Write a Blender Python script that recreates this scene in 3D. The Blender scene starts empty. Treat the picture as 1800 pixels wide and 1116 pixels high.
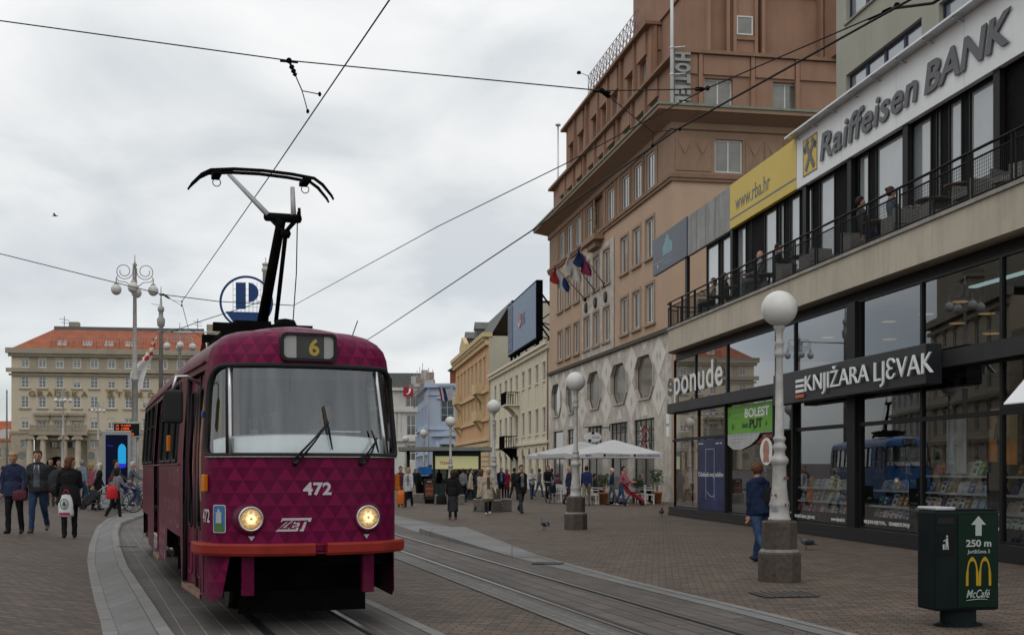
import bpy, bmesh, math, random
from mathutils import Vector, Matrix
from mathutils.geometry import delaunay_2d_cdt
random.seed(7)
sc = bpy.context.scene
R = math.radians
pi = math.pi
# ---------------------------------------------------------------- camera
F, CX, HY, H = 2100.0, 900.0, 823.0, 1.65
cam = bpy.data.objects.new('camera', bpy.data.cameras.new('camera'))
sc.collection.objects.link(cam)
cam.location = (0, 0, H)
cam.rotation_euler = (pi/2, 0, 0)
cam.data.sensor_width = 36
cam.data.lens = 36*F/1800
cam.data.shift_y = (HY-558)/1800
cam.data.clip_end = 6000
cam.data.clip_start = .05
sc.camera = cam
# ---------------------------------------------------------------- overcast sky
SUN_EL, SUN_ROT = R(50), R(205)
w = bpy.data.worlds.new('World'); sc.world = w; w.use_nodes = True
nt = w.node_tree; N = nt.nodes; L = nt.links
N.clear()
out = N.new('ShaderNodeOutputWorld'); bg = N.new('ShaderNodeBackground')
sky = N.new('ShaderNodeTexSky'); sky.sky_type = 'NISHITA'; sky.sun_disc = False
sky.sun_elevation = SUN_EL; sky.sun_rotation = SUN_ROT
tc = N.new('ShaderNodeTexCoord'); sep = N.new('ShaderNodeSeparateXYZ')
L.new(tc.outputs['Generated'], sep.inputs[0])
def wm(op, a, b=None, c=None):
    n = N.new('ShaderNodeMath'); n.operation = op
    for i, q in enumerate((a, b, c)):
        if q is None: continue
        if isinstance(q, (int, float)): n.inputs[i].default_value = q
        else: L.new(q, n.inputs[i])
    return n.outputs[0]
zz = wm('ADD', wm('MAXIMUM', sep.outputs[2], 0.0), .34)
cmb = N.new('ShaderNodeCombineXYZ')
L.new(wm('DIVIDE', sep.outputs[0], zz), cmb.inputs[0]); L.new(wm('DIVIDE', sep.outputs[1], zz), cmb.inputs[1])
n1 = N.new('ShaderNodeTexNoise'); n1.inputs['Scale'].default_value = 2.9; n1.inputs['Detail'].default_value = 6; n1.inputs['Roughness'].default_value = .5
n1.inputs['Distortion'].default_value = .35
L.new(cmb.outputs[0], n1.inputs['Vector'])
ramp = N.new('ShaderNodeValToRGB'); L.new(n1.outputs['Fac'], ramp.inputs[0])
e = ramp.color_ramp.elements
e[0].position = .36; e[0].color = (.66, .70, .735, 1)
e[1].position = .66; e[1].color = (.96, .962, .965, 1)
m_ = ramp.color_ramp.elements.new(.5); m_.color = (.81, .835, .85, 1)
# clouds thin out towards the left horizon, where the pale blue shows
low = N.new('ShaderNodeMapRange'); L.new(sep.outputs[2], low.inputs[0])
low.inputs[1].default_value = 0.0; low.inputs[2].default_value = .22; low.inputs[3].default_value = .55; low.inputs[4].default_value = 0.0
lft = N.new('ShaderNodeMapRange'); L.new(sep.outputs[0], lft.inputs[0])
lft.inputs[1].default_value = -.55; lft.inputs[2].default_value = .1; lft.inputs[3].default_value = 1.0; lft.inputs[4].default_value = .35
thin = wm('MULTIPLY', low.outputs[0], lft.outputs[0])
skm = N.new('ShaderNodeMix'); skm.data_type = 'RGBA'
sk2 = N.new('ShaderNodeMix'); sk2.data_type = 'RGBA'; sk2.blend_type = 'MULTIPLY'; sk2.inputs[0].default_value = 1
L.new(sky.outputs[0], sk2.inputs[6]); sk2.inputs[7].default_value = (.085, .085, .085, 1)
L.new(thin, skm.inputs[0]); L.new(ramp.outputs[0], skm.inputs[6]); L.new(sk2.outputs[2], skm.inputs[7])
# an overcast dome is brighter overhead than at the horizon
zen = N.new('ShaderNodeMapRange'); L.new(sep.outputs[2], zen.inputs[0])
zen.inputs[1].default_value = .28; zen.inputs[2].default_value = 1.0; zen.inputs[3].default_value = 1.0; zen.inputs[4].default_value = 1.3
zm = N.new('ShaderNodeMix'); zm.data_type = 'RGBA'; zm.blend_type = 'MULTIPLY'; zm.inputs[0].default_value = 1
L.new(skm.outputs[2], zm.inputs[6]); L.new(zen.outputs[0], zm.inputs[7])
L.new(zm.outputs[2], bg.inputs[0]); bg.inputs[1].default_value = 1.0
L.new(bg.outputs[0], out.inputs[0])
sun = bpy.data.objects.new('sun', bpy.data.lights.new('sun', 'SUN')); sc.collection.objects.link(sun)
sun.data.energy = .48; sun.data.angle = R(40); sun.data.color = (1, .96, .9)
sun.rotation_euler = (R(90)-SUN_EL, 0, pi - SUN_ROT + 0)
sc.view_settings.view_transform = 'Standard'; sc.view_settings.look = 'None'
sc.view_settings.exposure = 0.0; sc.view_settings.gamma = 1.0
# ---------------------------------------------------------------- helpers
def P(px, py, Y): return Vector(((px-CX)/F*Y, Y, H+(HY-py)/F*Y))
def G(px, py, z=0.0):
    Y = (H-z)*F/(py-HY); return ((px-CX)/F*Y, Y)
def link(o): sc.collection.objects.link(o); return o
def tag(o, label=None, cat=None, group=None, kind=None):
    if label: o['label'] = label
    if cat: o['category'] = cat
    if group: o['group'] = group
    if kind: o['kind'] = kind
    return o
def thing(name, label, cat, loc=(0, 0, 0), rot=0.0, group=None):
    o = link(bpy.data.objects.new(name, None)); o.location = loc; o.rotation_euler = (0, 0, rot)
    o.empty_display_size = .2
    return tag(o, label, cat, group)
def dup(root, loc, rot=0.0, label=None, group=None, mm=None, scale=1):
    def cp(o, p):
        c = o.copy(); link(c)
        if p: c.parent = p
        if mm and c.type == 'MESH':
            for sl in c.material_slots:
                if sl.material and sl.material.name in mm:
                    k = mm[sl.material.name]; sl.link = 'OBJECT'; sl.material = k
        for ch in [x for x in o.children]: cp(ch, c)
        return c
    r = cp(root, None); r.location = loc; r.rotation_euler = (0, 0, rot)
    r.scale = (scale,)*3
    if label: r['label'] = label
    if group: r['group'] = group
    return r
class MB:
    def __init__(s): s.v = []; s.f = []; s.m = []; s.s = []; s.uv = []
    def add(s, vs, fs, m=0, sm=False, uv=None):
        b = len(s.v); s.v += [tuple(v) for v in vs]
        for f in fs:
            s.f.append([b+i for i in f]); s.m.append(m); s.s.append(sm)
        if uv is not None: s.uv += [tuple(u) for u in uv]
        else: s.uv += [(0, 0)]*len(vs)
        return s
    def box(s, x0, x1, y0, y1, z0, z1, m=0):
        v = [(x, y, z) for x in (x0, x1) for y in (y0, y1) for z in (z0, z1)]
        return s.add(v, [(0, 1, 3, 2), (4, 6, 7, 5), (0, 4, 5, 1), (2, 3, 7, 6), (0, 2, 6, 4), (1, 5, 7, 3)], m)
    def ob(s, M, sx, sy, sz, m=0):
        v = [M @ Vector((x*sx/2, y*sy/2, z*sz/2)) for x in (-1, 1) for y in (-1, 1) for z in (-1, 1)]
        return s.add(v, [(0, 1, 3, 2), (4, 6, 7, 5), (0, 4, 5, 1), (2, 3, 7, 6), (0, 2, 6, 4), (1, 5, 7, 3)], m)
    def tube(s, pts, r, n=6, m=0, cap=True, sm=True, closed=False):
        pts = [Vector(p) for p in pts]; k = len(pts)
        rs = r if isinstance(r, (list, tuple)) else [r]*k
        vs = []; prev = None
        for i, p in enumerate(pts):
            if closed: d = pts[(i+1) % k]-pts[i-1]
            else: d = pts[min(i+1, k-1)]-pts[max(i-1, 0)]
            if d.length < 1e-9: d = Vector((0, 0, 1))
            d.normalize()
            if prev is None:
                a = Vector((0, 0, 1)) if abs(d.z) < .9 else Vector((1, 0, 0))
                u = d.cross(a).normalized()
            else:
                u = prev-d*prev.dot(d)
                u = u.normalized() if u.length > 1e-6 else d.orthogonal().normalized()
            prev = u; vv = d.cross(u)
            for j in range(n):
                t = 2*pi*j/n; vs.append(p+(u*math.cos(t)+vv*math.sin(t))*rs[i])
        fs = []
        for i in range(k if closed else k-1):
            for j in range(n):
                a = i*n+j; b = i*n+(j+1) % n; i2 = (i+1) % k
                fs.append((a, b, i2*n+(j+1) % n, i2*n+j))
        s.add(vs, fs, m, sm)
        if cap and not closed:
            b = len(s.v)-len(vs)
            s.f.append([b+j for j in range(n)][::-1]); s.m.append(m); s.s.append(False)
            s.f.append([b+(k-1)*n+j for j in range(n)]); s.m.append(m); s.s.append(False)
        return s
    def lathe(s, prof, n=16, c=(0, 0, 0), m=0, sm=True, sx=1, sy=1, rot=0, cap=True):
        vs = []; fs = []; k = len(prof)
        for r, z in prof:
            for j in range(n):
                t = 2*pi*(j+.5)/n+rot; vs.append((c[0]+r*math.cos(t)*sx, c[1]+r*math.sin(t)*sy, c[2]+z))
        for i in range(k-1):
            for j in range(n): fs.append((i*n+j, i*n+(j+1) % n, (i+1)*n+(j+1) % n, (i+1)*n+j))
        s.add(vs, fs, m, sm)
        if cap:
            b = len(s.v)-len(vs)
            for i, rv in ((0, True), (k-1, False)):
                if prof[i][0] > 1e-4:
                    q = [b+i*n+j for j in range(n)]; s.f.append(q[::-1] if rv else q); s.m.append(m); s.s.append(False)
        return s
    def ball(s, c, r, nu=12, nv=8, m=0, fn=None):
        rx, ry, rz = r if isinstance(r, (list, tuple)) else (r, r, r)
        vs = []; fs = []
        for i in range(nv+1):
            ph = pi*i/nv-pi/2
            for j in range(nu):
                t = 2*pi*j/nu; p = Vector((math.cos(ph)*math.cos(t), math.cos(ph)*math.sin(t), math.sin(ph)))
                if fn: p = fn(p)
                vs.append((c[0]+p.x*rx, c[1]+p.y*ry, c[2]+p.z*rz))
        for i in range(nv):
            for j in range(nu): fs.append((i*nu+j, i*nu+(j+1) % nu, (i+1)*nu+(j+1) % nu, (i+1)*nu+j))
        return s.add(vs, fs, m, True)
    def prism(s, poly, o, a, b, t, m=0):
        o, a, b, t = Vector(o), Vector(a), Vector(b), Vector(t); n = len(poly)
        v = [o+a*p[0]+b*p[1] for p in poly]; v2 = [q+t for q in v]
        return s.add(v+v2, [tuple(range(n)), tuple(range(2*n-1, n-1, -1))]+[(i, i+n, (i+1) % n+n, (i+1) % n) for i in range(n)], m)
    def quad(s, a, b, c, d, m=0): return s.add([a, b, c, d], [(0, 1, 2, 3)], m, uv=[(0, 0), (1, 0), (1, 1), (0, 1)])
    def build(s, name, mats, parent=None, loc=None, rot=0, bevel=0, seg=1, fix=True, xf=None):
        me = bpy.data.meshes.new(name)
        me.from_pydata(s.v, [], s.f)
        for m in (mats if isinstance(mats, (list, tuple)) else [mats]): me.materials.append(m)
        for p, mi, sm in zip(me.polygons, s.m, s.s): p.material_index = mi; p.use_smooth = sm
        if any(u != (0, 0) for u in s.uv):
            ul = me.uv_layers.new(name='UVMap')
            for lp in me.loops: ul.data[lp.index].uv = s.uv[lp.vertex_index]
        if fix or bevel:
            bm = bmesh.new(); bm.from_mesh(me)
            if fix: bmesh.ops.recalc_face_normals(bm, faces=bm.faces)
            if bevel:
                bmesh.ops.bevel(bm, geom=[q for q in bm.edges if len(q.link_faces) == 2 and q.calc_face_angle(0) > .6], offset=bevel, segments=seg, affect='EDGES', profile=.6, clamp_overlap=True)
            bm.to_mesh(me); bm.free()
        o = link(bpy.data.objects.new(name, me))
        if parent: o.parent = parent
        if loc is not None: o.location = loc
        if rot: o.rotation_euler = (0, 0, rot)
        return o
def mesh_obj(name, me, parent=None, loc=(0, 0, 0), rot=None):
    o = link(bpy.data.objects.new(name, me)); o.parent = parent; o.location = loc
    if rot: o.rotation_euler = rot
    return o
# ---- procedural materials
def nn(t, ty, **k):
    n = t.nodes.new(ty)
    for a, b in k.items():
        if a in n.inputs: n.inputs[a].default_value = b
        else: setattr(n, a, b)
    return n
def rgba(c): return (c[0], c[1], c[2], 1)
def newmat(name):
    m = bpy.data.materials.new(name); m.use_nodes = True; t = m.node_tree
    return m, t, t.nodes['Principled BSDF']
def mixc(t, fac, a, b, mode='MIX'):
    n = t.nodes.new('ShaderNodeMix'); n.data_type = 'RGBA'; n.blend_type = mode
    for i, q in ((0, fac), (6, a), (7, b)):
        if isinstance(q, (int, float)): n.inputs[i].default_value = q
        elif isinstance(q, tuple): n.inputs[i].default_value = rgba(q)
        else: t.links.new(q, n.inputs[i])
    return n.outputs[2]
def mth(t, op, a, b=0.0, c=None):
    n = t.nodes.new('ShaderNodeMath'); n.operation = op
    for i, q in enumerate((a, b, c)):
        if q is None: continue
        if isinstance(q, (int, float)): n.inputs[i].default_value = q
        else: t.links.new(q, n.inputs[i])
    return n.outputs[0]
def ramp2(t, v, p0, p1):
    n = t.nodes.new('ShaderNodeMapRange'); t.links.new(v, n.inputs[0]); n.inputs[1].default_value = p0; n.inputs[2].default_value = p1
    return n.outputs[0]
def noise(t, vec, scale, detail=4, rough=.6):
    n = nn(t, 'ShaderNodeTexNoise', Scale=scale, Detail=detail, Roughness=rough)
    if vec is not None: t.links.new(vec, n.inputs['Vector'])
    return n.outputs['Fac']
def mapping(t, vec, sc_=(1, 1, 1), rot=(0, 0, 0)):
    n = t.nodes.new('ShaderNodeMapping'); t.links.new(vec, n.inputs[0]); n.inputs['Scale'].default_value = sc_; n.inputs['Rotation'].default_value = rot
    return n.outputs[0]
MATS = {}
def mat(name, c, rough=.7, metal=0, var=.18, scale=2.5, streak=0, bump=0, bscale=30, spec=.16, coat=0, emit=None, es=1):
    if name in MATS: return MATS[name]
    m, t, b = newmat(name); MATS[name] = m
    tcn = t.nodes.new('ShaderNodeTexCoord'); ob = tcn.outputs['Object']
    col = None
    if var:
        f = ramp2(t, noise(t, ob, scale), .3, .7)
        col = mixc(t, f, tuple(x*(1-var) for x in c), tuple(min(1, x*(1+var*.7)) for x in c))
    if streak:
        f2 = ramp2(t, noise(t, mapping(t, ob, (1.6, 1.6, .12)), 2.2, 5), .45, .75)
        f2 = mth(t, 'MULTIPLY', f2, streak)
        col = mixc(t, f2, col if col else c, tuple(x*.45 for x in c))
    if col: t.links.new(col, b.inputs['Base Color'])
    else: b.inputs['Base Color'].default_value = rgba(c)
    b.inputs['Roughness'].default_value = rough; b.inputs['Metallic'].default_value = metal
    b.inputs['Specular IOR Level'].default_value = spec
    if coat: b.inputs['Coat Weight'].default_value = coat; b.inputs['Coat Roughness'].default_value = .12
    if bump:
        bn = nn(t, 'ShaderNodeBump', Strength=bump, Distance=.02); t.links.new(noise(t, ob, bscale), bn.inputs['Height']); t.links.new(bn.outputs[0], b.inputs['Normal'])
    if emit: b.inputs['Emission Color'].default_value = rgba(emit); b.inputs['Emission Strength'].default_value = es
    return m
def glassmat(name, tint=(.75, .78, .78), ior=1.5, boost=1.0, rough=.01, gloss=(.9, .93, .97)):
    if name in MATS: return MATS[name]
    m, t, b = newmat(name); MATS[name] = m; t.nodes.remove(b)
    o = t.nodes['Material Output']
    tr = t.nodes.new('ShaderNodeBsdfTransparent'); tr.inputs[0].default_value = rgba(tint)
    gl = t.nodes.new('ShaderNodeBsdfGlossy'); gl.inputs[0].default_value = rgba(gloss); gl.inputs['Roughness'].default_value = rough
    lw = nn(t, 'ShaderNodeLayerWeight', Blend=.5); f0 = ((ior-1)/(ior+1))**2   # same from either side of the pane
    fr = mth(t, 'ADD', f0, mth(t, 'MULTIPLY', mth(t, 'POWER', lw.outputs['Facing'], 5.0), 1-f0))
    mx = t.nodes.new('ShaderNodeMixShader')
    t.links.new(mth(t, 'MINIMUM', mth(t, 'MULTIPLY', fr, boost), 1.0), mx.inputs[0])
    t.links.new(tr.outputs[0], mx.inputs[1]); t.links.new(gl.outputs[0], mx.inputs[2]); t.links.new(mx.outputs[0], o.inputs[0])
    return m
def emat(name, c, s=1.0):
    return mat(name, tuple(x*.5 for x in c), .5, 0, 0, emit=c, es=s)
def pane_mat(name, c=(.02, .023, .027), spec=.9, var=.6, rough=.04):
    return mat(name, c, rough, 0, var, .7, spec=spec)
# ---- facades: local x runs left to right as seen from the street, y inwards, z up
class Fac:
    def __init__(s, x, y, vp, px0):
        s.k = (vp-CX)/F
        Y = (x-s.k*y)/((px0-CX)/F-s.k); s.O = ((px0-CX)/F*Y, Y)
        n = math.hypot(s.k, 1); s.u = (-s.k/n, -1/n); s.n = (1/n, -s.k/n)
        s.rot = math.atan2(s.u[1], s.u[0])
    def at(s, px, py, d=0.0):
        dx = (px-CX)/F; ax = s.O[0]+d*s.n[0]; ay = s.O[1]+d*s.n[1]
        S = (dx*ay-ax)/(s.u[0]-dx*s.u[1]); Y = ay+S*s.u[1]
        return S, H+(HY-py)/F*Y
    def w(s, a, d=0.0, z=0.0): return Vector((s.O[0]+a*s.u[0]+d*s.n[0], s.O[1]+a*s.u[1]+d*s.n[1], z))
class Front(Fac):   # a facade given by its left end, heading and nothing else
    def __init__(s, x, y, ang):
        s.O = (x, y); s.u = (math.cos(ang), math.sin(ang)); s.n = (-s.u[1], s.u[0]); s.rot = ang
def wall(mb, x0, x1, z0, z1, holes=(), y=0.0, dep=.25, m=0, m2=None):
    xs = sorted({x0, x1, *[round(h[i], 4) for h in holes for i in (0, 1) if x0 < h[i] < x1]})
    zs = sorted({z0, z1, *[round(h[i], 4) for h in holes for i in (2, 3) if z0 < h[i] < z1]})
    for i in range(len(xs)-1):
        run = None
        for j in range(len(zs)-1):
            cx, cz = (xs[i]+xs[i+1])/2, (zs[j]+zs[j+1])/2
            if any(h[0] < cx < h[1] and h[2] < cz < h[3] for h in holes): continue
            mb.add([(xs[i], y, zs[j]), (xs[i+1], y, zs[j]), (xs[i+1], y, zs[j+1]), (xs[i], y, zs[j+1])], [(0, 1, 2, 3)], m)
    mm = m if m2 is None else m2
    for a, b, c, d in holes:
        for q in (((a, c), (a, d)), ((b, d), (b, c)), ((a, d), (b, d)), ((b, c), (a, c))):
            (p0, q0), (p1, q1) = q
            mb.add([(p0, y, q0), (p1, y, q1), (p1, y+dep, q1), (p0, y+dep, q0)], [(0, 1, 2, 3)], mm)
WC = {}
def window(parent, x0, x1, z0, z1, y, nx=2, nz=1, fr=.06, bar=.04, fm=None, pm=None, name='window', dep=.06, rows=None):
    key = (round(x1-x0, 3), round(z1-z0, 3), nx, nz, fr, bar, fm.name, pm.name, dep, str(rows))
    if key not in WC:
        W, Hh = x1-x0, z1-z0; mb = MB()
        mb.box(0, fr, 0, dep, 0, Hh); mb.box(W-fr, W, 0, dep, 0, Hh)
        mb.box(fr, W-fr, 0, dep, 0, fr); mb.box(fr, W-fr, 0, dep, Hh-fr, Hh)
        for i in range(1, nx): x = W*i/nx; mb.box(x-bar/2, x+bar/2, .004, dep-.004, fr, Hh-fr)
        for zf in (rows if rows else [j/nz for j in range(1, nz)]):
            z = Hh*zf; mb.box(fr, W-fr, .007, dep-.007, z-bar*.4, z+bar*.4)
        f = mb.build(name, fm); p = MB().add([(fr*.8, dep*.55, fr*.8), (W-fr*.8, dep*.55, fr*.8), (W-fr*.8, dep*.55, Hh-fr*.8), (fr*.8, dep*.55, Hh-fr*.8)], [(0, 1, 2, 3)]).build('pane', pm)
        WC[key] = (f.data, p.data); bpy.data.objects.remove(f); bpy.data.objects.remove(p)
    fme, pme = WC[key]
    f = mesh_obj(name, fme, parent, (x0, y, z0)); mesh_obj('pane', pme, f)
    return f
def text(name, body, mats, parent=None, width=None, height=None, loc=(0, 0, 0), rot=(pi/2, 0, 0), ext=.01, bold=0.0, shear=0.0, align='LEFT', space=1.0, lines=1.0, round_=0):
    cu = bpy.data.curves.new(name, 'FONT'); cu.body = body; cu.size = 1; cu.extrude = 0; cu.offset = bold; cu.shear = shear
    cu.align_x = align; cu.space_character = space; cu.space_line = lines; cu.resolution_u = 4
    o = link(bpy.data.objects.new(name, cu))
    dg = bpy.context.evaluated_depsgraph_get()
    me = bpy.data.meshes.new_from_object(o.evaluated_get(dg))
    bpy.data.objects.remove(o); bpy.data.curves.remove(cu)
    xs = [v.co.x for v in me.vertices]; ys = [v.co.y for v in me.vertices]
    w0, h0 = max(xs)-min(xs), max(ys)-min(ys)
    sx = width/w0 if width else height/h0
    sy = height/h0 if height else sx
    ax = min(xs) if align == 'LEFT' else (min(xs)+max(xs))/2; ay = min(ys)
    bm = bmesh.new(); bm.from_mesh(me)
    bmesh.ops.remove_doubles(bm, verts=bm.verts, dist=1e-5)
    for v in bm.verts: v.co = Vector(((v.co.x-ax)*sx, (v.co.y-ay)*sy, 0))
    if ext > 0:
        fs = bmesh.ops.extrude_face_region(bm, geom=bm.faces[:])
        for v in [g for g in fs['geom'] if isinstance(g, bmesh.types.BMVert)]: v.co.z += ext
        bmesh.ops.recalc_face_normals(bm, faces=bm.faces)
    bm.to_mesh(me); bm.free(); me.name = name
    me.materials.clear(); me.materials.append(mats)
    for p in me.polygons: p.material_index = 0; p.use_smooth = False
    return mesh_obj(name, me, parent, loc, rot)
def sheet(outer, holes, step, fn, mats, name, parent=None, keep=None, sm=True, flip=False):
    """flat outline with holes, triangulated with inner points and bent through fn(u,v)"""
    pts, edges, hl = [], [], holes
    def loop(lp):
        b = len(pts); n = len(lp); pts.extend(Vector(p) for p in lp)
        edges.extend((b+i, b+(i+1) % n) for i in range(n))
    def dens(lp, s):
        r = []
        for i in range(len(lp)):
            a, b = Vector(lp[i]), Vector(lp[(i+1) % len(lp)]); k = max(1, int((b-a).length/s))
            r += [tuple(a+(b-a)*j/k) for j in range(k)]
        return r
    def inside(p, lp):
        c = False; n = len(lp)
        for i in range(n):
            x1, y1 = lp[i]; x2, y2 = lp[(i+1) % n]
            if (y1 > p[1]) != (y2 > p[1]) and p[0] < (x2-x1)*(p[1]-y1)/(y2-y1)+x1: c = not c
        return c
    outer = dens(outer, step); loop(outer)
    hs = [dens(h, step) for h in holes]
    for h in hs: loop(h)
    us = [p[0] for p in outer]; vs = [p[1] for p in outer]
    u = min(us)+step*.5
    while u < max(us):
        v = min(vs)+step*.5
        while v < max(vs):
            if inside((u, v), outer) and not any(inside((u, v), h) for h in hs): pts.append(Vector((u, v)))
            v += step
        u += step
    V, E, Fc, *_ = delaunay_2d_cdt(pts, edges, [], 0, 1e-5)
    fs = []
    for f in Fc:
        c = (sum(V[i][0] for i in f)/len(f), sum(V[i][1] for i in f)/len(f))
        if inside(c, outer) and not any(inside(c, h) for h in hs): fs.append(tuple(f)[::-1] if flip else tuple(f))
    mb = MB(); mb.add([fn(p[0], p[1]) for p in V], fs, 0, sm, uv=[(p[0], p[1]) for p in V])
    return mb.build(name, mats, parent, fix=False)
def rrect(x0, x1, y0, y1, r, n=6, skew=0):
    o = []
    for cx, cy, a in ((x1-r, y1-r, 0), (x0+r, y1-r, 90), (x0+r, y0+r, 180), (x1-r, y0+r, 270)):
        for i in range(n+1):
            t = R(a+90*i/n); o.append((cx+r*math.cos(t), cy+r*math.sin(t)))
    return o
# ================================================================ ground, tracks, kerbs
STRIP = [(10.0, -2.8), (11.0, -3.75), (13.8, -4.82), (19.1, -6.8), (24, -8.5), (31.6, -11.0), (38.3, -12.9), (42, -13.6), (50, -14.8), (60, -15.6), (90, -16.6), (400, -26)]
STRIP[0] = (6.0, -2.0)
def xs_(y):
    for (y0, x0), (y1, x1) in zip(STRIP, STRIP[1:]):
        if y <= y1: return x0+(x1-x0)*(y-y0)/(y1-y0)
    return STRIP[-1][1]
def sm01(a, b, x):
    t = max(0, min(1, (x-a)/(b-a))); return t*t*(3-2*t)
def gz(x, y):
    d = xs_(y)-x
    if d < 0: return 0.0
    return (.10+.09*min(d, 3))*(1-sm01(36, 62, y))+.011*max(0, y-95)*sm01(0, 12, d)
def gp(x, y): return Vector((x, y, gz(x, y)))
def paver(name, c1, c2, mortar, bw, rh, ms=.008, uv=False, rot=0, stain=.35, rough=.75, off=.5, bump=.5, var=.5):
    m, t, b = newmat(name); MATS[name] = m
    tcn = t.nodes.new('ShaderNodeTexCoord'); ob = tcn.outputs['UV' if uv else 'Object']; o3 = tcn.outputs['Object']
    v = mapping(t, ob, rot=(0, 0, rot)) if rot else ob
    br = t.nodes.new('ShaderNodeTexBrick'); t.links.new(v, br.inputs['Vector'])
    br.inputs['Color1'].default_value = rgba(c1); br.inputs['Color2'].default_value = rgba(c2); br.inputs['Mortar'].default_value = rgba(mortar)
    br.inputs['Scale'].default_value = 1; br.inputs['Brick Width'].default_value = bw; br.inputs['Row Height'].default_value = rh
    br.inputs['Mortar Size'].default_value = ms; br.inputs['Mortar Smooth'].default_value = .2; br.offset = off
    br.inputs['Bias'].default_value = 0
    f1 = ramp2(t, noise(t, o3, .35, 6, .65), .36, .66); f2 = ramp2(t, noise(t, o3, 6, 3), .35, .7)
    col = mixc(t, mth(t, 'MULTIPLY', f1, stain), br.outputs['Color'], (.5, .47, .45), 'MULTIPLY')
    col = mixc(t, mth(t, 'MULTIPLY', f2, var*.5), col, (.55, .53, .5), 'MULTIPLY')
    # small pale specks: chewing gum and litter trodden flat
    vo = nn(t, 'ShaderNodeTexVoronoi', Scale=1.9); t.links.new(o3, vo.inputs['Vector'])
    sp = mth(t, 'LESS_THAN', vo.outputs['Distance'], .045)
    col = mixc(t, mth(t, 'MULTIPLY', sp, .5), col, (.34, .33, .31))
    t.links.new(col, b.inputs['Base Color']); b.inputs['Roughness'].default_value = rough; b.inputs['Specular IOR Level'].default_value = .3
    bn = nn(t, 'ShaderNodeBump', Strength=bump, Distance=.006); bn.invert = True
    t.links.new(mth(t, 'ADD', br.outputs['Fac'], mth(t, 'MULTIPLY', noise(t, o3, 25, 3), .5)), bn.inputs['Height']); t.links.new(bn.outputs[0], b.inputs['Normal'])
    return m
M_brick = paver('clay_paving', (.172, .126, .095), (.090, .068, .053), (.042, .035, .030), .21, .105, .009, rot=R(7), var=1.0, bump=.9, stain=.5)
M_brick2 = paver('clay_paving_left', (.148, .109, .087), (.084, .065, .054), (.046, .038, .032), .21, .105, .009, rot=R(14), var=1.0, bump=.9, stain=.5)
M_track = paver('track_paving', (.140, .117, .105), (.09, .08, .073), (.04, .036, .034), .62, .24, .014, uv=True, off=.5, stain=.6)
M_track2 = paver('own_track_paving', (.12, .108, .10), (.095, .086, .08), (.22, .21, .20), .95, .21, .007, uv=True, off=0.0, stain=.6)
M_slab = paver('stone_slab', (.20, .20, .195), (.165, .167, .163), (.09, .09, .088), .8, 2.0, .012, uv=True, off=0, stain=.5)
M_setts = paver('stone_setts', (.20, .195, .188), (.145, .14, .135), (.09, .088, .082), .11, .105, .012, uv=True, stain=.5)
M_kerb = paver('kerb_stone', (.225, .22, .21), (.185, .183, .178), (.08, .08, .075), .95, 5.0, .012, uv=True, off=0, stain=.4)
M_steel = mat('rail_steel', (.20, .195, .19), .38, 1, .15, 3)
M_groove = mat('rail_groove', (.02, .019, .018), .8)
def resample(pts, n):
    ps = [Vector(p) for p in pts]; d = [0]
    for a, b in zip(ps, ps[1:]): d.append(d[-1]+(b-a).length)
    o = []
    for i in range(n):
        q = d[-1]*i/(n-1); k = 0
        while k < len(d)-2 and d[k+1] < q: k += 1
        o.append(ps[k].lerp(ps[k+1], (q-d[k])/max(1e-9, d[k+1]-d[k])))
    return o
def ribbon(name, A, B, m, z=.004, n=60, zf=None, u0=0):
    A, B = resample(A, n), resample(B, n); mb = MB(); vs = []; uv = []; fs = []; u = u0
    for i in range(n):
        if i: u += ((A[i]+B[i])/2-(A[i-1]+B[i-1])/2).length
        for q, v in ((A[i], 0), (B[i], (A[i]-B[i]).length)):
            vs.append((q[0], q[1], (zf(q[0], q[1]) if zf else 0)+z)); uv.append((u+.001, v))
        if i: fs.append((2*i-2, 2*i-1, 2*i+1, 2*i))
    mb.add(vs, fs, 0, False, uv)
    return tag(mb.build(name, m), kind='structure')
def off(line, d):   # line of (x,y): shift sideways (positive = to the right when looking away)
    o = []
    for i, p in enumerate(line):
        a, b = line[max(0, i-1)], line[min(len(line)-1, i+1)]; t = Vector((b[0]-a[0], b[1]-a[1])).normalized()
        o.append((p[0]+t.y*d, p[1]-t.x*d))
    return o
g = MB()
ys = [-60, -10, 0, 4, 8, 12, 16, 20, 26, 34, 44, 60, 90, 140, 240, 500, 1400, 3000]
xs = [-2500, -800, -300, -120, -60, -30, -18, -12, -8, -5, -2, 0, 2, 4, 7, 10, 14, 20, 40, 90, 300, 1200, 2500]
g.add([(x, y, -.004) for y in ys for x in xs], [(j*len(xs)+i, j*len(xs)+i+1, (j+1)*len(xs)+i+1, (j+1)*len(xs)+i) for j in range(len(ys)-1) for i in range(len(xs)-1)])
tag(g.build('ground', M_brick), kind='structure')
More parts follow.
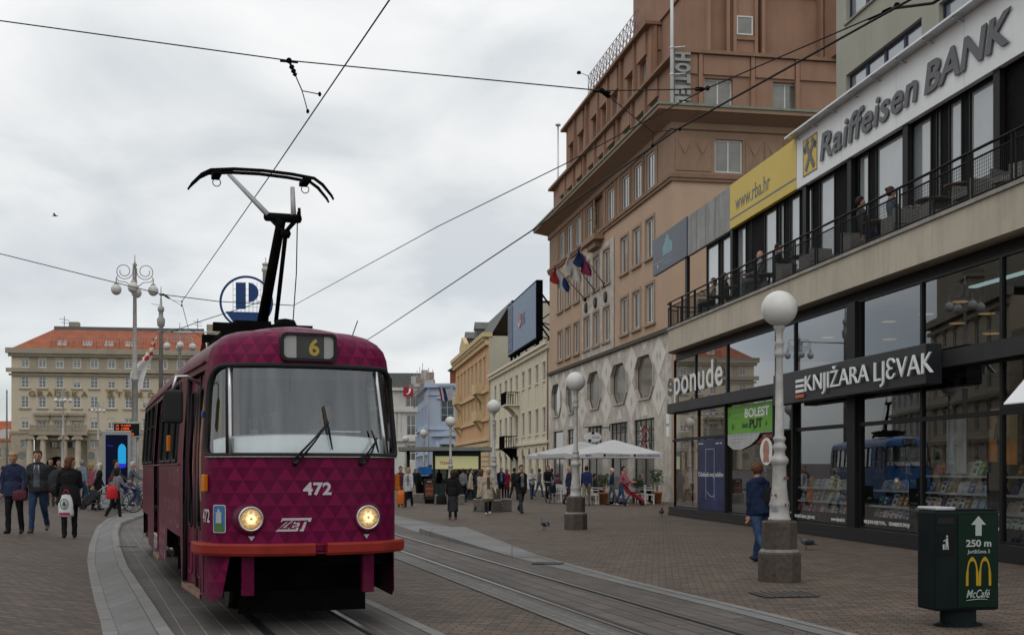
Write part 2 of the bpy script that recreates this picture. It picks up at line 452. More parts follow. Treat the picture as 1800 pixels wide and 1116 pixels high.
# right-hand track
RT = [(2.25-.29*(y-11.83)-.46, y) for y in (3, 12, 24, 36, 48, 62, 80, 110)]
RT[-1] = (RT[-1][0]-3, 110)
E1 = [(4.9, 6.5), (2.88, 13.75), (1.83, 17.24), (.37, 23.1), (-1.3, 32.0), (-3.3, 38.9), (-8, 56), (-16, 80)]
E0 = [(4.55, 6.5), (2.40, 14.14), (1.2, 18.2), (-.09, 22.5), (-2.36, 30.4), (-4.4, 38.9), (-9.2, 56), (-17.2, 80)]
ribbon('track_bed_right', off(RT, -.62), [*off(RT, .75)], M_track, .004, 70)
ribbon('stone_edge', off(RT, -.98), off(RT, -.622), M_setts, .006, 70)
ribbon('track_shoulder', off(RT, .752), E0, M_track, .003, 70)
ribbon('platform_slabs', E0, off(E1, -.14), M_slab, .008, 60)
ribbon('platform_kerb', off(E1, -.138), E1, M_kerb, .012, 60)
def rails(RTL, nm):
    for s in (-1, 1):
        ribbon(nm+'_rail', off(RTL, s*.5-.03), off(RTL, s*.5+.03), M_steel, .012, 60)
        ribbon(nm+'_groove', off(RTL, s*.5+(.031 if s < 0 else -.075)), off(RTL, s*.5+(.075 if s < 0 else -.031)), M_groove, .0095, 60)
rails(RT, 'right_track')
# raised wedge of the platform: 11 cm at the far end, flush at the near end
wd = MB()
a0, a1, b0, b1 = Vector((-2.36, 30.4, 0)), Vector((.05, 22.0, 0)), Vector((-1.25, 31.3, 0)), Vector((.55, 22.2, 0))
n = 8; vs = []; fs = []
for i in range(n+1):
    t = i/n; h = .115*(1-t)+.014
    p, q = a0.lerp(a1, t), b0.lerp(b1, t)
    vs += [(p.x, p.y, 0), (p.x, p.y, h), (q.x, q.y, h), (q.x, q.y, 0)]
for i in range(n):
    for j in range(3): fs.append((i*4+j, i*4+j+1, (i+1)*4+j+1, (i+1)*4+j))
fs += [(0, 1, 2, 3), (n*4+3, n*4+2, n*4+1, n*4)]
wd.add(vs, fs, 0, False, [(v[1]*1.0, v[0]) for v in vs])
tag(wd.build('platform_ramp', M_slab), kind='structure')
# own track under the tram
OT = [(-1.99+.36*(12-y)+.04, y) for y in (3, 8, 12, 20, 28, 34)]+[(-12.3, 44), (-13.6, 52), (-14.3, 62), (-14.6, 90)]
ribbon('track_bed_own', off(OT, -1.9), off(OT, 1.02), M_track2, .004, 70)
ribbon('track_edge_own', off(OT, 1.022), off(OT, 1.16), M_kerb, .007, 70)
rails(OT, 'own_track')
# left kerb strip and the pavement rising beyond it
SO = [(x, y) for y, x in STRIP if y < 70]
SI = [(-1.2, 6.5), (-3.15, 11.2), (-4.2, 14), (-6.05, 18.9), (-7.85, 24), (-9.75, 29.6), (-11.3, 34.6), (-12.25, 39.2), (-13.2, 44), (-14.1, 50), (-14.9, 60), (-15.3, 66)]
zk = lambda x, y: .09*(1-sm01(36, 60, y))
kb = MB(); A, B = resample(off(SI, .0), 80), resample(off(SI, -.16), 80); vs = []; uv = []; fs = []; u = 0
for i in range(80):
    if i: u += (A[i]-A[i-1]).length
    z = zk(*A[i])+.012
    vs += [(A[i].x+.02, A[i].y, 0), (A[i].x, A[i].y, z-.03), (A[i].x-.03, A[i].y, z), (B[i].x, B[i].y, z)]; uv += [(u, 0), (u, .1), (u, .13), (u, .3)]
    if i: fs += [((i-1)*4+j, (i-1)*4+j+1, i*4+j+1, i*4+j) for j in range(3)]
kb.add(vs, fs, 0, False, uv); tag(kb.build('stop_kerb', M_kerb), kind='structure')
ribbon('stop_strip', off(SO, .13), off(SI, -.162), M_slab, .006, 90, lambda x, y: zk(x, y))
ribbon('stop_border', off(SO, -.02), off(SO, .128), M_kerb, .012, 90, lambda x, y: zk(x, y))
lp = MB(); yl = [6, 10, 12, 14, 17, 20, 24, 28, 32, 37, 42, 48, 55, 62, 75, 90, 110, 140, 180, 240, 330, 400]; ds = [0, .4, .8, 1.3, 2, 3, 4.5, 7, 10, 14, 20, 35, 60, 120, 300]
lp.add([(xs_(y)-d-.0, y, gz(xs_(y)-d-.0001, y)+.004) for y in yl for d in ds], [(j*len(ds)+i+1, j*len(ds)+i, (j+1)*len(ds)+i, (j+1)*len(ds)+i+1) for j in range(len(yl)-1) for i in range(len(ds)-1)], 0, True)
tag(lp.build('left_pavement', M_brick2), kind='structure')
# manhole covers and gratings let into the paving
M_iron = mat('cast_iron', (.10, .095, .09), .55, .5, .3, 20, bump=.6, bscale=60)
for i, (x, y, sx, sy, rz, lab) in enumerate([(3.55, 15.6, .75, .62, .15, 'square iron manhole cover in the brick paving in front of the lamp plinth'), (.62, 20.6, .5, .35, -.28, 'small slotted drain cover in the grey slabs beside the right track'), (-7.6, 23.6, .42, .12, -.3, 'narrow slotted drain let into the pale kerb strip left of the tram')]):
    mb = MB(); mb.box(-sx/2, sx/2, -sy/2, sy/2, 0, .012)
    for k in range(7): a = -sx/2+sx*(k+.5)/7; mb.box(a-.01, a+.01, -sy/2+.04, sy/2-.04, .012, .016, 1)
    z = .006 if x > .7 else (.012 if x > 0 else .1)
    tag(mb.build('manhole_cover', [M_iron, M_groove], None, (x, y, z), rz), lab, 'manhole cover')
# ================================================================ glass-fronted bookshop building on the right
BK = Fac(5.54, 42.8, 594, 1172)
M_blk = mat('black_frame', (.011, .011, .012), .5, .0, .2, 3)
M_blk2 = mat('black_granite', (.018, .018, .019), .4, 0, .35, 30, spec=.25)
M_band = mat('dark_metal_band', (.028, .028, .030), .45, .1, .2, 1.2)
M_conc = mat('fascia_render', (.47, .415, .335), .85, 0, .12, .9, streak=.34, bump=.15)
M_cap = mat('coping_stone', (.30, .285, .26), .8, 0, .25, 3, streak=.3)
M_in = mat('shop_interior', (.16, .15, .14), .8, 0, .25, .8)
M_inw = mat('shop_back_wall', (.21, .19, .17), .8, 0, .3, .5)
M_glass = glassmat('shop_glass', (.64, .67, .67), 1.55, 2.1)
M_gup = glassmat('upper_glass', (.24, .27, .29), 1.6, 2.4)
M_tpane = mat('terrace_pane', (.26, .28, .29), .05, 0, .25, .5, spec=1.0, coat=1.0)  # pale base colour paints in the sky mirrored by the glazing
M_white = mat('white_sheet', (.74, .75, .76), .45, 0, .05, 1.5, streak=.06)
M_grey = mat('grey_letters', (.115, .115, .125), .4, 0, .06, 2)
M_silver = mat('brushed_metal', (.55, .55, .56), .35, .8, .1, 3)
bk = thing('shop_building', 'low glass-fronted shop building with a curved corner and a railed terrace on its beige slab', 'building', (BK.O[0], BK.O[1], 0), BK.rot)
S1 = 27.5
def plan(d0, r, back):   # outline with the rounded far corner
    o = []
    for i in range(9):
        t = R(180+90*i/8); o.append((-.62+d0*-.6+r+r*math.cos(t), d0+r+r*math.sin(t)))
    return [*o, (S1, d0), (S1, back), (o[0][0], back)]
def slab(mb, pl, z0, z1, m=0): mb.prism(pl, (0, 0, z0), (1, 0, 0), (0, 1, 0), (0, 0, z1-z0), m)
mb = MB(); slab(mb, plan(-.04, 1.1, 8), 0, .30); slab(mb, plan(-.07, 1.1, 1), 0, .10); mb.build('plinth', M_blk2, bk)
mb = MB(); slab(mb, plan(-.10, 1.1, .9), 3.60, 3.92); mb.build('floor_band', M_band, bk)
mb = MB(); slab(mb, plan(-.12, 1.3, 8), 5.75, 6.50); mb.build('fascia', M_conc, bk)
mb = MB(); slab(mb, plan(-.17, 1.3, 1.4), 6.505, 6.58); mb.build('coping', M_cap, bk)
mb = MB(); slab(mb, plan(.28, 1.1, .9), 5.46, 5.745); mb.build('lintel', M_blk, bk)
# frames and panes
LO = [.55, 3.42, 6.38, 10.47, 11.84, 15.20, 15.72, 18.66, 21.62, 24.6, 27.4]
def bay(x0, x1, z0, z1, gm, fr=.045): return window(bk, x0, x1, z0, z1, .10, 1, 1, fr, .04, M_blk, gm, 'shop_window', .08)
for a, b in zip(LO, LO[1:]):
    if (a, b) == (15.20, 15.72): continue
    if a == 10.47:
        bay(a, b, 2.65, 3.6, M_glass); continue
    bay(a, b, .30, 2.65, M_glass); bay(a, b, 2.65, 3.6, M_glass)
for a, b in zip([.55, 3.1, 6.38, 10.47, 11.84, 15.2], [3.1, 6.38, 10.47, 11.84, 15.2, 15.72]):
    if a != 15.2: bay(a, b, 3.92, 5.47, M_gup)
for a, b in zip([15.72, 18.66, 21.62, 24.6], [18.66, 21.62, 24.6, 27.4]): bay(a, b, 3.92, 5.47, M_gup)
MB().box(15.24, 15.68, .02, .45, .30, 3.595).build('column', M_blk, bk); MB().box(15.24, 15.68, .02, .45, 3.925, 5.46).build('column', M_blk, bk)
for x in (6.38, 10.47, 11.84): MB().box(x-.05, x+.05, .03, .099, .305, 3.595).build('column', M_blk, bk)
# curved glass at the corner
for z0, z1, gm in ((.30, 2.60, M_glass), (2.66, 3.6, M_glass), (3.92, 5.47, M_gup)):
    mb = MB(); n = 8; r = .95; vs = []
    for i in range(n+1):
        t = R(180+90*i/n); x, y = -.42+r+r*math.cos(t), .14+r+r*math.sin(t)
        vs += [(x, y, z0), (x, y, z1)]
    mb.add(vs, [(2*i, 2*i+2, 2*i+3, 2*i+1) for i in range(n)], 0, True); gl = mb.build('corner_pane', gm, bk)
mb = MB()
for t in (180, 232, 270):
    x, y = -.42+.95+.95*math.cos(R(t)), .14+.95+.95*math.sin(R(t)); mb.tube([(x, y, .3), (x, y, 3.6)], .035, 6); mb.tube([(x, y, 3.92), (x, y, 5.46)], .035, 6)
arc = [(-.42+.95+.97*math.cos(R(180+90*i/8)), .14+.95+.97*math.sin(R(180+90*i/8)), 2.63) for i in range(9)]
mb.tube(arc, .035, 6); mb.build('corner_mullion', M_blk, bk)
# inside
mb = MB()
mb.box(.6, S1, .3, 6.5, .28, .32); mb.build('shop_floor', M_in, bk)
mb = MB(); mb.box(.6, S1, 5.5, 5.6, .33, 3.5); mb.box(.5, .55, 1.2, 5.49, .33, 3.5); mb.box(6.42, 6.47, .5, 5.49, .33, 3.49); mb.build('back_wall', M_inw, bk)
mb = MB(); mb.box(.4, S1, 1.0, 6.5, 3.52, 3.75); mb.box(.4, S1, .9, 6.5, 5.5, 5.74); mb.build('ceiling', mat('shop_ceiling', (.24, .23, .22), .9), bk)
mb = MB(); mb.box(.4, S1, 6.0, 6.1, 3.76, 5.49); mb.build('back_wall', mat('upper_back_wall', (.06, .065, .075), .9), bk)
M_lampw = emat('warm_shop_lamp', (1, .60, .25), .7)
for i, (px, py, d) in enumerate([(1455, 593, 1.6), (1562, 565, 1.4), (1688, 530, 1.3), (1682, 568, 1.8), (1628, 552, 1.8), (1742, 586, 1.2), (1735, 551, 1.5), (1564, 596, 2.0)]):
    s_, z_ = BK.at(px, py, d); l = thing('pendant_lamp', ['round', 'flat'][i % 2]+' warm pendant lamp in the upper shop window, '+['above the sign left end', 'above the sign middle', 'highest beside the right-hand bars', 'just above the sign right end', 'between two others over the sign', 'farthest right and lowest', 'upper right pane near the frame', 'lowest, just above the sign letters'][i], 'lamp', BK.w(s_, d, z_), BK.rot, 'pendant lamps behind the upper shop windows')
    MB().lathe([(.02, .10), (.06, .09), (.17, .03), (.19, 0)], 14).build('shade', mat('lamp_shade_metal', (.3, .25, .18), .5, .5), l)
    MB().lathe([(.0, .012), (.165, .01), (.165, -.01), (0, -.014)], 14).build('bulb', M_lampw, l)
    MB().tube([(0, 0, .1), (0, 0, max(.2, 5.5-z_))], .006, 4).build('cord', M_blk, l)
for i, a in enumerate((12.3, 15.95, 18.95, 21.9)):  # lamps added to brighten the books, tubes hidden in dark troughs
    l = thing('strip_light', 'added hidden strip light brightening the books of '+['the lamp-post window', 'the window left of the bin', 'the window over the bin', 'the rightmost window'][i], 'lamp', BK.w(a, .9, 3.36), BK.rot, 'added strip lights over the book racks')
    mb = MB(); mb.box(0, 2.4, -.07, .07, .06, .12); mb.box(0, 2.4, -.085, -.071, -.16, .12); mb.box(0, 2.4, .071, .085, -.16, .12); mb.box(-.02, -.001, -.085, .085, -.16, .12); mb.box(2.401, 2.42, -.085, .085, -.16, .12); mb.build('housing', M_blk, l); MB().box(.03, 2.37, -.05, .05, .03, .056).build('tube', emat('added_book_tube', (1, .86, .68), 9.0), l)
for i, (s_, d) in enumerate([(22.9, 2.0), (24.7, 2.0)]):
    l = thing('strip_light', ['long warm strip light under the shop ceiling behind the right-hand window', 'warm strip light deeper in the shop at the right edge'][i], 'lamp', BK.w(s_, d, 3.40), BK.rot)
    MB().box(-.6, .6, -.09, .09, .03, .10).build('housing', M_silver, l); MB().box(-.57, .57, -.07, .07, -.0, .028).build('tube', M_lampw, l)
l = thing('strip_light', 'cold white strip light high behind the right-hand upper shop window', 'lamp', BK.w(*[(a, b) for a in [BK.at(1782, 470, 1.0)[0]] for b in [1.0]][0], 5.28), BK.rot)
MB().box(-1.6, 1.6, -.10, .10, .03, .10).build('housing', M_silver, l); MB().box(-1.5, 1.5, -.08, .08, 0, .028).build('tube', emat('cold_tube', (.75, .95, .92), 1.3), l)
# ---- terrace: floor, glazing, posts, ceiling, roof
mb = MB(); mb.box(-.3, S1, 0, 7.9, 6.502, 6.53); mb.build('terrace_floor', mat('terrace_floor', (.12, .115, .11), .9), bk)
BD = 1.5
ZT = BK.at(1288, 403, 1.5)[1]-.03
GD = 1.62
TPX = [(1242, 1263), (1268, 1285), (1295, 1311), (1318, 1322), (1343.5, 1365), (1370, 1378), (1388, 1406), (1415, 1429), (1440, 1467), (1508, 1527), (1539, 1588), (1601, 1637), (1645, 1654), (1667, 1691), (1703, 1752)]
T = [BK.at(p, 400, GD)[0] for q in TPX for p in q]
for i, (a, b) in enumerate(zip(T[::2], T[1::2])):
    window(bk, a, b, 6.56, ZT, GD, 1, 1, .05, .04, M_blk, M_tpane, 'terrace_window', .08)
mb = MB()
hs = [(a, b, 6.56, ZT) for a, b in zip(T[::2], T[1::2])]
wall(mb, T[0]-.1, S1, 6.53, ZT+.2, hs, GD+.02, .06); mb.build('terrace_wall', mat('dark_cladding', (.008, .0075, .0075), .8, 0, .4, 6, bump=.4, spec=.1), bk)
for px in (1209, 1289, 1418, 1497, 1596, 1757):
    x = BK.at(px, 400, BD+.05)[0]; MB().box(x-.12, x+.12, BD-.02, BD+.10, 6.53, ZT+.04).build('terrace_post', M_blk, bk)
mb = MB(); mb.box(T[0]-.2, S1, GD+.1, GD+3, ZT+.2, ZT+.3); mb.build('terrace_ceiling', mat('terrace_soffit', (.05, .048, .046), .9), bk)
mb = MB(); mb.box(T[0]-.2, S1, BD+.1, GD+3, ZT+1.2, ZT+1.3); mb.build('roof', mat('roof_felt', (.10, .10, .10), .9), bk)
# railing
rl = MB(); msh = MB()
pathp = [(-.55, 3.0), (-.55, .95)]+[(.45-1.0*math.cos(R(a)), .95-1.0*math.sin(R(a))) for a in (20, 45, 70)]+[(.45, -.05), (S1, -.05)]
def along(d):
    k = 0
    for a, b in zip(pathp, pathp[1:]):
        l = math.hypot(b[0]-a[0], b[1]-a[1])
        if d <= l: return (a[0]+(b[0]-a[0])*d/l, a[1]+(b[1]-a[1])*d/l)
        d -= l
    return pathp[-1]
rl.tube([(x, y, 7.50) for x, y in pathp], .028, 6)
tot = sum(math.hypot(b[0]-a[0], b[1]-a[1]) for a, b in zip(pathp, pathp[1:]))
stp = 1.44; k = 0; d = 1.0
while d < tot-.1:
    e_ = min(d+stp, tot)
    for q in (d+.03, e_-.10):
        x, y = along(q); rl.tube([(x, y, 6.58), (x, y, 7.50)], .024, 4, sm=False)
    xa, ya = along(d+.03); xb, yb = along(e_-.10)
    for z in (6.66, 7.34): rl.tube([(*along(d+.03+(e_-d-.13)*i/3), z) for i in range(4)], .021, 4, sm=False)
    nx_ = 21
    for i in range(1, nx_):
        x, y = along(d+.03+(e_-d-.13)*i/nx_); msh.box(x-.0035, x+.0035, y-.003, y+.003, 6.66, 7.34)
    for j in range(1, 10):
        z = 6.66+.068*j; a = Vector((xa, ya, z)); b = Vector((xb, yb, z)); msh.tube([a, b], .0042, 3, cap=False, sm=False)
    d = e_
rl.build('railing', M_blk, bk); msh.build('wire_mesh', M_blk, bk)
# panels above the terrace: each a thing of its own
PA = [BK.at(p, 400, BD)[0] for p in (1151, 1211, 1287, 1405)]
PZ0, PZ1 = ZT+.02, BK.at(1405, 237, BD)[1]-.08
PO = PZ0-8.75
def panel(name, lab, cat, a, b, z0, z1, m, d=BD-.08, t=.14):
    z0 += PO; z1 += PO; z1 = PZ1-(10.22-(z1-PO))*.5
    o = thing(name, lab, cat, BK.w(a, d, z0), BK.rot)
    MB().box(0, b-a-.02, 0, t, 0, z1-z0).build('board', m, o, bevel=.006); return o
o = panel('billboard', 'dark blue-grey board with a pale blue dashed skyline at the far end above the terrace', 'billboard', PA[0], PA[1]-.02, 8.75, 10.25, mat('slate_board', (.085, .10, .125), .4, 0, .1, .6))
M_cy = mat('pale_blue_print', (.30, .52, .60), .5, 0, .1)
mb = MB()
for i, hh in enumerate([7, 9, 12, 14, 13, 10, 8, 7]):
    for j in range(hh): mb.box(1.55+i*.17, 1.69+i*.17, -.004, .004, .60+j*.055, .635+j*.055)
mb.build('emblem', M_cy, o)
for tx, x, z, h_ in (('HOTEL', 1.6, .42, .12), ('GRAD', 1.9, .25, .07)): text('lettering', '- - - - -', M_cy, o, 1.1, .03, (1.6, -.003, z), ext=.004)
text('lettering', 'v', M_white, o, .16, .14, (.7, -.003, .20), ext=.004, bold=.03)
text('lettering', '- -- - -- - -', M_white, o, 1.5, .02, (.2, -.003, .42), ext=.004)
o = panel('wall_cladding', 'bare stained grey concrete panels between the slate board and the yellow board', 'panel', PA[1], PA[2]-.02, 8.75, 10.24, mat('bare_concrete', (.31, .31, .305), .8, 0, .2, 1.2, streak=.6), BD-.04)
mb = MB()
for x in (1.1, 2.2, 3.3): mb.box(x-.012, x+.012, -.003, .003, 0, 1.49)
mb.build('joint', M_band, o)
M_yel = mat('yellow_board', (.60, .44, .085), .45, 0, .06, .8)
o = panel('billboard', 'yellow board with www.rba.hr and a grey line, above the terrace', 'billboard', PA[2], PA[3]-.02, 8.76, 10.22, M_yel)
a = BK.at(1297, 365, BD)[0]-PA[2]; b = BK.at(1358, 335, BD)[0]-PA[2]
text('lettering', 'www.rba.hr', M_grey, o, b-a, .50, (a, -.003, .50), ext=.004, bold=.004)
MB().box(.03, PA[3]-PA[2]-.06, -.004, .003, .28, .335).build('stripe', M_grey, o)
o = panel('bank_banner', 'long white bank banner with grey slanting letters and a yellow crossed emblem', 'banner', PA[3], S1+1, 8.74, 10.22, M_white)
s0 = BK.at(1449, 284, BD)[0]; s1 = BK.at(1788, 20, BD)[0]
text('lettering', 'Raiffeisen', M_grey, o, BK.at(1622, 120, BD)[0]-s0, .74, (s0-PA[3], -.03, .33), ext=.03, bold=.018, shear=.18, space=1.06)
s2 = BK.at(1634, 120, BD)[0]
text('lettering', 'BANK', M_grey, o, s1-s2, .68, (s2-PA[3], -.03, .33), ext=.03, bold=.028, shear=.18)
x0 = BK.at(1417, 270, BD)[0]-PA[3]; x1 = BK.at(1442, 270, BD)[0]-PA[3]
MB().box(x0, x1, -.012, .0, .22, 1.24).build('emblem_plate', M_yel, o)
mb = MB(); cx, cz = (x0+x1)/2, .73; ww = (x1-x0)
for q in (-1, 1):
    M_ = Matrix.Translation((cx, -.02 if q > 0 else -.024, cz)) @ Matrix.Rotation(q*R(38), 4, 'Y'); mb.ob(M_, .15, .012, .95)
    M2 = Matrix.Translation((cx+q*.26, -.021, cz+.30)) @ Matrix.Rotation(q*R(38), 4, 'Y'); mb.ob(M2, .38, .011, .13)
    M3 = Matrix.Translation((cx+q*.36, -.0215, cz+.22)) @ Matrix.Rotation(q*R(12), 4, 'Y'); mb.ob(M3, .12, .01, .2)
for (p, q) in (((x0, x1), (.22, .25)), ((x0, x1), (1.21, 1.24)), ((x0, x0+.03), (.25, 1.21)), ((x1-.03, x1), (.25, 1.21))): mb.box(p[0], p[1], -.018, -.011, q[0], q[1])
mb.build('emblem', M_grey, o)
mb = MB()
for x in (3.1, 6.2, 9.3, 12.3): mb.box(x-.006, x+.006, -.002, .002, 0, 1.52)
mb.build('seam', mat('seam_grey', (.5, .5, .5), .6), o)
mb = MB(); mb.box(-.2, S1-PA[3], -.30, -.22, 1.48, 1.53); mb.box(-.2, S1-PA[3], -.215, .1, 1.49, 1.51)
mb.build('cover_rail', M_silver, o)
for k in range(12): x = .2+k*1.3; MB().tube([(x, -.0, 1.40), (x, -.25, 1.42), (x, -.25, 1.48)], .02, 5).build('bracket', M_silver, o)
# ---- the bookshop sign
sg = thing('shop_sign', 'long black fascia sign with white bookshop lettering and three small bars', 'sign', BK.w(11.75, -.12, 3.28), BK.rot)
MB().box(0, 8.15, -.32, .015, 0, .78).build('sign_box', mat('sign_black', (.028, .029, .032), .35, .1, .2, 2), sg, bevel=.01)
M_let = mat('white_letters', (.72, .73, .74), .4, 0, .05)
a = BK.at(1419, 680, -.44)[0]-11.75; b = BK.at(1531, 660, -.44)[0]-11.75; c = BK.at(1541, 660, -.44)[0]-11.75; d_ = BK.at(1645, 640, -.44)[0]-11.75
text('lettering', 'KNJIŽARA', M_let, sg, b-a, .60, (a, -.36, .10), ext=.03, bold=-.004)
text('lettering', 'LJƐVAK', M_let, sg, d_-c, .56, (c, -.36, .06), ext=.03, bold=-.004)
e1 = BK.at(1401, 680, -.44)[0]-11.75
mb = MB()
for i in range(4): mb.box(e1, e1+.5, -.36, -.33, .10+.125*i, .17+.125*i, 1 if i == 0 else 0)
mb.build('emblem', [M_let, mat('orange_bar', (.60, .12, .03), .5)], sg)
# ---- window lettering and posters
wl = thing('window_lettering', 'large white letters e ponude stuck on the upper corner window', 'lettering', BK.w(0, .085, 3.95), BK.rot)
M_vin = mat('white_vinyl', (.70, .70, .68), .5, 0, .05)
t_ = text('letters', 'ponude', M_vin, wl, 5.35, 1.16, (.66, 0, .0), ext=.006, bold=.012, space=1.08)
wl2 = thing('window_lettering', 'single white letter e wrapping the curved corner pane, left of the long word', 'lettering', BK.w(-.16, .33, 4.22), BK.rot-R(38))
text('letters', 'e', M_vin, wl2, .62, .66, (-.1, -.06, 0), ext=.006, bold=.025)
ps = thing('poster', 'green poster reading BOLEST KAO PUT above a white curved strip in the shop window', 'poster', BK.w(6.5, .09, 1.7), BK.rot)
MB().box(0, 3.85, 0, .006, .98, 1.80).build('sheet', mat('poster_green', (.13, .34, .045), .5, 0, .08), ps)
text('lettering', 'BOLEST', M_vin, ps, 2.0, .27, (1.55, -.004, 1.42), ext=.003, bold=.03)
text('lettering', 'PUT', M_blk, ps, 1.05, .27, (1.95, -.004, 1.10), ext=.003, bold=.03)
text('lettering', 'KAO', M_blk, ps, .50, .13, (1.34, -.004, 1.13), ext=.003, bold=.02)
text('lettering', '--- -- ---- ---\n--- --- --', mat('poster_dark', (.05, .12, .02), .5), ps, 1.15, .17, (.3, -.004, 1.45), ext=.002)
mb = MB()
for x, z, s_ in ((.35, 1.08, .18), (3.2, 1.12, .13), (.06, 1.5, .12), (2.2, 1.02, .1)): mb.prism([(x, z), (x+s_*1.7, z+s_*.4), (x+.1, z+s_*1.4)], (0, -.003, 0), (1, 0, 0), (0, 0, 1), (0, .002, 0))
mb.build('leaf_print', mat('poster_leaf', (.05, .14, .04), .5), ps)
mb = MB(); mb.prism([(0, .95), (0, .66), (.5, .52), (1.2, .50), (2.0, .62), (2.6, .80), (2.8, .95)], (0, 0, 0), (1, 0, 0), (0, 0, 1), (0, .006, 0))
mb.prism([(0, .955), (3.85, .955), (3.85, .975), (0, .975)], (0, 0, 0), (1, 0, 0), (0, 0, 1), (0, .006, 0)); mb.build('strip', mat('poster_grey', (.42, .43, .42), .5), ps)
text('lettering', '-- --- -- --- --- --\n--- -- -- ---- --\n-- --- ----', M_blk, ps, 1.9, .2, (.2, -.004, .72), ext=.002)
mb = MB(); mb.prism([(3.3+.5*math.cos(R(a)), .42+.38*math.sin(R(a))) for a in range(0, 360, 15)], (0, 0, 0), (1, 0, 0), (0, 0, 1), (0, .006, 0)); mb.build('portrait_ground', M_vin, ps)
mb = MB(); mb.prism([(3.3+.24*math.cos(R(a)), .46+.27*math.sin(R(a))) for a in range(0, 360, 15)], (0, -.004, 0), (1, 0, 0), (0, 0, 1), (0, .003, 0)); mb.prism([(3.05, .12), (3.55, .12), (3.5, .28), (3.1, .28)], (0, -.0035, 0), (1, 0, 0), (0, 0, 1), (0, .003, 0)); mb.build('portrait', mat('portrait_skin', (.40, .20, .14), .6, 0, .3, 8), ps)
pp = thing('poster', 'dark blue poster with a thin phone outline and Oslobodi svoj telefon', 'poster', BK.w(3.46, .085, .32), BK.rot)
MB().box(0, 2.86, 0, .006, 0, 2.26).build('sheet', mat('poster_navy', (.022, .028, .085), .4, 0, .6, .9), pp)
text('lettering', 'Oslobodi svoj telefon', M_vin, pp, 2.55, .20, (.08, -.004, 1.02), ext=.003)
text('lettering', '----', M_vin, pp, .5, .03, (.1, -.004, 2.12), ext=.003)
text('lettering', '--- --', M_vin, pp, .6, .03, (1.9, -.004, 2.10), ext=.003)
mb = MB()
for x in (.85, 1.72): mb.box(x, x+.025, -.005, .0, .35, 1.95)
mb.box(.85, 1.745, -.004, .0, 1.94, 1.96)
for i in range(14): x = .9+i*.06; mb.ob(Matrix.Translation((x, -.004, .62-.22*math.sin(i/14*2.0)+.004*i)), .07, .003, .02)
mb.build('phone_outline', mat('poster_line', (.35, .40, .62), .5), pp)
# narrow art poster in the upper window beside the lamp
up = thing('poster', 'narrow orange and grey abstract poster in the upper window beside the lamp globe', 'poster', BK.w(10.6, .24, 3.98), BK.rot)
MB().box(0, 1.1, 0, .006, 0, 1.35).build('sheet', mat('poster_rust', (.30, .10, .05), .6, 0, .3, 2), up)
mb = MB()
for x, z, r_ in ((.5, .95, .28), (.4, .5, .34), (.75, .2, .22)): mb.prism([(x+r_*math.cos(R(a))*(1+.2*math.sin(R(3*a))), z+r_*.8*math.sin(R(a))) for a in range(0, 360, 20)], (0, -.004-.001*z, 0), (1, 0, 0), (0, 0, 1), (0, .002, 0))
mb.build('print', mat('poster_pale', (.42, .42, .43), .6, 0, .5, 9), up)
# texts along the foot of the windows
for tx, px0, px1, py, h_ in (('KNJIŽARA LJEVAK', 1392, 1427, 913, .12), ('www.ljevak.hr', 1455, 1480, 917, .12), ('MILIJUNI SVJETOVA...', 1513, 1552, 924, .10), ('ODABERITE SVOJ!', 1556, 1592, 928, .10)):
    a, z = BK.at(px0, py); b, _ = BK.at(px1, py)
    o = text('window_lettering', tx, M_vin, None, b-a, h_, ext=.004, bold=.01); o.location = BK.w(a, .085, .37 if tx[0] in 'Kw' else .40); o.rotation_euler = (pi/2, 0, BK.rot)
    tag(o, {'K': 'small white shop name low on the first book window', 'w': 'small white web address low on the first book window', 'M': 'small white slogan low on the second book window, its left half', 'O': 'small white slogan low on the second book window, its right half'}[tx[0]], 'lettering')
mb = MB()
for a, b in ((11.9, 15.15), (15.77, 18.6), (18.72, 21.56), (21.7, 24.55)): mb.box(a, b, .16, .17, .35, .58)
mb.build('window_film', mat('dark_film', (.02, .02, .022), .5), bk)
# awning at the right edge
s0, z0 = BK.at(1764, 709, -.85)
aw = thing('awning', 'white fabric awning over the right-hand shop window, cut by the edge of the photo', 'awning', BK.w(s0, 0, 0), BK.rot)
mb = MB(); zt = z0+.95; mb.add([(0, -.85, z0), (3.4, -.85, z0), (3.4, .02, zt), (0, .02, zt), (0, -.85, z0-.02), (3.4, -.85, z0-.02), (3.4, .03, zt-.03), (0, .03, zt-.03)], [(0, 1, 2, 3), (7, 6, 5, 4), (0, 4, 5, 1), (0, 3, 7, 4), (1, 5, 6, 2)])
mb.build('canopy', mat('awning_cloth', (.78, .78, .80), .7, 0, .05), aw)
mb = MB(); mb.box(-.05, 3.4, -.88, -.82, z0-.10, z0-.025); mb.tube([(.02, .05, zt-.25), (.02, -.45, z0+.1), (.02, -.83, z0-.06)], .02, 5); mb.tube([(-.04, .05, zt), (-.04, -.86, z0-.02)], .014, 5); mb.build('frame', M_blk, aw)
# ---- door leaf: dark recessed entrance between the posters and the first book window
mb = MB(); mb.box(10.55, 11.76, 1.2, 1.25, .33, 2.62); mb.build('entrance_door', mat('dark_doorway', (.012, .012, .013), .4), bk)
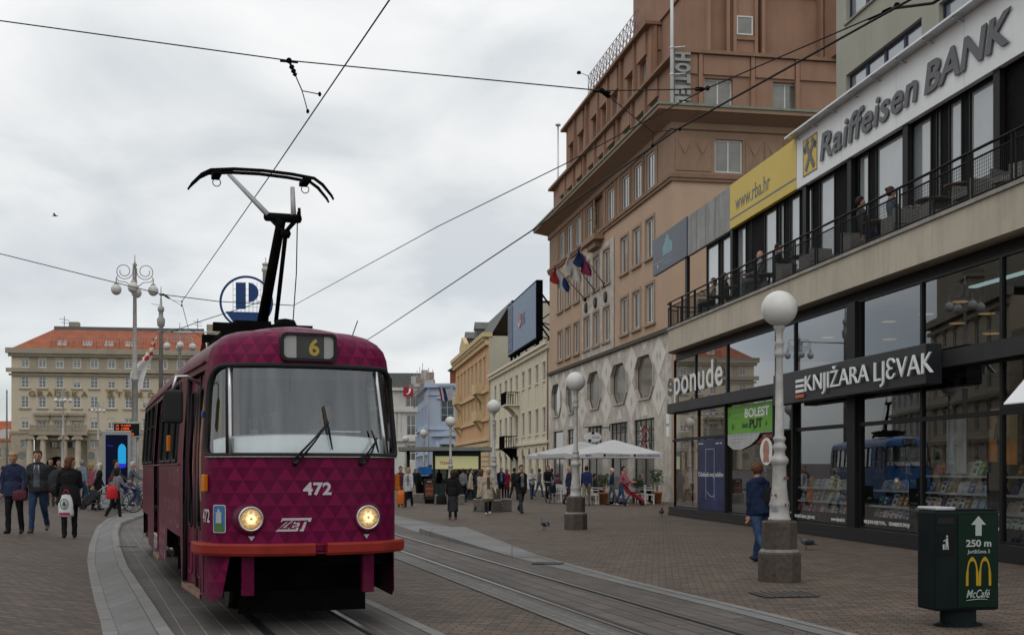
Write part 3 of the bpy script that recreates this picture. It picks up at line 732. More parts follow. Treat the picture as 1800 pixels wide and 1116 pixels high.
# ---- books on sloping racks
COLS = [('white', (.50, .50, .49)), ('yellow', (.42, .29, .06)), ('pale blue', (.22, .30, .38)), ('green', (.06, .19, .11)), ('black', (.03, .03, .035)), ('red', (.28, .05, .045)), ('grey', (.26, .26, .27)), ('orange', (.34, .16, .05)), ('navy', (.05, .07, .17)), ('cream', (.44, .39, .31)), ('brown', (.16, .10, .07))]
COLW = [5, 2, 4, 1, 2, 1, 4, 1, 2, 3, 2]
BKM = {n_: mat('book_cover_'+n_.replace(' ', '_'), c, .45, 0, .35, 9) for n_, c in COLS}
M_pg = mat('book_pages', (.6, .57, .5), .8)
bw0 = MB(); bw0.box(-.10, .10, -.012, .012, 0, .27, 0); bw0.box(-.098, .098, -.0095, .0125, .2702, .2712, 1)
bt = MB(); bt.box(-.07, .07, -.0135, -.0125, .18, .23, 0); bt.box(-.05, .05, -.0135, -.0125, .05, .13, 0)
bmesh_b = bw0.build('book', [BKM['white'], M_pg]); btit = bt.build('cover_print', BKM['grey'])
bme, tme = bmesh_b.data, btit.data
bpy.data.objects.remove(bmesh_b); bpy.data.objects.remove(btit)
shelf_z = [(.50, 'bottom'), (.82, 'second'), (1.16, 'third'), (1.50, 'top')]
ordn = ['first', 'second', 'third', 'fourth', 'fifth', 'sixth', 'seventh', 'eighth', 'ninth', 'tenth', 'eleventh', 'twelfth', 'thirteenth', 'fourteenth', 'fifteenth', 'sixteenth', 'seventeenth']
rr = random.Random(3)
for wi, (a, b, wn, d0) in enumerate([(11.3, 15.0, 'the lamp-post window', .28), (15.85, 17.85, 'the window left of the bin', .28), (18.1, 20.95, 'the window over the bin', .25), (21.2, 24.0, 'the rightmost window', .25)]):
    rk = thing('book_rack', 'stepped book rack behind '+wn, 'rack', BK.w(a, d0, .32), BK.rot, 'book racks in the shop windows')
    mb = MB()
    nsh = 3 if wi < 2 else 4
    for j in range(nsh):
        z = shelf_z[j][0]-.32; mb.box(-.05, b-a+.05, j*.10-.06, j*.10+.22, z-.02, z)
        mb.box(-.05, b-a+.05, j*.10-.065, j*.10-.06, z-.03, z+.012)
    mb.build('shelves', mat('rack_shelf', (.42, .42, .41), .5), rk)
    mb = MB()
    for x in (-.07, b-a+.05): mb.box(x, x+.02, -.06, .55, .0, 1.45 if nsh == 4 else 1.1)
    mb.build('side_panel', M_band, rk)
    for j in range(nsh):
        x = a+.14+rr.random()*.1; k = 0; prev = None
        while x < b-.05 and k < 17:
            cn = prev if prev and rr.random() < .45 else rr.choices(COLS, COLW)[0][0]; prev = cn
            o = mesh_obj('book', bme, None, BK.w(x, d0+j*.10+.06, shelf_z[j][0]), (R(-22), 0, BK.rot))
            o.material_slots[0].link = 'OBJECT'; o.material_slots[0].material = BKM[cn]
            sc_ = rr.uniform(.85, 1.12); o.scale = (sc_, 1, sc_*rr.uniform(.9, 1.05))
            tag(o, f'{cn} book, {ordn[k]} from left, {shelf_z[j][1]} shelf of {wn}', 'book', 'books in the shop windows')
            q = mesh_obj('cover_print', tme, o); q.material_slots[0].link = 'OBJECT'; q.material_slots[0].material = BKM[rr.choice(COLS)[0]]
            x += .21*sc_+rr.choice([.01, .02, .05]); k += 1
# tall bookcases deeper in the shop
for i, (a, b, d, lab) in enumerate([(8.2, 11.6, 2.6, 'tall bookcase deep in the shop behind the lamp-post window'), (12.4, 15.6, 2.7, 'tall bookcase deep in the shop behind the window left of the bin'), (16.2, 20.4, 2.5, 'tall bookcase deep in the shop behind the window over the bin')]):
    kc = thing('bookcase', lab, 'bookcase', BK.w(a, d, .32), BK.rot, 'tall bookcases inside the bookshop'); mb = MB(); mb.box(0, b-a, .28, .30, 0, 2.2)
    for z in (0, .4, .8, 1.2, 1.6, 2.0, 2.2): mb.box(0, b-a, 0, .28, z, z+.03)
    for x in (0, (b-a)/2, b-a-.03): mb.box(x, x+.03, -.002, .281, .0, 2.23)
    mb.build('shelves', mat('shelf_wood', (.22, .15, .09), .6, 0, .15, 3), kc)
    rr = random.Random(40+i); mb = MB()
    for z in (.03, .43, .83, 1.23, 1.63):
        x = .05
        while x < b-a-.1: w_ = rr.uniform(.03, .09); mb.box(x, x+w_*.92, .03, .2, z, z+rr.uniform(.2, .33), rr.randrange(11)); x += w_
    q = mb.build('books', [BKM[n_] for n_, _ in COLS], kc); q['kind'] = 'stuff'
# hanging banners inside
hb = thing('hanging_banner', 'pale grey banner hanging inside the window above the bin', 'banner', BK.w(18.95, .5, 1.55), BK.rot)
MB().box(0, .75, 0, .01, 0, 1.1).build('cloth', mat('banner_grey', (.42, .42, .43), .7), hb); MB().tube([(-.02, .005, 1.1), (.77, .005, 1.1)], .012, 5).build('rod', M_silver, hb)
hb = thing('poster', 'orange and sand poster with a dark standing figure, above the books over the bin', 'poster', BK.w(20.55, .5, 1.72), BK.rot)
MB().box(0, .92, 0, .01, 0, 1.05).build('sheet', mat('poster_sand', (.36, .24, .12), .6, 0, .3, 1.5), hb)
MB().box(0, .92, -.003, -.0005, 0, .42).build('lower_print', mat('poster_orange', (.55, .20, .04), .6, 0, .3, 2), hb)
mb = MB(); pr = [(.0, .0), (.05, .0), (.05, .40), (.09, .55), (.14, .45), (.16, .46), (.11, .74), (.04, .80), (.04, .83), (.065, .87), (.06, .95), (.0, .98)]
mb.prism([(.32+x, z) for x, z in pr]+[(.32-x, z) for x, z in pr[::-1]], (0, -.007, 0), (1, 0, 0), (0, 0, 1), (0, .003, 0)); mb.build('figure_print', mat('poster_figure', (.06, .04, .03), .6), hb)  # dark print colour of the poster figure
# ================================================================ grey office block rising behind the terrace
GD2 = 2.7
s0, _ = BK.at(1470, 100, GD2)
gb = thing('office_block', 'grey-green rendered office block with dark strip windows behind the bank banner', 'building', BK.w(s0, GD2, 0), BK.rot)
M_gr = mat('grey_green_render', (.36, .35, .295), .85, 0, .08, .6, streak=.15, bump=.1)
def zz_(py, px=1487): return BK.at(px, py, GD2)[1]
z1t, z1b = zz_(133), zz_(133)-1.85; z2b = zz_(42); z2t = z2b+1.85
xa, xb = BK.at(1487, 133, GD2)[0]-s0, BK.at(1620, 37, GD2)[0]-s0
xc = BK.at(1650, 20, GD2)[0]-s0
holes = [(xa, xb, z1b, z1t), (xa, xb, z2b, z2t), (xc, xc+6.5, z1b, z1t), (xc, xc+6.5, z2b, z2t)]
mb = MB(); wall(mb, 0, 20, 8.9, 19, holes, 0, .22); mb.add([(0, 0, 8.9), (0, 0, 19), (0, 9, 19), (0, 9, 8.9)], [(0, 1, 2, 3)]); mb.add([(0, 0, 19), (20, 0, 19), (20, 9, 19), (0, 9, 19)], [(0, 1, 2, 3)])
mb.build('wall', M_gr, gb)
M_bluef = mat('navy_frame', (.03, .04, .075), .5)
M_op = mat('office_pane', (.20, .22, .24), .05, 0, .5, .5, spec=1.0, coat=1.0)  # base lightened to stand in for sky reflected in the glass
for x0, x1, z0, z1 in holes:
    n_ = max(3, round((x1-x0)/1.25))
    for i in range(n_): window(gb, x0+(x1-x0)*i/n_, x0+(x1-x0)*(i+1)/n_, z0, z1, .12, 1, 1, .07, .04, M_bluef, M_op)
mb = MB()
for x0, x1, z0, z1 in holes: mb.box(x0-.05, x1+.05, -.06, .05, z0-.06, z0-.002)
mb.build('sill', M_cap, gb)
# ================================================================ the tram
TX, TY, TR, TZ = -2.02, 12.0, R(19.8), 1.022
tram = thing('tram', 'magenta tram with a triangle pattern, number 472 and lit round headlights', 'tram', (TX, TY, 0), TR)
tram.scale = (1, 1, TZ)
TW, TF, TLn = 1.1, 1.0, 14.0
def tl(px, py, Y):   # image point at depth Y in the tram's own frame
    p = P(px, py, Y)-Vector((TX, TY, 0)); c, s = math.cos(TR), math.sin(TR)
    return Vector((p.x*c+p.y*s, -p.x*s+p.y*c, p.z/TZ))
half = []
for i in range(41):
    a = pi/2*i/40; x = TF*math.sin(a)**(2/2.35) if i else 0; y = .62*(1-math.cos(a)**(2/2.35) if i < 40 else 1); half.append((x, y))
half += [(TF+(TW-TF)*q, .62+(2.7-.62)*q) for q in (.25, .5, .75, 1)]+[(TW, y) for y in (4, 6, 8, 10, 11.2)]
half += [(TW-.12*q, 11.2+2.2*q) for q in (.5, 1)]
for i in range(1, 17):
    a = pi/2*i/16; half.append((.98*math.cos(a)**(2/2.7) if i < 16 else 0, 13.4+.6*math.sin(a)**(2/2.7)))
HT_ = [0]
for a, b in zip(half, half[1:]): HT_.append(HT_[-1]+math.hypot(b[0]-a[0], b[1]-a[1]))
TT = HT_[-1]-1e-4
def plan_at(t):
    s = 1 if t >= 0 else -1; q = min(abs(t), TT); lo, hi = 0, len(HT_)-1
    while hi-lo > 1:
        m = (lo+hi)//2
        if HT_[m] <= q: lo = m
        else: hi = m
    f = (q-HT_[lo])/(HT_[hi]-HT_[lo]); a, b = half[lo], half[hi]
    return s*(a[0]+(b[0]-a[0])*f), a[1]+(b[1]-a[1])*f
def tside(y):   # arc length on the side at distance y from the front
    for i in range(40, len(half)-1):
        if half[i][1] <= y <= half[i+1][1]:
            return HT_[i]+(HT_[i+1]-HT_[i])*(y-half[i][1])/(half[i+1][1]-half[i][1])
def prof(v):
    if v <= 2.70:
        return (.07*max(0, v-1.75)/1.03, v)
    if v <= 3.28:
        a = (v-2.70)/.58*pi/2; return (.07+.40*(1-math.cos(a)), 2.70+.32*math.sin(a))
    q = (v-3.28)/.72; return (.47+.63*q, 3.02+.10*(1-(1-q)**2))
def TS(t, v, o=0.0):
    x, y = plan_at(t); d, z = prof(v)
    if o:
        xa, ya = plan_at(t-.01); xb, yb = plan_at(t+.01); l = math.hypot(xb-xa, yb-ya) or 1
        x += (yb-ya)/l*o*1.0; y -= (xb-xa)/l*o
    k = 1-d/TW
    yy = d+y*(TLn-2*d)/TLn
    ln = max(0, 1-y/.9)*.07*max(0, min(1, (z-1.75)/1.0))
    return (x*k, yy+ln, z)
# paint
M_tp, t_, b_ = newmat('tram_paint'); MATS['tram_paint'] = M_tp
uvn = t_.nodes.new('ShaderNodeTexCoord').outputs['UV']; sx_ = t_.nodes.new('ShaderNodeSeparateXYZ'); t_.links.new(uvn, sx_.inputs[0])
TRW, TRH = .168, .125
vv = mth(t_, 'DIVIDE', sx_.outputs[1], TRH); row = mth(t_, 'FLOOR', vv); fv = mth(t_, 'FRACT', vv)
par = mth(t_, 'MULTIPLY', mth(t_, 'MODULO', row, 2.0), .5)
uu = mth(t_, 'ADD', mth(t_, 'DIVIDE', sx_.outputs[0], TRW), par); uu = mth(t_, 'ADD', uu, 200.0); colm = mth(t_, 'FLOOR', uu); fu = mth(t_, 'FRACT', uu)
tri = mth(t_, 'MULTIPLY', mth(t_, 'ABSOLUTE', mth(t_, 'SUBTRACT', fu, .5)), 2.0)
up = mth(t_, 'LESS_THAN', tri, mth(t_, 'SUBTRACT', 1.0, fv))
cb = t_.nodes.new('ShaderNodeCombineXYZ'); t_.links.new(colm, cb.inputs[0]); t_.links.new(row, cb.inputs[1]); t_.links.new(up, cb.inputs[2])
wn = t_.nodes.new('ShaderNodeTexWhiteNoise'); wn.noise_dimensions = '3D'; t_.links.new(cb.outputs[0], wn.inputs['Vector'])
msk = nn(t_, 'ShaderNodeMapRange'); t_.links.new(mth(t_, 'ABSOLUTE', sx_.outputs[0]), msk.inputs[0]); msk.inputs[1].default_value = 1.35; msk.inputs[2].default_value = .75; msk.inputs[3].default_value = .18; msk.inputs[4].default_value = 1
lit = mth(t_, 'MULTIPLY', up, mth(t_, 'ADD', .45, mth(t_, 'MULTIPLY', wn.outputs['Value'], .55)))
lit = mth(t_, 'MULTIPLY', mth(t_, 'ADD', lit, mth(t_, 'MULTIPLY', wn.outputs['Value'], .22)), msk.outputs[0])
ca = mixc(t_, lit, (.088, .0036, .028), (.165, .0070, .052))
ob_ = t_.nodes.new('ShaderNodeTexCoord').outputs['Object']
dirt = ramp2(t_, noise(t_, ob_, 1.6, 6, .7), .42, .72)
ca = mixc(t_, mth(t_, 'MULTIPLY', dirt, .18), ca, (.11, .03, .045))
sp_ = t_.nodes.new('ShaderNodeSeparateXYZ'); t_.links.new(ob_, sp_.inputs[0])
low_ = nn(t_, 'ShaderNodeMapRange'); t_.links.new(sp_.outputs[2], low_.inputs[0]); low_.inputs[1].default_value = .9; low_.inputs[2].default_value = .25; 
ca = mixc(t_, mth(t_, 'MULTIPLY', low_.outputs[0], mth(t_, 'MULTIPLY', dirt, .5)), ca, (.10, .07, .06))
t_.links.new(ca, b_.inputs['Base Color']); b_.inputs['Roughness'].default_value = .33; b_.inputs['Coat Weight'].default_value = .05; b_.inputs['Specular IOR Level'].default_value = .05; b_.inputs['Coat Roughness'].default_value = .15
t_.links.new(mth(t_, 'ADD', .36, mth(t_, 'MULTIPLY', dirt, .3)), b_.inputs['Roughness'])
bn_ = nn(t_, 'ShaderNodeBump', Strength=.12, Distance=.02); t_.links.new(noise(t_, ob_, 2.2, 2), bn_.inputs['Height']); t_.links.new(bn_.outputs[0], b_.inputs['Normal'])
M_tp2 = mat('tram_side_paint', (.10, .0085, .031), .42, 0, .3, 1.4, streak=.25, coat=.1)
M_rub = mat('black_rubber', (.018, .018, .018), .6, 0, .2)
M_tgl = glassmat('tram_glass', (.80, .84, .84), 1.7, 2.1)
M_tgs = glassmat('tram_side_glass', (.35, .38, .38), 1.55, 1.6)
M_chr = mat('chrome_strip', (.55, .55, .56), .25, .9, .1)
M_bump = mat('orange_bumper', (.225, .019, .013), .5, 0, .3, 3, coat=.05)
M_dark = mat('underframe_black', (.006, .006, .0065), .9, 0, .4, 5, spec=.03)
M_amb = mat('amber_lens', (.55, .14, .01), .25, 0, .15, 8)
M_tint = mat('tram_inside', (.15, .148, .142), .7, 0, .2)
WSc = rrect(-1.17, 1.17, 1.80, 2.69, .10, 5)
WSc = [p for p in WSc]
# larger radius at the upper corners
WSc = [(1.17-.26+.26*math.cos(R(a)), 2.63-.26+.26*math.sin(R(a))) for a in range(0, 91, 15)]+[(-1.17+.26-.26*math.cos(R(a)), 2.63-.26+.26*math.sin(R(a))) for a in range(90, -1, -15)]+[(-1.17+.09-.09*math.cos(R(a)), 1.745+.09-.09*math.sin(R(a))) for a in range(0, 91, 18)]+[(1.17-.09+.09*math.cos(R(a)), 1.745+.09-.09*math.sin(R(a))) for a in range(90, -1, -18)]
WSc = [p for i, p in enumerate(WSc) if math.hypot(p[0]-WSc[i-1][0], p[1]-WSc[i-1][1]) > 1e-4]
t1 = lambda y: tside(y)
DOORS = [(.74, 2.2), (6.3, 7.6), (11.45, 12.6)]
SW = [(2.75, 3.55), (3.68, 4.75), (4.88, 6.05), (7.85, 8.95), (9.08, 10.2), (10.33, 11.25)]
holes = [WSc]
for a, b in DOORS: holes.append([(-t1(b), .345), (-t1(a), .345), (-t1(a), 2.62), (-t1(b), 2.62)])
for a, b in SW: holes.append(rrect(-t1(b), -t1(a), 1.70, 2.62, .08, 3))
for a, b in [(1.0, 2.0), *SW, (6.2, 7.6), (11.4, 12.5)]: holes.append(rrect(t1(a), t1(b), 1.70, 2.62, .08, 3))
def btm(sg):
    q = [(1.29, .80), (1.29, .34), (t1(.66), .27), (t1(2.30), .27), (t1(2.42), .84), (t1(4.5), .84), (t1(4.72), .36), (t1(9.2), .36), (t1(9.5), .84), (t1(11.2), .84), (t1(11.35), .32), (TT, .32)]
    return [(sg*a, b) for a, b in q]
outer = btm(1)+[(TT, 3.995), (-TT, 3.995)]+btm(-1)[::-1]
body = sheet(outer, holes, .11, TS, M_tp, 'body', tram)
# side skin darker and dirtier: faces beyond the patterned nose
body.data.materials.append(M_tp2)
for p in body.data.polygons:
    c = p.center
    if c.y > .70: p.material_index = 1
def gasket(lp, o=.006, r=.02, m=M_rub, name='gasket', par=tram):
    pts = []
    for i in range(len(lp)):
        a, b = Vector(lp[i-1]), Vector(lp[i]); k = max(1, int((b-a).length/.08)); pts += [TS(*(a+(b-a)*(j+1)/k), o) for j in range(k)]
    mb = MB(); mb.tube(pts, r, 6, closed=True, cap=False); return mb.build(name, m, par)
ws = sheet(WSc, [], .10, lambda u, v: TS(u, v, -.012), M_tgl, 'windscreen', tram)
gasket(WSc, .004, .026, M_rub, 'gasket', ws)
mb = MB(); mb.tube([TS(u, 1.73, .012) for u in [i*.06 for i in range(-19, 20)]], .012, 6); mb.build('chrome_trim', M_chr, ws)
for u0, u1 in ((-.80, -.845), (.86, .80)): MB().tube([TS(u0+(u1-u0)*q, 1.755+.845*q, .004) for q in (0, .25, .5, .75, 1)], .021, 6).build('pillar', M_chr, ws)
mb = MB()
for u0, u1 in ((-.835, -.875), (.89, .83)): mb.tube([TS(u0+(u1-u0)*q, 1.755+.845*q, .0) for q in (0, .25, .5, .75, 1)], .022, 6)
mb.build('pillar_seal', M_rub, ws)
sheet([(-1.0, 2.50), (1.0, 2.50), (1.12, 2.545), (.95, 2.615), (-.95, 2.615), (-1.12, 2.545)], [], .1, lambda u, v: TS(u, v, -.03), M_rub, 'sun_band', ws)
for a, b in SW:
    lp = rrect(-t1(b), -t1(a), 1.70, 2.62, .08, 3)
    g_ = sheet(lp, [], .2, lambda u, v: TS(u, v, -.015), M_tgs, 'side_window', tram); gasket(lp, .002, .022, M_rub, 'gasket', g_)
    mb = MB(); mb.tube([TS(-t1(a)-.02, 2.28, .0), TS(-t1(b)+.02, 2.28, .0)], .014, 4); mb.build('window_bar', M_rub, g_)
for a, b in [(1.0, 2.0), *SW, (6.2, 7.6), (11.4, 12.5)]:
    lp = rrect(t1(a), t1(b), 1.70, 2.62, .08, 3)
    g_ = sheet(lp, [], .2, lambda u, v: TS(u, v, -.015), M_tgs, 'side_window', tram); gasket(lp, .002, .022, M_rub, 'gasket', g_)
# folding doors: two pairs of narrow leaves with tall panes
for a, b in DOORS:
    nl = 4
    d_ = MB(); pn = MB(); st = MB()
    dr = None
    for k in range(nl):
        y0, y1 = a+(b-a)*k/nl+.012, a+(b-a)*(k+1)/nl-.012
        zig = (.0, .035, .0, .035)[k]; zig2 = (.035, .0, .035, .0)[k]
        def lf(u, v, o=0.0, y0=y0, y1=y1, zig=zig, zig2=zig2):
            q = (u-y0)/(y1-y0); return TS(-t1(u), v, -.05-(zig+(zig2-zig)*q)+o)
        w_ = [rrect(y0+.075, y1-.075, .98, 2.46, .08, 4), rrect(y0+.085, y1-.085, .46, .80, .06, 4)]
        leaf = sheet([(y0, .36), (y1, .36), (y1, 2.61), (y0, 2.61)], w_[:1], .15, lf, M_tp2, 'door_leaf', tram, sm=False, flip=True)
        sheet(w_[0], [], .2, lambda u, v: lf(u, v, -.006), M_tgs, 'pane', leaf, flip=True)
        mb = MB(); mb.tube([lf(u, v, .004) for u, v in w_[0]], .014, 5, closed=True, cap=False); mb.build('seal', M_rub, leaf)
        mb = MB(); mb.tube([lf(u, v, .004) for u, v in w_[1]], .010, 5, closed=True, cap=False); mb.build('pressing', M_tp2, leaf)
    mb = MB()
    mb.add([TS(-t1(a)+.0, .34, .012), TS(-t1(b), .34, .012), TS(-t1(b), .34, -.2), TS(-t1(a), .34, -.2), TS(-t1(a), .29, .012), TS(-t1(b), .29, .012)], [(0, 1, 2, 3), (0, 4, 5, 1)])
    mb.build('door_sill', mat('worn_sill', (.24, .15, .11), .5, .2, .4, 6), tram)
mb = MB()
mb.tube([TS(-t1(.74), .36, -.02), TS(-t1(.74), 2.62, -.02)], .03, 5); mb.tube([TS(-t1(2.2), .36, -.02), TS(-t1(2.2), 2.62, -.02)], .03, 5); mb.tube([TS(-t1(1.4), .36, -.05), TS(-t1(1.4), 2.62, -.05)], .018, 5)
mb.build('door_post', M_rub, tram)
# bumper in two pieces
def bump(ta, tb, name='bumper'):
    mb = MB(); n = 24; vs = []; fs = []
    for i in range(n+1):
        t = ta+(tb-ta)*i/n
        for o, z in ((.0, .765), (.085, .765), (.10, .79), (.10, .865), (.085, .885), (.0, .885)): vs.append(TS(t, z, o))
    for i in range(n):
        for j in range(5): fs.append((i*6+j, (i+1)*6+j, (i+1)*6+j+1, i*6+j+1))
    fs += [tuple(range(6)), tuple(range(n*6+5, n*6-1, -1))]
    mb.add(vs, fs, 0, False); mb.build(name, M_bump, tram)
bump(-1.46, .03); bump(.15, 1.5)
mb = MB(); mb.box(.03, .15, .0, .06, .775, .79); mb.box(.03, .15, .0, .06, .86, .875); mb.box(.02, .16, .03, .2, .74, .90, 1); mb.build('coupler_bracket', [M_bump, M_dark], tram)
# apron pieces below the bumper
def apron(loop, o, name, m=M_tp):
    sheet(loop, [], .12, lambda u, v: TS(u, v, o), m, name, tram)
apron([(-1.30, .34), (-1.30, .80), (-.80, .80), (-.90, .38), (-1.02, .30)], -.005, 'apron')
apron([(1.30, .34), (1.12, .33), (1.04, .80), (1.30, .80)], -.005, 'apron')
for x in (-.60, .62):
    mb = MB(); y = plan_at(x)[1]; mb.box(x-.065, x+.055, y+.02, y+.13, .37, .80); mb.build('buffer_post', M_tp, tram, bevel=.008)
# underframe and running gear
mb = MB(); mb.box(-.96, .96, .45, 13.4, .62, .84); mb.box(-.7, .7, 4.9, 9.0, .25, .62); mb.box(-.94, .94, .95, 1.0, .34, .62); mb.box(-.62, .72, .72, .78, .13, .36); mb.box(-.55, .6, .9, 1.6, .30, .6); mb.box(-.9, .9, 2.36, 2.40, .28, .62); mb.box(-.95, -.90, 4.6, 4.66, .3, .8)
mb.build('underframe', M_dark, tram)
for yb in (3.45, 10.35):
    mb = MB(); mb.box(-.78, -.64, yb-1.25, yb+1.25, .30, .46); mb.box(.64, .78, yb-1.25, yb+1.25, .30, .46); mb.box(-.7, .7, yb-.25, yb+.25, .3, .52)
    for s in (-.80, .80):
        mb.tube([(s, yb, .25), (s, yb, .66)], .07, 8)
    bg_ = mb.build('bogie', M_dark, tram)
    for yw in (yb-.95, yb+.95):
        for s in (-.5, .5):
            mb = MB(); mb.tube([(s-.05, yw, .345), (s+.05, yw, .345)], .335, 20); mb.tube([(s-.06*(1 if s > 0 else -1)-.01, yw, .345), (s-.06*(1 if s > 0 else -1)+.01, yw, .345)], .36, 20); mb.build('wheel', mat('wheel_steel', (.06, .055, .05), .5, .6), bg_)
# inside
mb = MB(); mb.box(-.92, .92, .5, 13.3, .86, .90); mb.box(-.92, .92, 1.9, 1.94, .9, 1.9); mb.box(-.05, .92, 1.9, 1.94, 1.9, 2.7); mb.box(-.9, .9, 1.0, 13.0, 2.80, 2.82); mb.build('cabin_floor', M_tint, tram)
mb = MB(); vs = []; n = 16
for i in range(n+1):
    u = -1.05+2.1*i/n; x, y = plan_at(u); vs += [(x*.97, y+.06, 1.70), (x*.97, y+.07, 1.88+.05*math.cos(u*1.2)), (x*.86, .62, 1.92+.06*math.cos(u*1.3)), (x*.86, .64, 1.2)]
mb.add(vs, [(i*4+j, i*4+4+j, i*4+5+j, i*4+1+j) for i in range(n) for j in range(3)], 0, True); mb.build('dashboard', mat('dashboard_grey', (.78, .80, .80), .6, 0, .06), tram)
mb = MB()
mb.box(.15, .62, 1.25, 1.35, 1.35, 2.05); mb.box(.15, .62, .95, 1.35, 1.25, 1.35); mb.build('driver_seat', mat('seat_cloth', (.05, .06, .08), .9), tram)
mb = MB(); mb.tube([(-.55, 2.4, .9), (-.55, 2.4, 2.8)], .02, 6); mb.tube([(-.75, 1.3, .9), (-.75, 1.3, 2.8)], .02, 6); mb.build('grab_pole', mat('yellow_pole', (.6, .42, .05), .4), tram)
mb = MB(); mb.box(.3, .62, .5, .66, 1.99, 2.0); mb.build('paper', M_white, tram)
mb = MB(); mb.box(-.86, -.55, 1.3, 1.33, 1.4, 2.6); mb.build('cabin_screen', mat('ochre_screen', (.30, .20, .09), .6), tram)
for k in range(7):
    for s in (-.62, .55): y = 3.3+k*1.35; mb = MB(); mb.box(s-.22, s+.22, y, y+.42, 1.25, 1.32); mb.box(s-.22, s+.22, y+.36, y+.42, 1.3201, 1.75); mb.build('passenger_seat', mat('seat_blue', (.04, .06, .14), .7), tram)
# headlights
M_hl, t_, b_ = newmat('headlight_lens'); MATS['hl'] = M_hl
ob_ = t_.nodes.new('ShaderNodeTexCoord').outputs['Object']; sp_ = t_.nodes.new('ShaderNodeSeparateXYZ'); t_.links.new(ob_, sp_.inputs[0])
rd = mth(t_, 'SQRT', mth(t_, 'ADD', mth(t_, 'POWER', sp_.outputs[0], 2.0), mth(t_, 'POWER', sp_.outputs[2], 2.0)))
vo = nn(t_, 'ShaderNodeTexVoronoi', Scale=38); t_.links.new(ob_, vo.inputs[0])
br = mth(t_, 'MULTIPLY', mth(t_, 'ADD', .35, mth(t_, 'MULTIPLY', vo.outputs['Distance'], 1.2)), ramp2(t_, rd, .115, .02))
br = mth(t_, 'ADD', br, mth(t_, 'MULTIPLY', ramp2(t_, rd, .055, .028), .9))
br = mth(t_, 'MULTIPLY', br, mth(t_, 'ADD', .12, ramp2(t_, rd, .008, .022)))
t_.links.new(mixc(t_, mth(t_, 'MINIMUM', br, 1.0), (.50, .20, .03), (1, .72, .34)), b_.inputs['Emission Color']); t_.links.new(mth(t_, 'ADD', .22, mth(t_, 'MULTIPLY', br, .85)), b_.inputs['Emission Strength'])
b_.inputs['Base Color'].default_value = (.2, .15, .08, 1); b_.inputs['Roughness'].default_value = .12
for x in (-.59, .59):
    y = plan_at(x)[1]
    def lz(prof_, m, nm, par, n=24):
        mb = MB(); vs = []; fs = []
        for r_, d in prof_:
            for j in range(n): a = 2*pi*j/n; vs.append((r_*math.cos(a), d, r_*math.sin(a)))
        for i in range(len(prof_)-1):
            for j in range(n): fs.append((i*n+j, i*n+(j+1) % n, (i+1)*n+(j+1) % n, (i+1)*n+j))
        mb.add(vs, fs, 0, True); return mb.build(nm, m, par)
    hd = lz([(.175, .08), (.16, .0), (.135, -.05), (.125, -.06), (.118, -.055)], M_tp2, 'headlight', tram); hd.location = (x, y, 1.125)
    lz([(.124, -.058), (.118, -.075), (.106, -.072), (.102, -.055)], M_chr, 'rim', hd)
    lz([(.104, -.058), (.08, -.068), (.04, -.074), (.001, -.076)], M_hl, 'lens', hd)
# wipers
for (t0, z0), (t1_, z1), (ba, bb) in (((-.17, 1.69), (.17, 2.05), ((.14, 2.23), (.215, 1.80))), ((.52, 1.69), (.70, 1.90), ((.66, 2.0), (.735, 1.775)))):
    mb = MB()
    for e_ in (-.012, .045): mb.tube([TS(t0+e_, z0, .05), TS((t0+t1_)/2+e_*.6, (z0+z1)/2, .055), TS(t1_+e_*.3, z1+e_*.5, .04)], [.014, .010, .008], 5)
    mb.tube([TS(t0+.01, z0-.03, -.01), TS(t0+.01, z0, .055)], .03, 8); mb.tube([TS(ba[0], ba[1], .022), TS((ba[0]+bb[0])/2, (ba[1]+bb[1])/2, .034), TS(bb[0], bb[1], .022)], [.008, .014, .008], 5)
    mb.build('wiper', M_rub, tram)
# destination box
db = MB(); lp = rrect(-.285, .285, 2.675, 2.955, .06, 4)
yf = TS(0, 2.68)[1]
n = len(lp); vs = [(x, yf-.035, z) for x, z in lp]+[(x, yf+.25, z) for x, z in lp]+[(x*.90, yf-.035, 2.815+(z-2.815)*.80) for x, z in lp]+[(x*.88, yf-.015, 2.815+(z-2.815)*.78) for x, z in lp]
fs = []
for i in range(n):
    j = (i+1) % n; fs += [(i, j, n+j, n+i), (2*n+i, 2*n+j, j, i), (3*n+i, 3*n+j, 2*n+j, 2*n+i)]
db.add(vs, fs); ds_ = db.build('destination_box', M_rub, tram)
mb = MB(); mb.add([(x, y, z) for x, y, z in [(-.26, yf-.013, 2.70), (.26, yf-.013, 2.70), (.26, yf-.013, 2.925), (-.26, yf-.013, 2.925)]], [(0, 1, 2, 3)]); mb.build('display', mat('display_pale', (.46, .46, .44), .3, 0, .1), ds_)
mb = MB(); mb.box(-.125, .155, yf-.016, yf-.0135, 2.705, 2.925); mb.build('blind', mat('blind_dark', (.045, .042, .038), .4, 0, .3, 6), ds_)
text('number', '6', mat('yellow_digit', (.58, .42, .06), .5), ds_, None, .17, (.00, yf-.019, 2.73), ext=.002, bold=.03)
mb = MB(); mb.add([(x, yf-.03, z) for x, z in ((-.255, 2.705), (.255, 2.705), (.255, 2.925), (-.255, 2.925))], [(0, 1, 2, 3)]); mb.build('cover_glass', glassmat('box_glass', (.85, .85, .85), 1.4, .8), ds_)
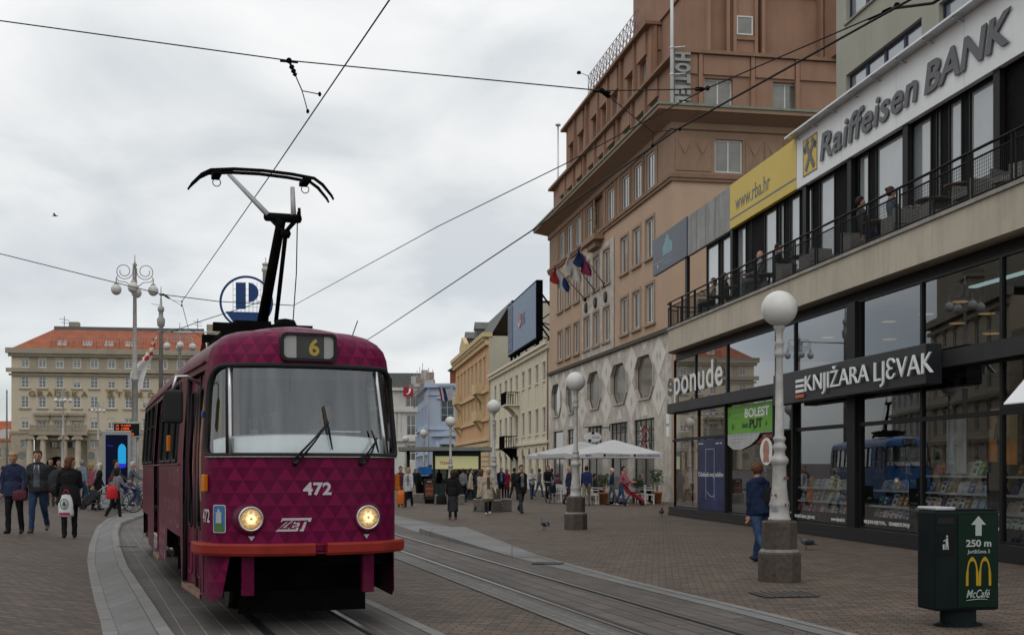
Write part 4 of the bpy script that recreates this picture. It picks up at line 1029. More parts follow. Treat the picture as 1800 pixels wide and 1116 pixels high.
# numbers, emblem, badge
def decal(body_, m, t0, v0, w_, h_, o=.004, name='number', **k):
    q = text(name, body_, m, tram, w_, h_, ext=0, **k)
    bm = bmesh.new(); bm.from_mesh(q.data); bmesh.ops.triangulate(bm, faces=bm.faces)
    bmesh.ops.subdivide_edges(bm, edges=[e for e in bm.edges if e.calc_length() > .05], cuts=1)
    for v in bm.verts: v.co = Vector(TS(t0+v.co.x, v0+v.co.y, o))
    bm.to_mesh(q.data); bm.free(); q.location = (0, 0, 0); q.rotation_euler = (0, 0, 0); return q
M_num = mat('pale_number', (.46, .44, .45), .5, 0, .08)
decal('472', M_num, -.08, 1.35, .29, .128, bold=.034, space=1.04)
decal('472', M_num, -1.235, 1.08, .17, .135, bold=.015, o=.010)
decal('ZET', M_num, -.35, 1.00, .36, .13, bold=.075, shear=.35, name='operator_badge', o=.003)
decal('ZET', M_tp, -.325, 1.022, .30, .085, bold=.012, shear=.35, name='operator_badge', o=.006)
def dpoly(pts, m, name, o=.004): return sheet(pts, [], .05, lambda u, v: TS(u, v, o), m, name, tram)
dpoly([(-.62, .955), (-.585, .91), (-.55, .955)], M_num, 'marker_triangle'); dpoly([(.56, .955), (.595, .91), (.63, .955)], M_num, 'marker_triangle')
dpoly(rrect(-1.01, -.85, .985, 1.26, .02, 3), M_num, 'crest', .009)
cr = dpoly(rrect(-1.00, -.86, .995, 1.25, .018, 3), mat('crest_blue', (.05, .16, .36), .5), 'crest', .012)
dpoly([(-0.990, 1.0), (-0.870, 1.0), (-0.880, 1.06), (-0.930, 1.10), (-0.980, 1.06)], mat('crest_green', (.08, .16, .04), .5), 'crest', .015)
dpoly([(-0.965, 1.08), (-0.895, 1.08), (-0.895, 1.20), (-0.910, 1.18), (-0.920, 1.22), (-0.940, 1.22), (-0.950, 1.18), (-0.965, 1.2)], mat('crest_stone', (.4, .42, .42), .5), 'crest', .017)
def side_box(t, v, w_, h_, d, m, name):
    a = Vector(TS(t, v)); nrm = (Vector(TS(t, v, .1))-a).normalized(); tg = Vector((-nrm.y, nrm.x, 0))
    M_ = Matrix((tg.to_4d(), nrm.to_4d(), Vector((0, 0, 1, 0)))).transposed().to_4x4() if False else Matrix.Translation(a+nrm*d/2) @ Matrix(((tg.x, nrm.x, 0, 0), (tg.y, nrm.y, 0, 0), (0, 0, 1, 0), (0, 0, 0, 1)))
    return MB().ob(M_, w_, d, h_).build(name, m, tram, bevel=.01)
side_box(-1.14, 1.47, .075, .17, .05, M_amb, 'indicator'); side_box(1.30, 1.47, .075, .17, .06, M_amb, 'indicator')
side_box(-t1(4.0), 1.93, .10, .20, .05, M_amb, 'indicator'); side_box(-1.36, 2.16, .05, .07, .03, mat('blue_button', (.03, .12, .3), .4), 'door_button')
side_box(1.38, 2.50, .05, .16, .06, M_rub, 'marker_lamp')
# pale ghost lettering along the side
rr = random.Random(5); mb = MB()
for v0, h_, n_ in ((1.42, .20, 9), (1.10, .16, 12), (.93, .11, 12)):
    for k in range(n_):
        y = 2.55+k*.22
        if rr.random() < .15: continue
        w_ = rr.uniform(.06, .13); zt = v0+h_*rr.uniform(.7, 1)
        for (ya, yb, za, zb) in ((y, y+.03, v0, zt), (y, y+w_, v0 if rr.random() < .5 else zt-.03, 0)):
            zb = zb or za+.035
            mb.add([TS(-t1(ya), za, .004), TS(-t1(yb), za, .004), TS(-t1(yb), zb, .004), TS(-t1(ya), zb, .004)], [(0, 1, 2, 3)])
mb.build('side_print', mat('ghost_print', (.33, .17, .20), .6, 0, .2), tram)
mb = MB()
for k in range(6):
    for j in range(3):
        if (k+j) % 2: continue
        y = 4.85+k*.2; v = .42+j*.16; mb.add([TS(-t1(y), v, .004), TS(-t1(y+.2), v, .004), TS(-t1(y+.1), v+.15, .004)], [(0, 1, 2)])
mb.build('side_print', MATS['ghost_print'], tram)
# mirror on its arm
mr = MB(); mr.ob(Matrix.Translation((-1.30, .46, 2.22)) @ Matrix.Rotation(R(-8), 4, 'Z'), .19, .10, .33); mo = mr.build('mirror', M_rub, tram, bevel=.045, seg=3)
MB().ob(Matrix.Translation((-1.30, .515, 2.22)) @ Matrix.Rotation(R(-8), 4, 'Z'), .14, .006, .26).build('mirror_glass', M_chr, mo)
MB().tube([(-1.03, .62, 2.46), (-1.16, .56, 2.53), (-1.27, .50, 2.52), (-1.31, .48, 2.36)], .016, 6).build('mirror_arm', M_chr, tram)
# rain gutter along the roof
mb = MB(); mb.tube([TS(-t1(y), 2.70, .012) for y in [.75, 1, 2, 2.7, 4, 6, 8, 10, 11.2, 12.5]], .016, 5); mb.tube([TS(-t1(y), 1.66, .008) for y in [2.45, 2.7, 4, 6, 8, 10, 11.2]], .01, 4); mb.build('gutter', M_tp2, tram)
# roof gear and pantograph
mb = MB(); mb.box(-.52, .52, 3.2, 5.0, 3.16, 3.30); mb.box(-.62, .62, 3.3, 3.42, 3.3, 3.40); mb.box(-.62, .62, 4.75, 4.87, 3.3, 3.40); mb.box(-.35, .1, 3.35, 4.1, 3.30, 3.44); mb.box(.12, .55, 3.6, 4.6, 3.3, 3.42)
for x, y in ((-.55, 3.36), (.55, 3.36), (-.55, 4.81), (.55, 4.81)): mb.lathe([(.05, 0), (.07, .03), (.05, .06), (.07, .09), (.04, .12)], 8, (x, y, 3.10))
mb.lathe([(.16, 0), (.16, .12), (.12, .2), (.02, .22)], 12, (.3, 3.5, 3.28)); mb.build('roof_gear', M_dark, tram)
pg_lo, kn = tl(461, 566, 16.0), tl(495, 384, 15.0)
hl_, hr_ = tl(402, 306, 15.55), tl(519, 323, 15.05)
pt = MB(); pt.tube([pg_lo, kn], [.075, .06], 8); pt.tube([tl(485, 566, 15.9), tl(502, 412, 15.0)], .028, 6)
kx = (kn-tl(517, 386, 14.9)); pt.tube([tl(468, 381, 15.15), tl(526, 385, 14.9)], .055, 8); pt.tube([tl(475, 383, 15.1), tl(500, 410, 15.0), tl(521, 386, 14.9)], .03, 6); pt.lathe([(.05, -.05), (.07, 0), (.05, .05)], 8, tl(502, 411, 15.0))
po = pt.build('pantograph', M_dark, tram)
up_ = MB(); up_.tube([tl(472, 379, 15.1), hl_], [.035, .026], 6); up_.tube([tl(516, 379, 14.9), tl(514, 330, 15.0)], [.035, .03], 6)
up_.build('upper_arm', mat('grey_arm', (.38, .38, .38), .5, .3), po)
hd = MB()
hc = (hl_+hr_)/2
def bow(dy, dz, r):
    pts = []
    for q, z in ((-1.0, -.22), (-.97, -.18), (-.84, -.06), (-.72, .0), (-.4, .035), (0, .045), (.4, .03), (.72, .0), (.84, -.07), (.97, -.20), (1.0, -.25)): pts.append(Vector((q*.90, hc.y+dy, hc.z+.02+z+dz)))
    hd.tube([p+Vector((hc.x*1.0, 0, 0)) for p in pts], [r*.6, r*.8, r, r, r, r, r, r, r, r*.8, r*.6], 6)
bow(-.16, .0, .022); bow(.16, .03, .022)
for x in (-.56, .56): hd.box(hc.x+x-.05, hc.x+x+.05, hc.y-.18, hc.y+.18, hc.z-.02, hc.z+.03); hd.tube([(hc.x+x+.05*math.cos(a), hc.y, hc.z-.09+.05*math.sin(a)) for a in [i*pi/5 for i in range(10)]], .006, 4, closed=True, cap=False)
hd.build('collector_head', M_dark, po)
wr = MB(); wr.tube([tl(523, 372, 14.9), tl(521, 480, 15.3), tl(515, 566, 15.6)], .007, 4); wr.tube([tl(527, 385, 14.9), tl(526, 366, 14.9)], .02, 5); wr.build('lowering_rope', M_dark, po)
MB().tube([(.75, 1.6, 3.06), (.83, 1.6, 3.28)], .006, 4).build('aerial', M_rub, tram)
# a blue tram farther along the same line, seen in the shop windows
M_bp = mat('blue_tram_paint', (.02, .13, .36), .3, 0, .1, 2, coat=.4); M_bp2 = mat('blue_tram_side', (.02, .12, .33), .35, 0, .15, 2, coat=.3)
dup(tram, (-8.6, 49, 0), R(21), 'blue tram standing behind the magenta tram, seen only mirrored in the bookshop windows', None, {'tram_paint': M_bp, 'tram_side_paint': M_bp2, 'orange_bumper': M_bp2})
# ================================================================ the corner hotel
HO = Fac(6.26, 66.7, 525, 1165)
SC = HO.at(1182, 500)[0]; SL = -27.33
HR = Front(*HO.w(SC)[:2], math.atan2(HO.n[1], HO.n[0]))   # the side that faces down the street
M_tan = mat('tan_render', (.47, .33, .235), .85, 0, .07, .5, streak=.12, bump=.1)
M_brn = mat('brown_render', (.29, .195, .135), .85, 0, .10, .7, streak=.15, bump=.1)
M_red = mat('terracotta_render', (.30, .18, .125), .85, 0, .12, .6, streak=.2, bump=.1)
M_trim = mat('hotel_trim', (.25, .155, .105), .8, 0, .12, 1.5, streak=.2)
M_mar = mat('veined_marble', (.49, .445, .385), .6, 0, .32, 1.9)
M_dia = mat('pale_marble', (.64, .60, .535), .5, 0, .10, 1.2, streak=.08)
M_dia2 = mat('grey_marble', (.42, .40, .37), .5, 0, .15, 3)
M_stn = mat('window_stone', (.33, .245, .18), .75, 0, .15, 3)
M_wf = mat('white_window', (.60, .60, .58), .5, 0, .06, 2)
M_pane = mat('hotel_pane', (.075, .08, .078), .06, 0, .75, .35, spec=.9, coat=.6)
M_pane2 = mat('curtained_pane', (.16, .16, .14), .1, 0, .4, .8, spec=.8, coat=.5)
M_grn = mat('verdigris', (.20, .23, .18), .7, 0, .2, 3)
ho = thing('hotel', 'tan and terracotta corner hotel with octagonal windows in its marble base and a deep cornice', 'building', (*HO.O, 0), HO.rot)
def xf(mb, i0=0):   # side-face coordinates into the hotel's own frame
    mb.v[i0:] = [(SC-y, x, z) for x, y, z in mb.v[i0:]]; return mb
def rwin(*a, **k):
    f = window(*a, **k); x, y, z = f.location; f.location = (SC-y, x, z); f.rotation_euler = (0, 0, pi/2); return f
WA = [HO.at(px, 500)[0] for px in (985, 998.4, 1013.5, 1032, 1048.6, 1066.6, 1098, 1119.3, 1143)]
hb_ = [(c-.72, c+.72, 9.15, 11.15) for c in WA]; ha_ = [(c-.72, c+.72, 12.55, 14.55) for c in WA]
mb = MB(); wall(mb, SL, SC, 8.32, 15.9, hb_+ha_, 0, .22)
i0 = len(mb.v); wall(mb, 0, 14, 0, 15.9, [(2.2, 3.6, 12.55, 14.55), (6.1, 7.5, 12.55, 14.55)], 0, .22); xf(mb, i0)
mb.add([(SL, 0, 0), (SL, 0, 19), (SL, 14, 19), (SL, 14, 0)], [(0, 1, 2, 3)])
mb.build('wall', M_tan, ho)
for i, (a, b, c, d) in enumerate(hb_+ha_):
    window(ho, a+.01, b-.01, c+.01, d-.01, .07, 2, 1, .09, .07, M_wf, M_pane)
    mb = MB(); mb.box(a-.16, a-.003, -.05, .1, c-.15, d+.14); mb.box(b+.003, b+.16, -.05, .1, c-.15, d+.14); mb.box(a-.003, b+.003, -.05, .1, d+.003, d+.14); mb.box(a-.26, b+.26, -.13, -.052, c-.16, c-.02); mb.box(a, b, -.05, .1, c-.15, c-.003)
    mb.build('window_surround', M_stn, ho)
for a, b in ((2.2, 3.6), (6.1, 7.5)): rwin(ho, a, b, 12.55, 14.55, .14, 2, 1, .09, .07, M_wf, M_pane2)
# marble strip round the middle windows
mb = MB(); ms0, ms1 = WA[3]-1.25, WA[5]+1.75
wall(mb, ms0, ms1, 8.35, 15.0, [(a-.17, b+.17, c-.17, d+.15) for a, b, c, d in (hb_+ha_) if ms0 < a < ms1], -.035, .03)
mb.build('marble_strip', M_mar, ho)
mb = MB()
for c in WA[3:6]: mb.lathe([(.02, 0), (.26, .02), (.26, .1), (.20, .14)], 12, (0, 0, 0)); n_ = 12*4; mb.v[-n_:] = [(x+c, -z-.03, y*1.3+11.75) for x, y, z in mb.v[-n_:]]
mb.build('medallion', mat('bronze_medallion', (.07, .06, .045), .5, .3), ho)
# storey under the cornice: brown with shuttered panels
WCx = [HO.at(px, 320)[0] for px in (987.5, 1001, 1016, 1037, 1073, 1099, 1120.5, 1143)]
hc_ = [(c-.72, c+.72, 16.12, 17.95) for c in WCx]
mb = MB(); wall(mb, SL, SC, 15.9, 18.3, hc_+[(-14.6, -12.0, 15.92, 18.2)], .0, .25)
i0 = len(mb.v); wall(mb, 0, 14, 15.9, 18.3, [(2.15, 3.6, 16.12, 17.75), (7.0, 8.4, 16.12, 17.75)], 0, .22); xf(mb, i0)
mb.build('attic_wall', M_brn, ho)
mb = MB(); mb.box(-14.7, -11.9, .26, .4, 15.9, 18.3); mb.build('niche', M_brn, ho)
for a, b, c, d in hc_: window(ho, a, b, c, d, .08, 2, 1, .09, .07, M_wf, M_pane)
for a, b in ((2.15, 3.6), (7.0, 8.4)): rwin(ho, a, b, 16.12, 17.75, .12, 2, 1, .09, .07, M_wf, M_pane2)
mb = MB(); mb.box(SL-.06, SC+.18, -.18, -.003, 15.78, 15.98); mb.box(SL-.04, SC+.12, -.12, -.003, 15.62, 15.78)
mb.box(SC+.003, SC+.18, .0, 14, 15.78, 15.98); mb.box(SC+.003, SC+.12, .0, 14, 15.62, 15.78)
mb.build('string_course', M_trim, ho)
for c in WCx:
    for x in (c-1.18, c+1.18): MB().box(x-.16, x+.16, -.05, -.002, 16.05, 18.2).build('shutter_panel', M_brn, ho)
for a in (.15, 1.05, 3.75, 4.75, 5.75, 8.6):
    z0, z1 = 16.15, 17.75; x0, x1 = a, a+.9; pm = MB()
    pm.box(x0, x1, -.04, -.002, z0, z1); m_ = (x0+x1)/2; mz = (z0+z1)/2
    pm.add([(x0+.05, -.041, z0+.05), (x1-.05, -.041, z0+.05), (m_, -.10, mz), (x0+.05, -.041, z1-.05), (x1-.05, -.041, z1-.05)], [(0, 1, 2), (3, 2, 4)])
    xf(pm).build('shutter_panel', M_brn, ho)
# cornice
def cornice(name, prof_, m, d1=14.0, sl=SL):
    mb = MB(); L1 = [(sl-o, -o, z) for o, z in prof_]; L2 = [(SC+o, -o, z) for o, z in prof_]; L3 = [(SC+o, d1, z) for o, z in prof_]; L0 = [(sl-o, 4, z) for o, z in prof_]
    k = len(prof_); vs = L0+L1+L2+L3
    mb.add(vs, [(r*k+j, (r+1)*k+j, (r+1)*k+j+1, r*k+j+1) for r in range(3) for j in range(k-1)]); return mb.build(name, m, ho)
cornice('cornice', [(.0, 18.1), (.12, 18.15), (.12, 18.45), (.9, 18.78), (1.0, 18.8), (1.0, 19.05), (-.6, 19.10)], M_brn)
cornice('cornice_edge', [(.98, 18.98), (1.07, 18.99), (1.07, 19.10), (-.6, 19.15)], M_grn)
# set-back storeys
def upper(z0, z1, zt, dd, cols, a0, a1, name, side, pil):
    mb = MB(); hl = [(c-.62, c+.62, z0+.12, zt) for c in cols]
    wall(mb, a0, a1, z0, z1, hl, dd, .35)
    i0 = len(mb.v); hs = [(x, x+w_, z0+.2, z0+1.75) for x, w_ in side]; wall(mb, dd, 14, z0, z1, hs, SC-a1, .3); xf(mb, i0)
    mb.add([(a0, dd, z0), (a0, dd, z1), (a0, 14, z1), (a0, 14, z0)], [(0, 1, 2, 3)])
    mb.build(name, M_red, ho)
    for a, b, c, d in hl: window(ho, a, b, c, d, dd+.28, 2, 1, .08, .06, M_wf, M_pane)
    for a, b, c, d in hs: rwin(ho, a, b, c, d, SC-a1+.2, 2, 1, .08, .07, M_wf, M_pane2)
    mb = MB()
    cs = sorted(cols)
    for q, c in enumerate(cs):
        mb.box(c-.85, c+.85, dd-.12, dd-.003, zt+.03, z1-.18)
    for x in pil: mb.box(x-.09, x+.09, dd-.20, dd-.003, z0, z1-.16)
    i0 = len(mb.v)
    for x in (dd+.2, 1.55, 4.25, 6.6, 9.3): mb.box(x-.1, x+.1, SC-a1-.16, SC-a1-.003, z0, z1-.16)
    for xa, xb in ((dd+.35, 1.4), (1.7, 4.1), (4.4, 6.45), (6.75, 9.15)): mb.box(xa, xb, SC-a1-.10, SC-a1-.003, zt+.06, z1-.18)
    xf(mb, i0); mb.build('panel', M_red, ho)
    mb = MB(); mb.box(a0-.2, a1+.25, dd-.38, dd+.4, z1-.15, z1+.02); mb.box(a1-.35, a1+.25, dd+.402, 14, z1-.15, z1+.02); mb.build('ledge', M_trim, ho)
DD = .55
WD = [HO.at(px, 350, DD)[0] for px in (990, 1003, 1019.4, 1040, 1058, 1075, 1103, 1127, 1150)]
WE = [HO.at(px, 250, DD+.1)[0] for px in (1005.5, 1021.8, 1046, 1062.6, 1081, 1108, 1130)]
upper(19.12, 22.15, 20.95, DD, WD, HO.at(973, 350, DD)[0], SC-.45, 'upper_wall', [(1.8, 1.45), (5.35, 1.4)], [(a+b)/2 for a, b in zip(WD, WD[1:])])
upper(22.17, 25.45, 23.95, DD+.1, WE, HO.at(993, 250, DD)[0], HO.at(1141, 60, DD)[0], 'upper_wall', [(2.0, .8)], [(a+b)/2 for a, b in zip(WE, WE[1:])])
# tower rising out of the frame, with chamfered bays
a0 = HO.at(1122, 10, 1.5)[0]
mb = MB(); pl = [(a0, 1.2), (SC-2.2, 1.2), (SC-1.2, 2.2), (SC-1.2, 3.1), (SC-.9, 3.5), (SC-.9, 4.6), (SC-1.3, 5.0), (SC-1.3, 8.2), (SC+.3, 8.4), (SC+.3, 14), (a0, 14)]
mb.prism(pl, (0, 0, 22.2), (1, 0, 0), (0, 1, 0), (0, 0, 11)); mb.build('tower_wall', M_red, ho)
mb = MB(); pl2 = [(x+(.12 if x > 0 else .0), y-(.12 if y < 2 else 0)) for x, y in pl]; mb.prism(pl2, (0, 0, 25.5), (1, 0, 0), (0, 1, 0), (0, 0, .18)); mb.prism(pl2, (0, 0, 29), (1, 0, 0), (0, 1, 0), (0, 0, .2))
for y in (2.15, 3.15, 3.5, 4.62, 5.0, 8.1): mb.box(SC-1.45, SC-.78, y-.08, y+.08, 22.2, 33)
mb.build('pilaster', M_red, ho)
f = window(ho, 3.55, 4.4, 23.3, 24.25, -.03, 1, 1, .07, .05, M_wf, M_pane2); f.location = (SC-.9+.075, 3.6, 23.25); f.rotation_euler = (0, 0, pi/2)
for zt in (24.3,):
    mb = MB(); mb.box(SC-.905, SC-.80, 3.4, 4.65, 23.0, 23.2); mb.build('sill', M_trim, ho)
# marble base: octagons, diamonds, shopfronts
OC = [HO.at((a+b)/2, 600)[0] for a, b in ((970, 988), (995, 1011), (1033, 1057), (1076, 1104), (1117, 1152))]
OC = [OC[4]-5.02*k for k in (4.32, 3.42, 2.15, 1.0, 0)]
OCW = [1.45, 1.25, 1.60, 1.62, 1.62]
def octa(cx, cz, hw, hh, c=.56): return [(cx+hw, cz-hh+c*1.05), (cx+hw, cz+hh-c*1.05), (cx+hw-c*1.1, cz+hh), (cx-hw+c*1.1, cz+hh), (cx-hw, cz+hh-c*1.05), (cx-hw, cz-hh+c*1.05), (cx-hw+c*1.1, cz-hh), (cx+hw-c*1.1, cz-hh)]
SHX = [(-25.9, -22.6), (-21.3, -18.6), (-15.6, -11.9), (-10.05, -6.35), (-5.1, -1.3)]
octs = [octa(c, 6.43, w_, 1.12) for c, w_ in zip(OC, OCW)]
shp = [[(a, .45), (b, .45), (b, 4.25), (a, 4.25)] for a, b in SHX]
mw = sheet([(SL, .0), (SC, .0), (SC, 8.32), (SL, 8.32)], octs+shp, 3.0, lambda u, v: (u, -.04, v), M_mar, 'marble_base', ho, sm=False)
for lp in octs+shp:
    n = len(lp); MB().add([(x, -.04, z) for x, z in lp]+[(x, .34, z) for x, z in lp], [(i, (i+1) % n, n+(i+1) % n, n+i) for i in range(n)]).build('reveal', M_mar, ho)
mb = MB(); mb.box(SL-.05, SC+.1, -.22, .1, 8.322, 8.52); mb.build('string_course', mat('dark_ledge', (.10, .085, .07), .85, 0, .3, 4), ho)
M_oct = mat('octagon_pane', (.115, .11, .095), .04, 0, .6, .5, spec=1.0, coat=.8)
for lp in octs:
    cx = sum(p[0] for p in lp)/8; mb = MB(); n = 8
    inn = [(cx+(x-cx)*.93, 6.43+(z-6.43)*.91) for x, z in lp]; out_ = [(cx+(x-cx)*1.05, 6.43+(z-6.43)*1.07) for x, z in lp]
    mb.add([(x, -.13, z) for x, z in out_]+[(x, -.13, z) for x, z in lp]+[(x, -.045, z) for x, z in out_]+[(x, .0, z) for x, z in lp], [(i, (i+1) % n, n+(i+1) % n, n+i) for i in range(n)]+[(i, (i+1) % n, 2*n+(i+1) % n, 2*n+i) for i in range(n)]+[(n+i, n+(i+1) % n, 3*n+(i+1) % n, 3*n+i) for i in range(n)])
    fo = mb.build('octagon_window', M_dia2, ho)
    mb = MB(); mb.add([(x, .05, z) for x, z in lp]+[(x, .05, z) for x, z in inn], [(i, (i+1) % n, n+(i+1) % n, n+i) for i in range(n)]); mb.build('frame', M_brn, fo)
    MB().add([(x, .075, z) for x, z in lp], [tuple(range(8))]).build('pane', M_oct, fo)
gaps = [(a+b)/2 for a, b in zip(OC, OC[1:])]+[OC[4]+2.5, OC[0]-2.2]
for c in gaps:
    if c > SC-.9: c = SC-1.05
    for cz in (7.32, 5.30):
        hw = 1.22; hh = 1.06
        if c < -26: hw = .55
        p = MB().prism([(c+hw, cz), (c, cz+hh), (c-hw, cz), (c, cz-hh)], (0, -.052, 0), (1, 0, 0), (0, 0, 1), (0, .012, 0)).build('diamond_panel', M_dia, ho)
        mb = MB()
        for q in (((-.24, .24) if int(c*7) % 2 else (0,))): mb.prism([(c+q+.2, cz), (c+q, cz+.32), (c+q-.2, cz), (c+q, cz-.32)], (0, -.056, 0), (1, 0, 0), (0, 0, 1), (0, .004, 0))
        mb.build('inlay', M_dia2, p)
for c in OC:
    MB().prism([(c+.62, 4.42), (c, 5.05), (c-.62, 4.42)], (0, -.05, 0), (1, 0, 0), (0, 0, 1), (0, .01, 0)).build('diamond_panel', M_dia, ho)
    MB().prism([(c+.62, 8.28), (c, 7.78), (c-.62, 8.28)], (0, -.05, 0), (1, 0, 0), (0, 0, 1), (0, .01, 0)).build('diamond_panel', M_dia, ho)
M_shopp = mat('cafe_pane', (.075, .08, .075), .05, 0, .8, 1.1, spec=.9, coat=.5)
for i, (a, b) in enumerate(SHX):
    window(ho, a+.01, b-.01, 2.55, 4.24, .05, 4 if i > 1 else (1 if i == 0 else 3), 3 if i else 1, .07, .05, M_blk, M_shopp, 'shop_window')
    window(ho, a+.01, b-.01, .46, 2.50, .05, 2, 1, .06, .05, M_blk, M_shopp, 'shop_window')
mb = MB()
for k in range(60):
    rr = random.Random(k); x, z = -3.4+rr.uniform(-.8, .8), 3.3+rr.uniform(-.55, .55); mb.ob(Matrix.Translation((x, .040-.0001*k, z)) @ Matrix.Rotation(rr.uniform(-.6, .6), 4, 'Y'), rr.uniform(.05, .2), .003, rr.uniform(.05, .2), 1 if abs(x+3.4) < .35 else 0)
mb.build('window_print', [mat('print_pale', (.45, .44, .42), .6), mat('print_red', (.34, .05, .06), .6)], ho)
mb = MB(); mb.box(.72, 1.25, -.06, -.045, 3.85, 4.35); mb.box(.72, 1.25, -.06, -.045, 3.2, 3.7); mb.build('wall_plaque', M_white, ho)
# statue on its bracket in the niche
mb = MB(); mb.box(-14.9, -11.6, -.62, .25, 15.30, 15.62); mb.box(-14.3, -12.2, -.42, .1, 14.95, 15.29); mb.build('bracket', M_brn, ho)
M_statue = mat('weathered_stone', (.22, .18, .135), .85, 0, .3, 8, streak=.3, bump=.3)
# rooftop lattice sign and mast
lt = thing('rooftop_lattice', 'pink-grey steel lattice of a rooftop sign seen against the sky above the hotel', 'sign frame', (*HO.O, 25.45), HO.rot)
b0, b1 = HO.at(1034, 100, .7)[0], HO.at(1122, 20, .7)[0]
mb = MB(); n = 15; ztp = 1.75
for i in range(n+1):
    x = b0+(b1-b0)*i/n; mb.tube([(x, .7, 0), (x, .7, ztp)], .022, 4); mb.tube([(x, 2.0, 0), (x, .7, ztp)], .018, 4)
    if i < n:
        x2 = b0+(b1-b0)*(i+1)/n; mb.tube([(x, .7, ztp), (x2, .7, ztp*.5)], .016, 4); mb.tube([(x, .7, ztp*.5), (x2, .7, ztp)], .016, 4); mb.tube([(x, .7, .1), (x2, .7, ztp*.5)], .014, 4)
        mb.tube([(x, 1.3, .5), (x2, 1.1, .95)], .014, 4); mb.tube([(x, 1.2, 1.0), (x2, 1.35, .45)], .014, 4)
for z, y in ((ztp, .7), (ztp*.5, .7), (.1, .7), (.95, 1.2), (.55, 1.4)): mb.tube([(b0, y, z), (b1, y, z)], .024, 4)
rr = random.Random(9)
for i in range(30):
    x = b0+(b1-b0)*rr.random(); z = .55+.3*rr.random(); mb.tube([(x, .75, z), (x+rr.uniform(-.5, .5), .75, z+rr.uniform(-.25, .3))], .02, 4)
mb.build('lattice', mat('lattice_steel', (.30, .23, .23), .6, .2), lt)
mb = MB(); mb.tube([(b0, .7, ztp), (b0-.1, .2, ztp+.22), (b0+.3, .1, ztp+.2)], .02, 5); mb.lathe([(.02, 0), (.13, .03), (.15, .12), (.08, .2)], 10, (b0+.1, .05, ztp+.05)); mb.build('floodlight', M_dark, lt)
ms = thing('roof_mast', 'thin grey mast with a small ball, standing off the far end of the hotel', 'mast', HO.w(SL-2.6, 1.2, 0), HO.rot)
zb, zt = 20.2, P(970, 211, 88)[2]
mb = MB(); mb.tube([(0, 0, zb-1.6), (0, 0, zt)], [.09, .06], 8); mb.ball((0, 0, zt), (.22, .22, .12), 10, 6); mb.build('pole', M_silver, ms)
for z in (zb-1.0, zb, zb+1): MB().tube([(0, 0, z), (1.6, .2, z)], .05, 5).build('bracket', M_silver, ms)
# vertical hotel sign on the corner
vs_ = thing('hotel_sign', 'vertical sign with stacked pale block letters HOTEL at the hotel corner', 'sign', HO.w(HO.at(1184, 100, .12)[0], .12, 19.15), HR.rot)
mb = MB(); mb.box(.05, .85, .04, .5, .1, 2.85); mb.build('backing', mat('sign_grey', (.20, .195, .19), .6, 0, .3, 4), vs_)
M_hl_ = mat('sign_letter_grey', (.33, .32, .31), .5, 0, .2, 3, streak=.3)
for i, ch in enumerate('HOTEL'):
    q = text('letter', ch, M_hl_, vs_, .44, .78, (.88, -.06, 2.42-.52*i), ext=.10, bold=.05); q.rotation_euler = (pi/2, 0, 0)
    q.rotation_euler = Matrix.Rotation(-pi/2, 3, 'Y').to_4x4().to_euler() if False else (pi/2, -pi/2, 0)
    q.location = (.92, -.02, 2.42-.545*i); q.rotation_mode = 'XYZ'
    m3 = Matrix(((0, 1, 0), (0, 0, -1), (-1, 0, 0)))   # letter x runs down, letter y runs right, depth towards the street
    q.rotation_euler = m3.to_euler(); q.location = (.06, .0, 2.80-.545*i)
mp = thing('flag_mast', 'tall bare white flag mast rising past the corner of the hotel', 'mast', HO.w(HO.at(1181, 100, .0)[0], .0, 19.1), HO.rot)
MB().tube([(0, 0, 0), (0, 0, 9)], [.09, .075], 8).build('pole', M_white, mp)
mb = MB()
for z in (.3, 1.7, 3.0): mb.tube([(0, 0, z), (.3, .6, z)], .04, 5); mb.lathe([(.11, 0), (.11, .08)], 8, (0, 0, z-.04))
mb.build('clamp', M_silver, mp)
# three flags on slanting poles
def flag(px, py, lab, cols, reach, up_, da=.0):
    s, z = HO.at(px, py); o = thing('flag', lab, 'flag', HO.w(s, -.06, z), HO.rot, 'flags on slanting poles over the hotel entrance')
    tip = Vector((da, -reach, up_)); MB().tube([(0, 0, 0), tip], [.04, .025], 6).build('pole', mat('flag_pole', (.20, .17, .15), .5), o)
    mb = MB(); mb.lathe([(.10, -.1), (.12, .0), (.06, .15)], 8); mb.build('socket', M_dark, o)
    mb = MB(); na, nb = 13, 12; vs = []; rr = random.Random(px)
    for i in range(na):
        q = tip*(1-.42*i/(na-1))
        for j in range(nb):
            t = j/(nb-1); dr = 1.15*t; tw = math.sin(i*1.3+t*3)*.10*t
            sl = Vector((0, -1, 1)).normalized()
            p = q+Vector((tw+.22*t*math.sin(i*.9), (.42*t*(i/(na-1)-.35))+.10*math.sin(t*5+i), -dr*(.92+.08*math.sin(i)))); vs.append(p)
    fs = [(i*nb+j, (i+1)*nb+j, (i+1)*nb+j+1, i*nb+j+1) for i in range(na-1) for j in range(nb-1)]
    mb.add(vs, fs, 0, True); f = mb.build('cloth', [mat(c_, v_, .8, 0, .1) for c_, v_ in cols], o, fix=False)
    nc = len(cols)
    for k, p in enumerate(f.data.polygons): p.material_index = min(nc-1, int((k // (nb-1))/(na-1)*nc)) if nc < 4 else (k % 4 if False else (min(1, (k % (nb-1))*2 // (nb-1))+2*((k // (nb-1))*2 // (na-1))))
    return o
CR_, CW_, CB_ = ('flag_red', (.22, .02, .02)), ('flag_white', (.36, .36, .38)), ('flag_blue', (.014, .028, .09))
flag(1031, 527, 'red, white and blue striped flag drooping from the left-hand slanting pole', [CR_, CW_, CB_], 2.1, 2.2)
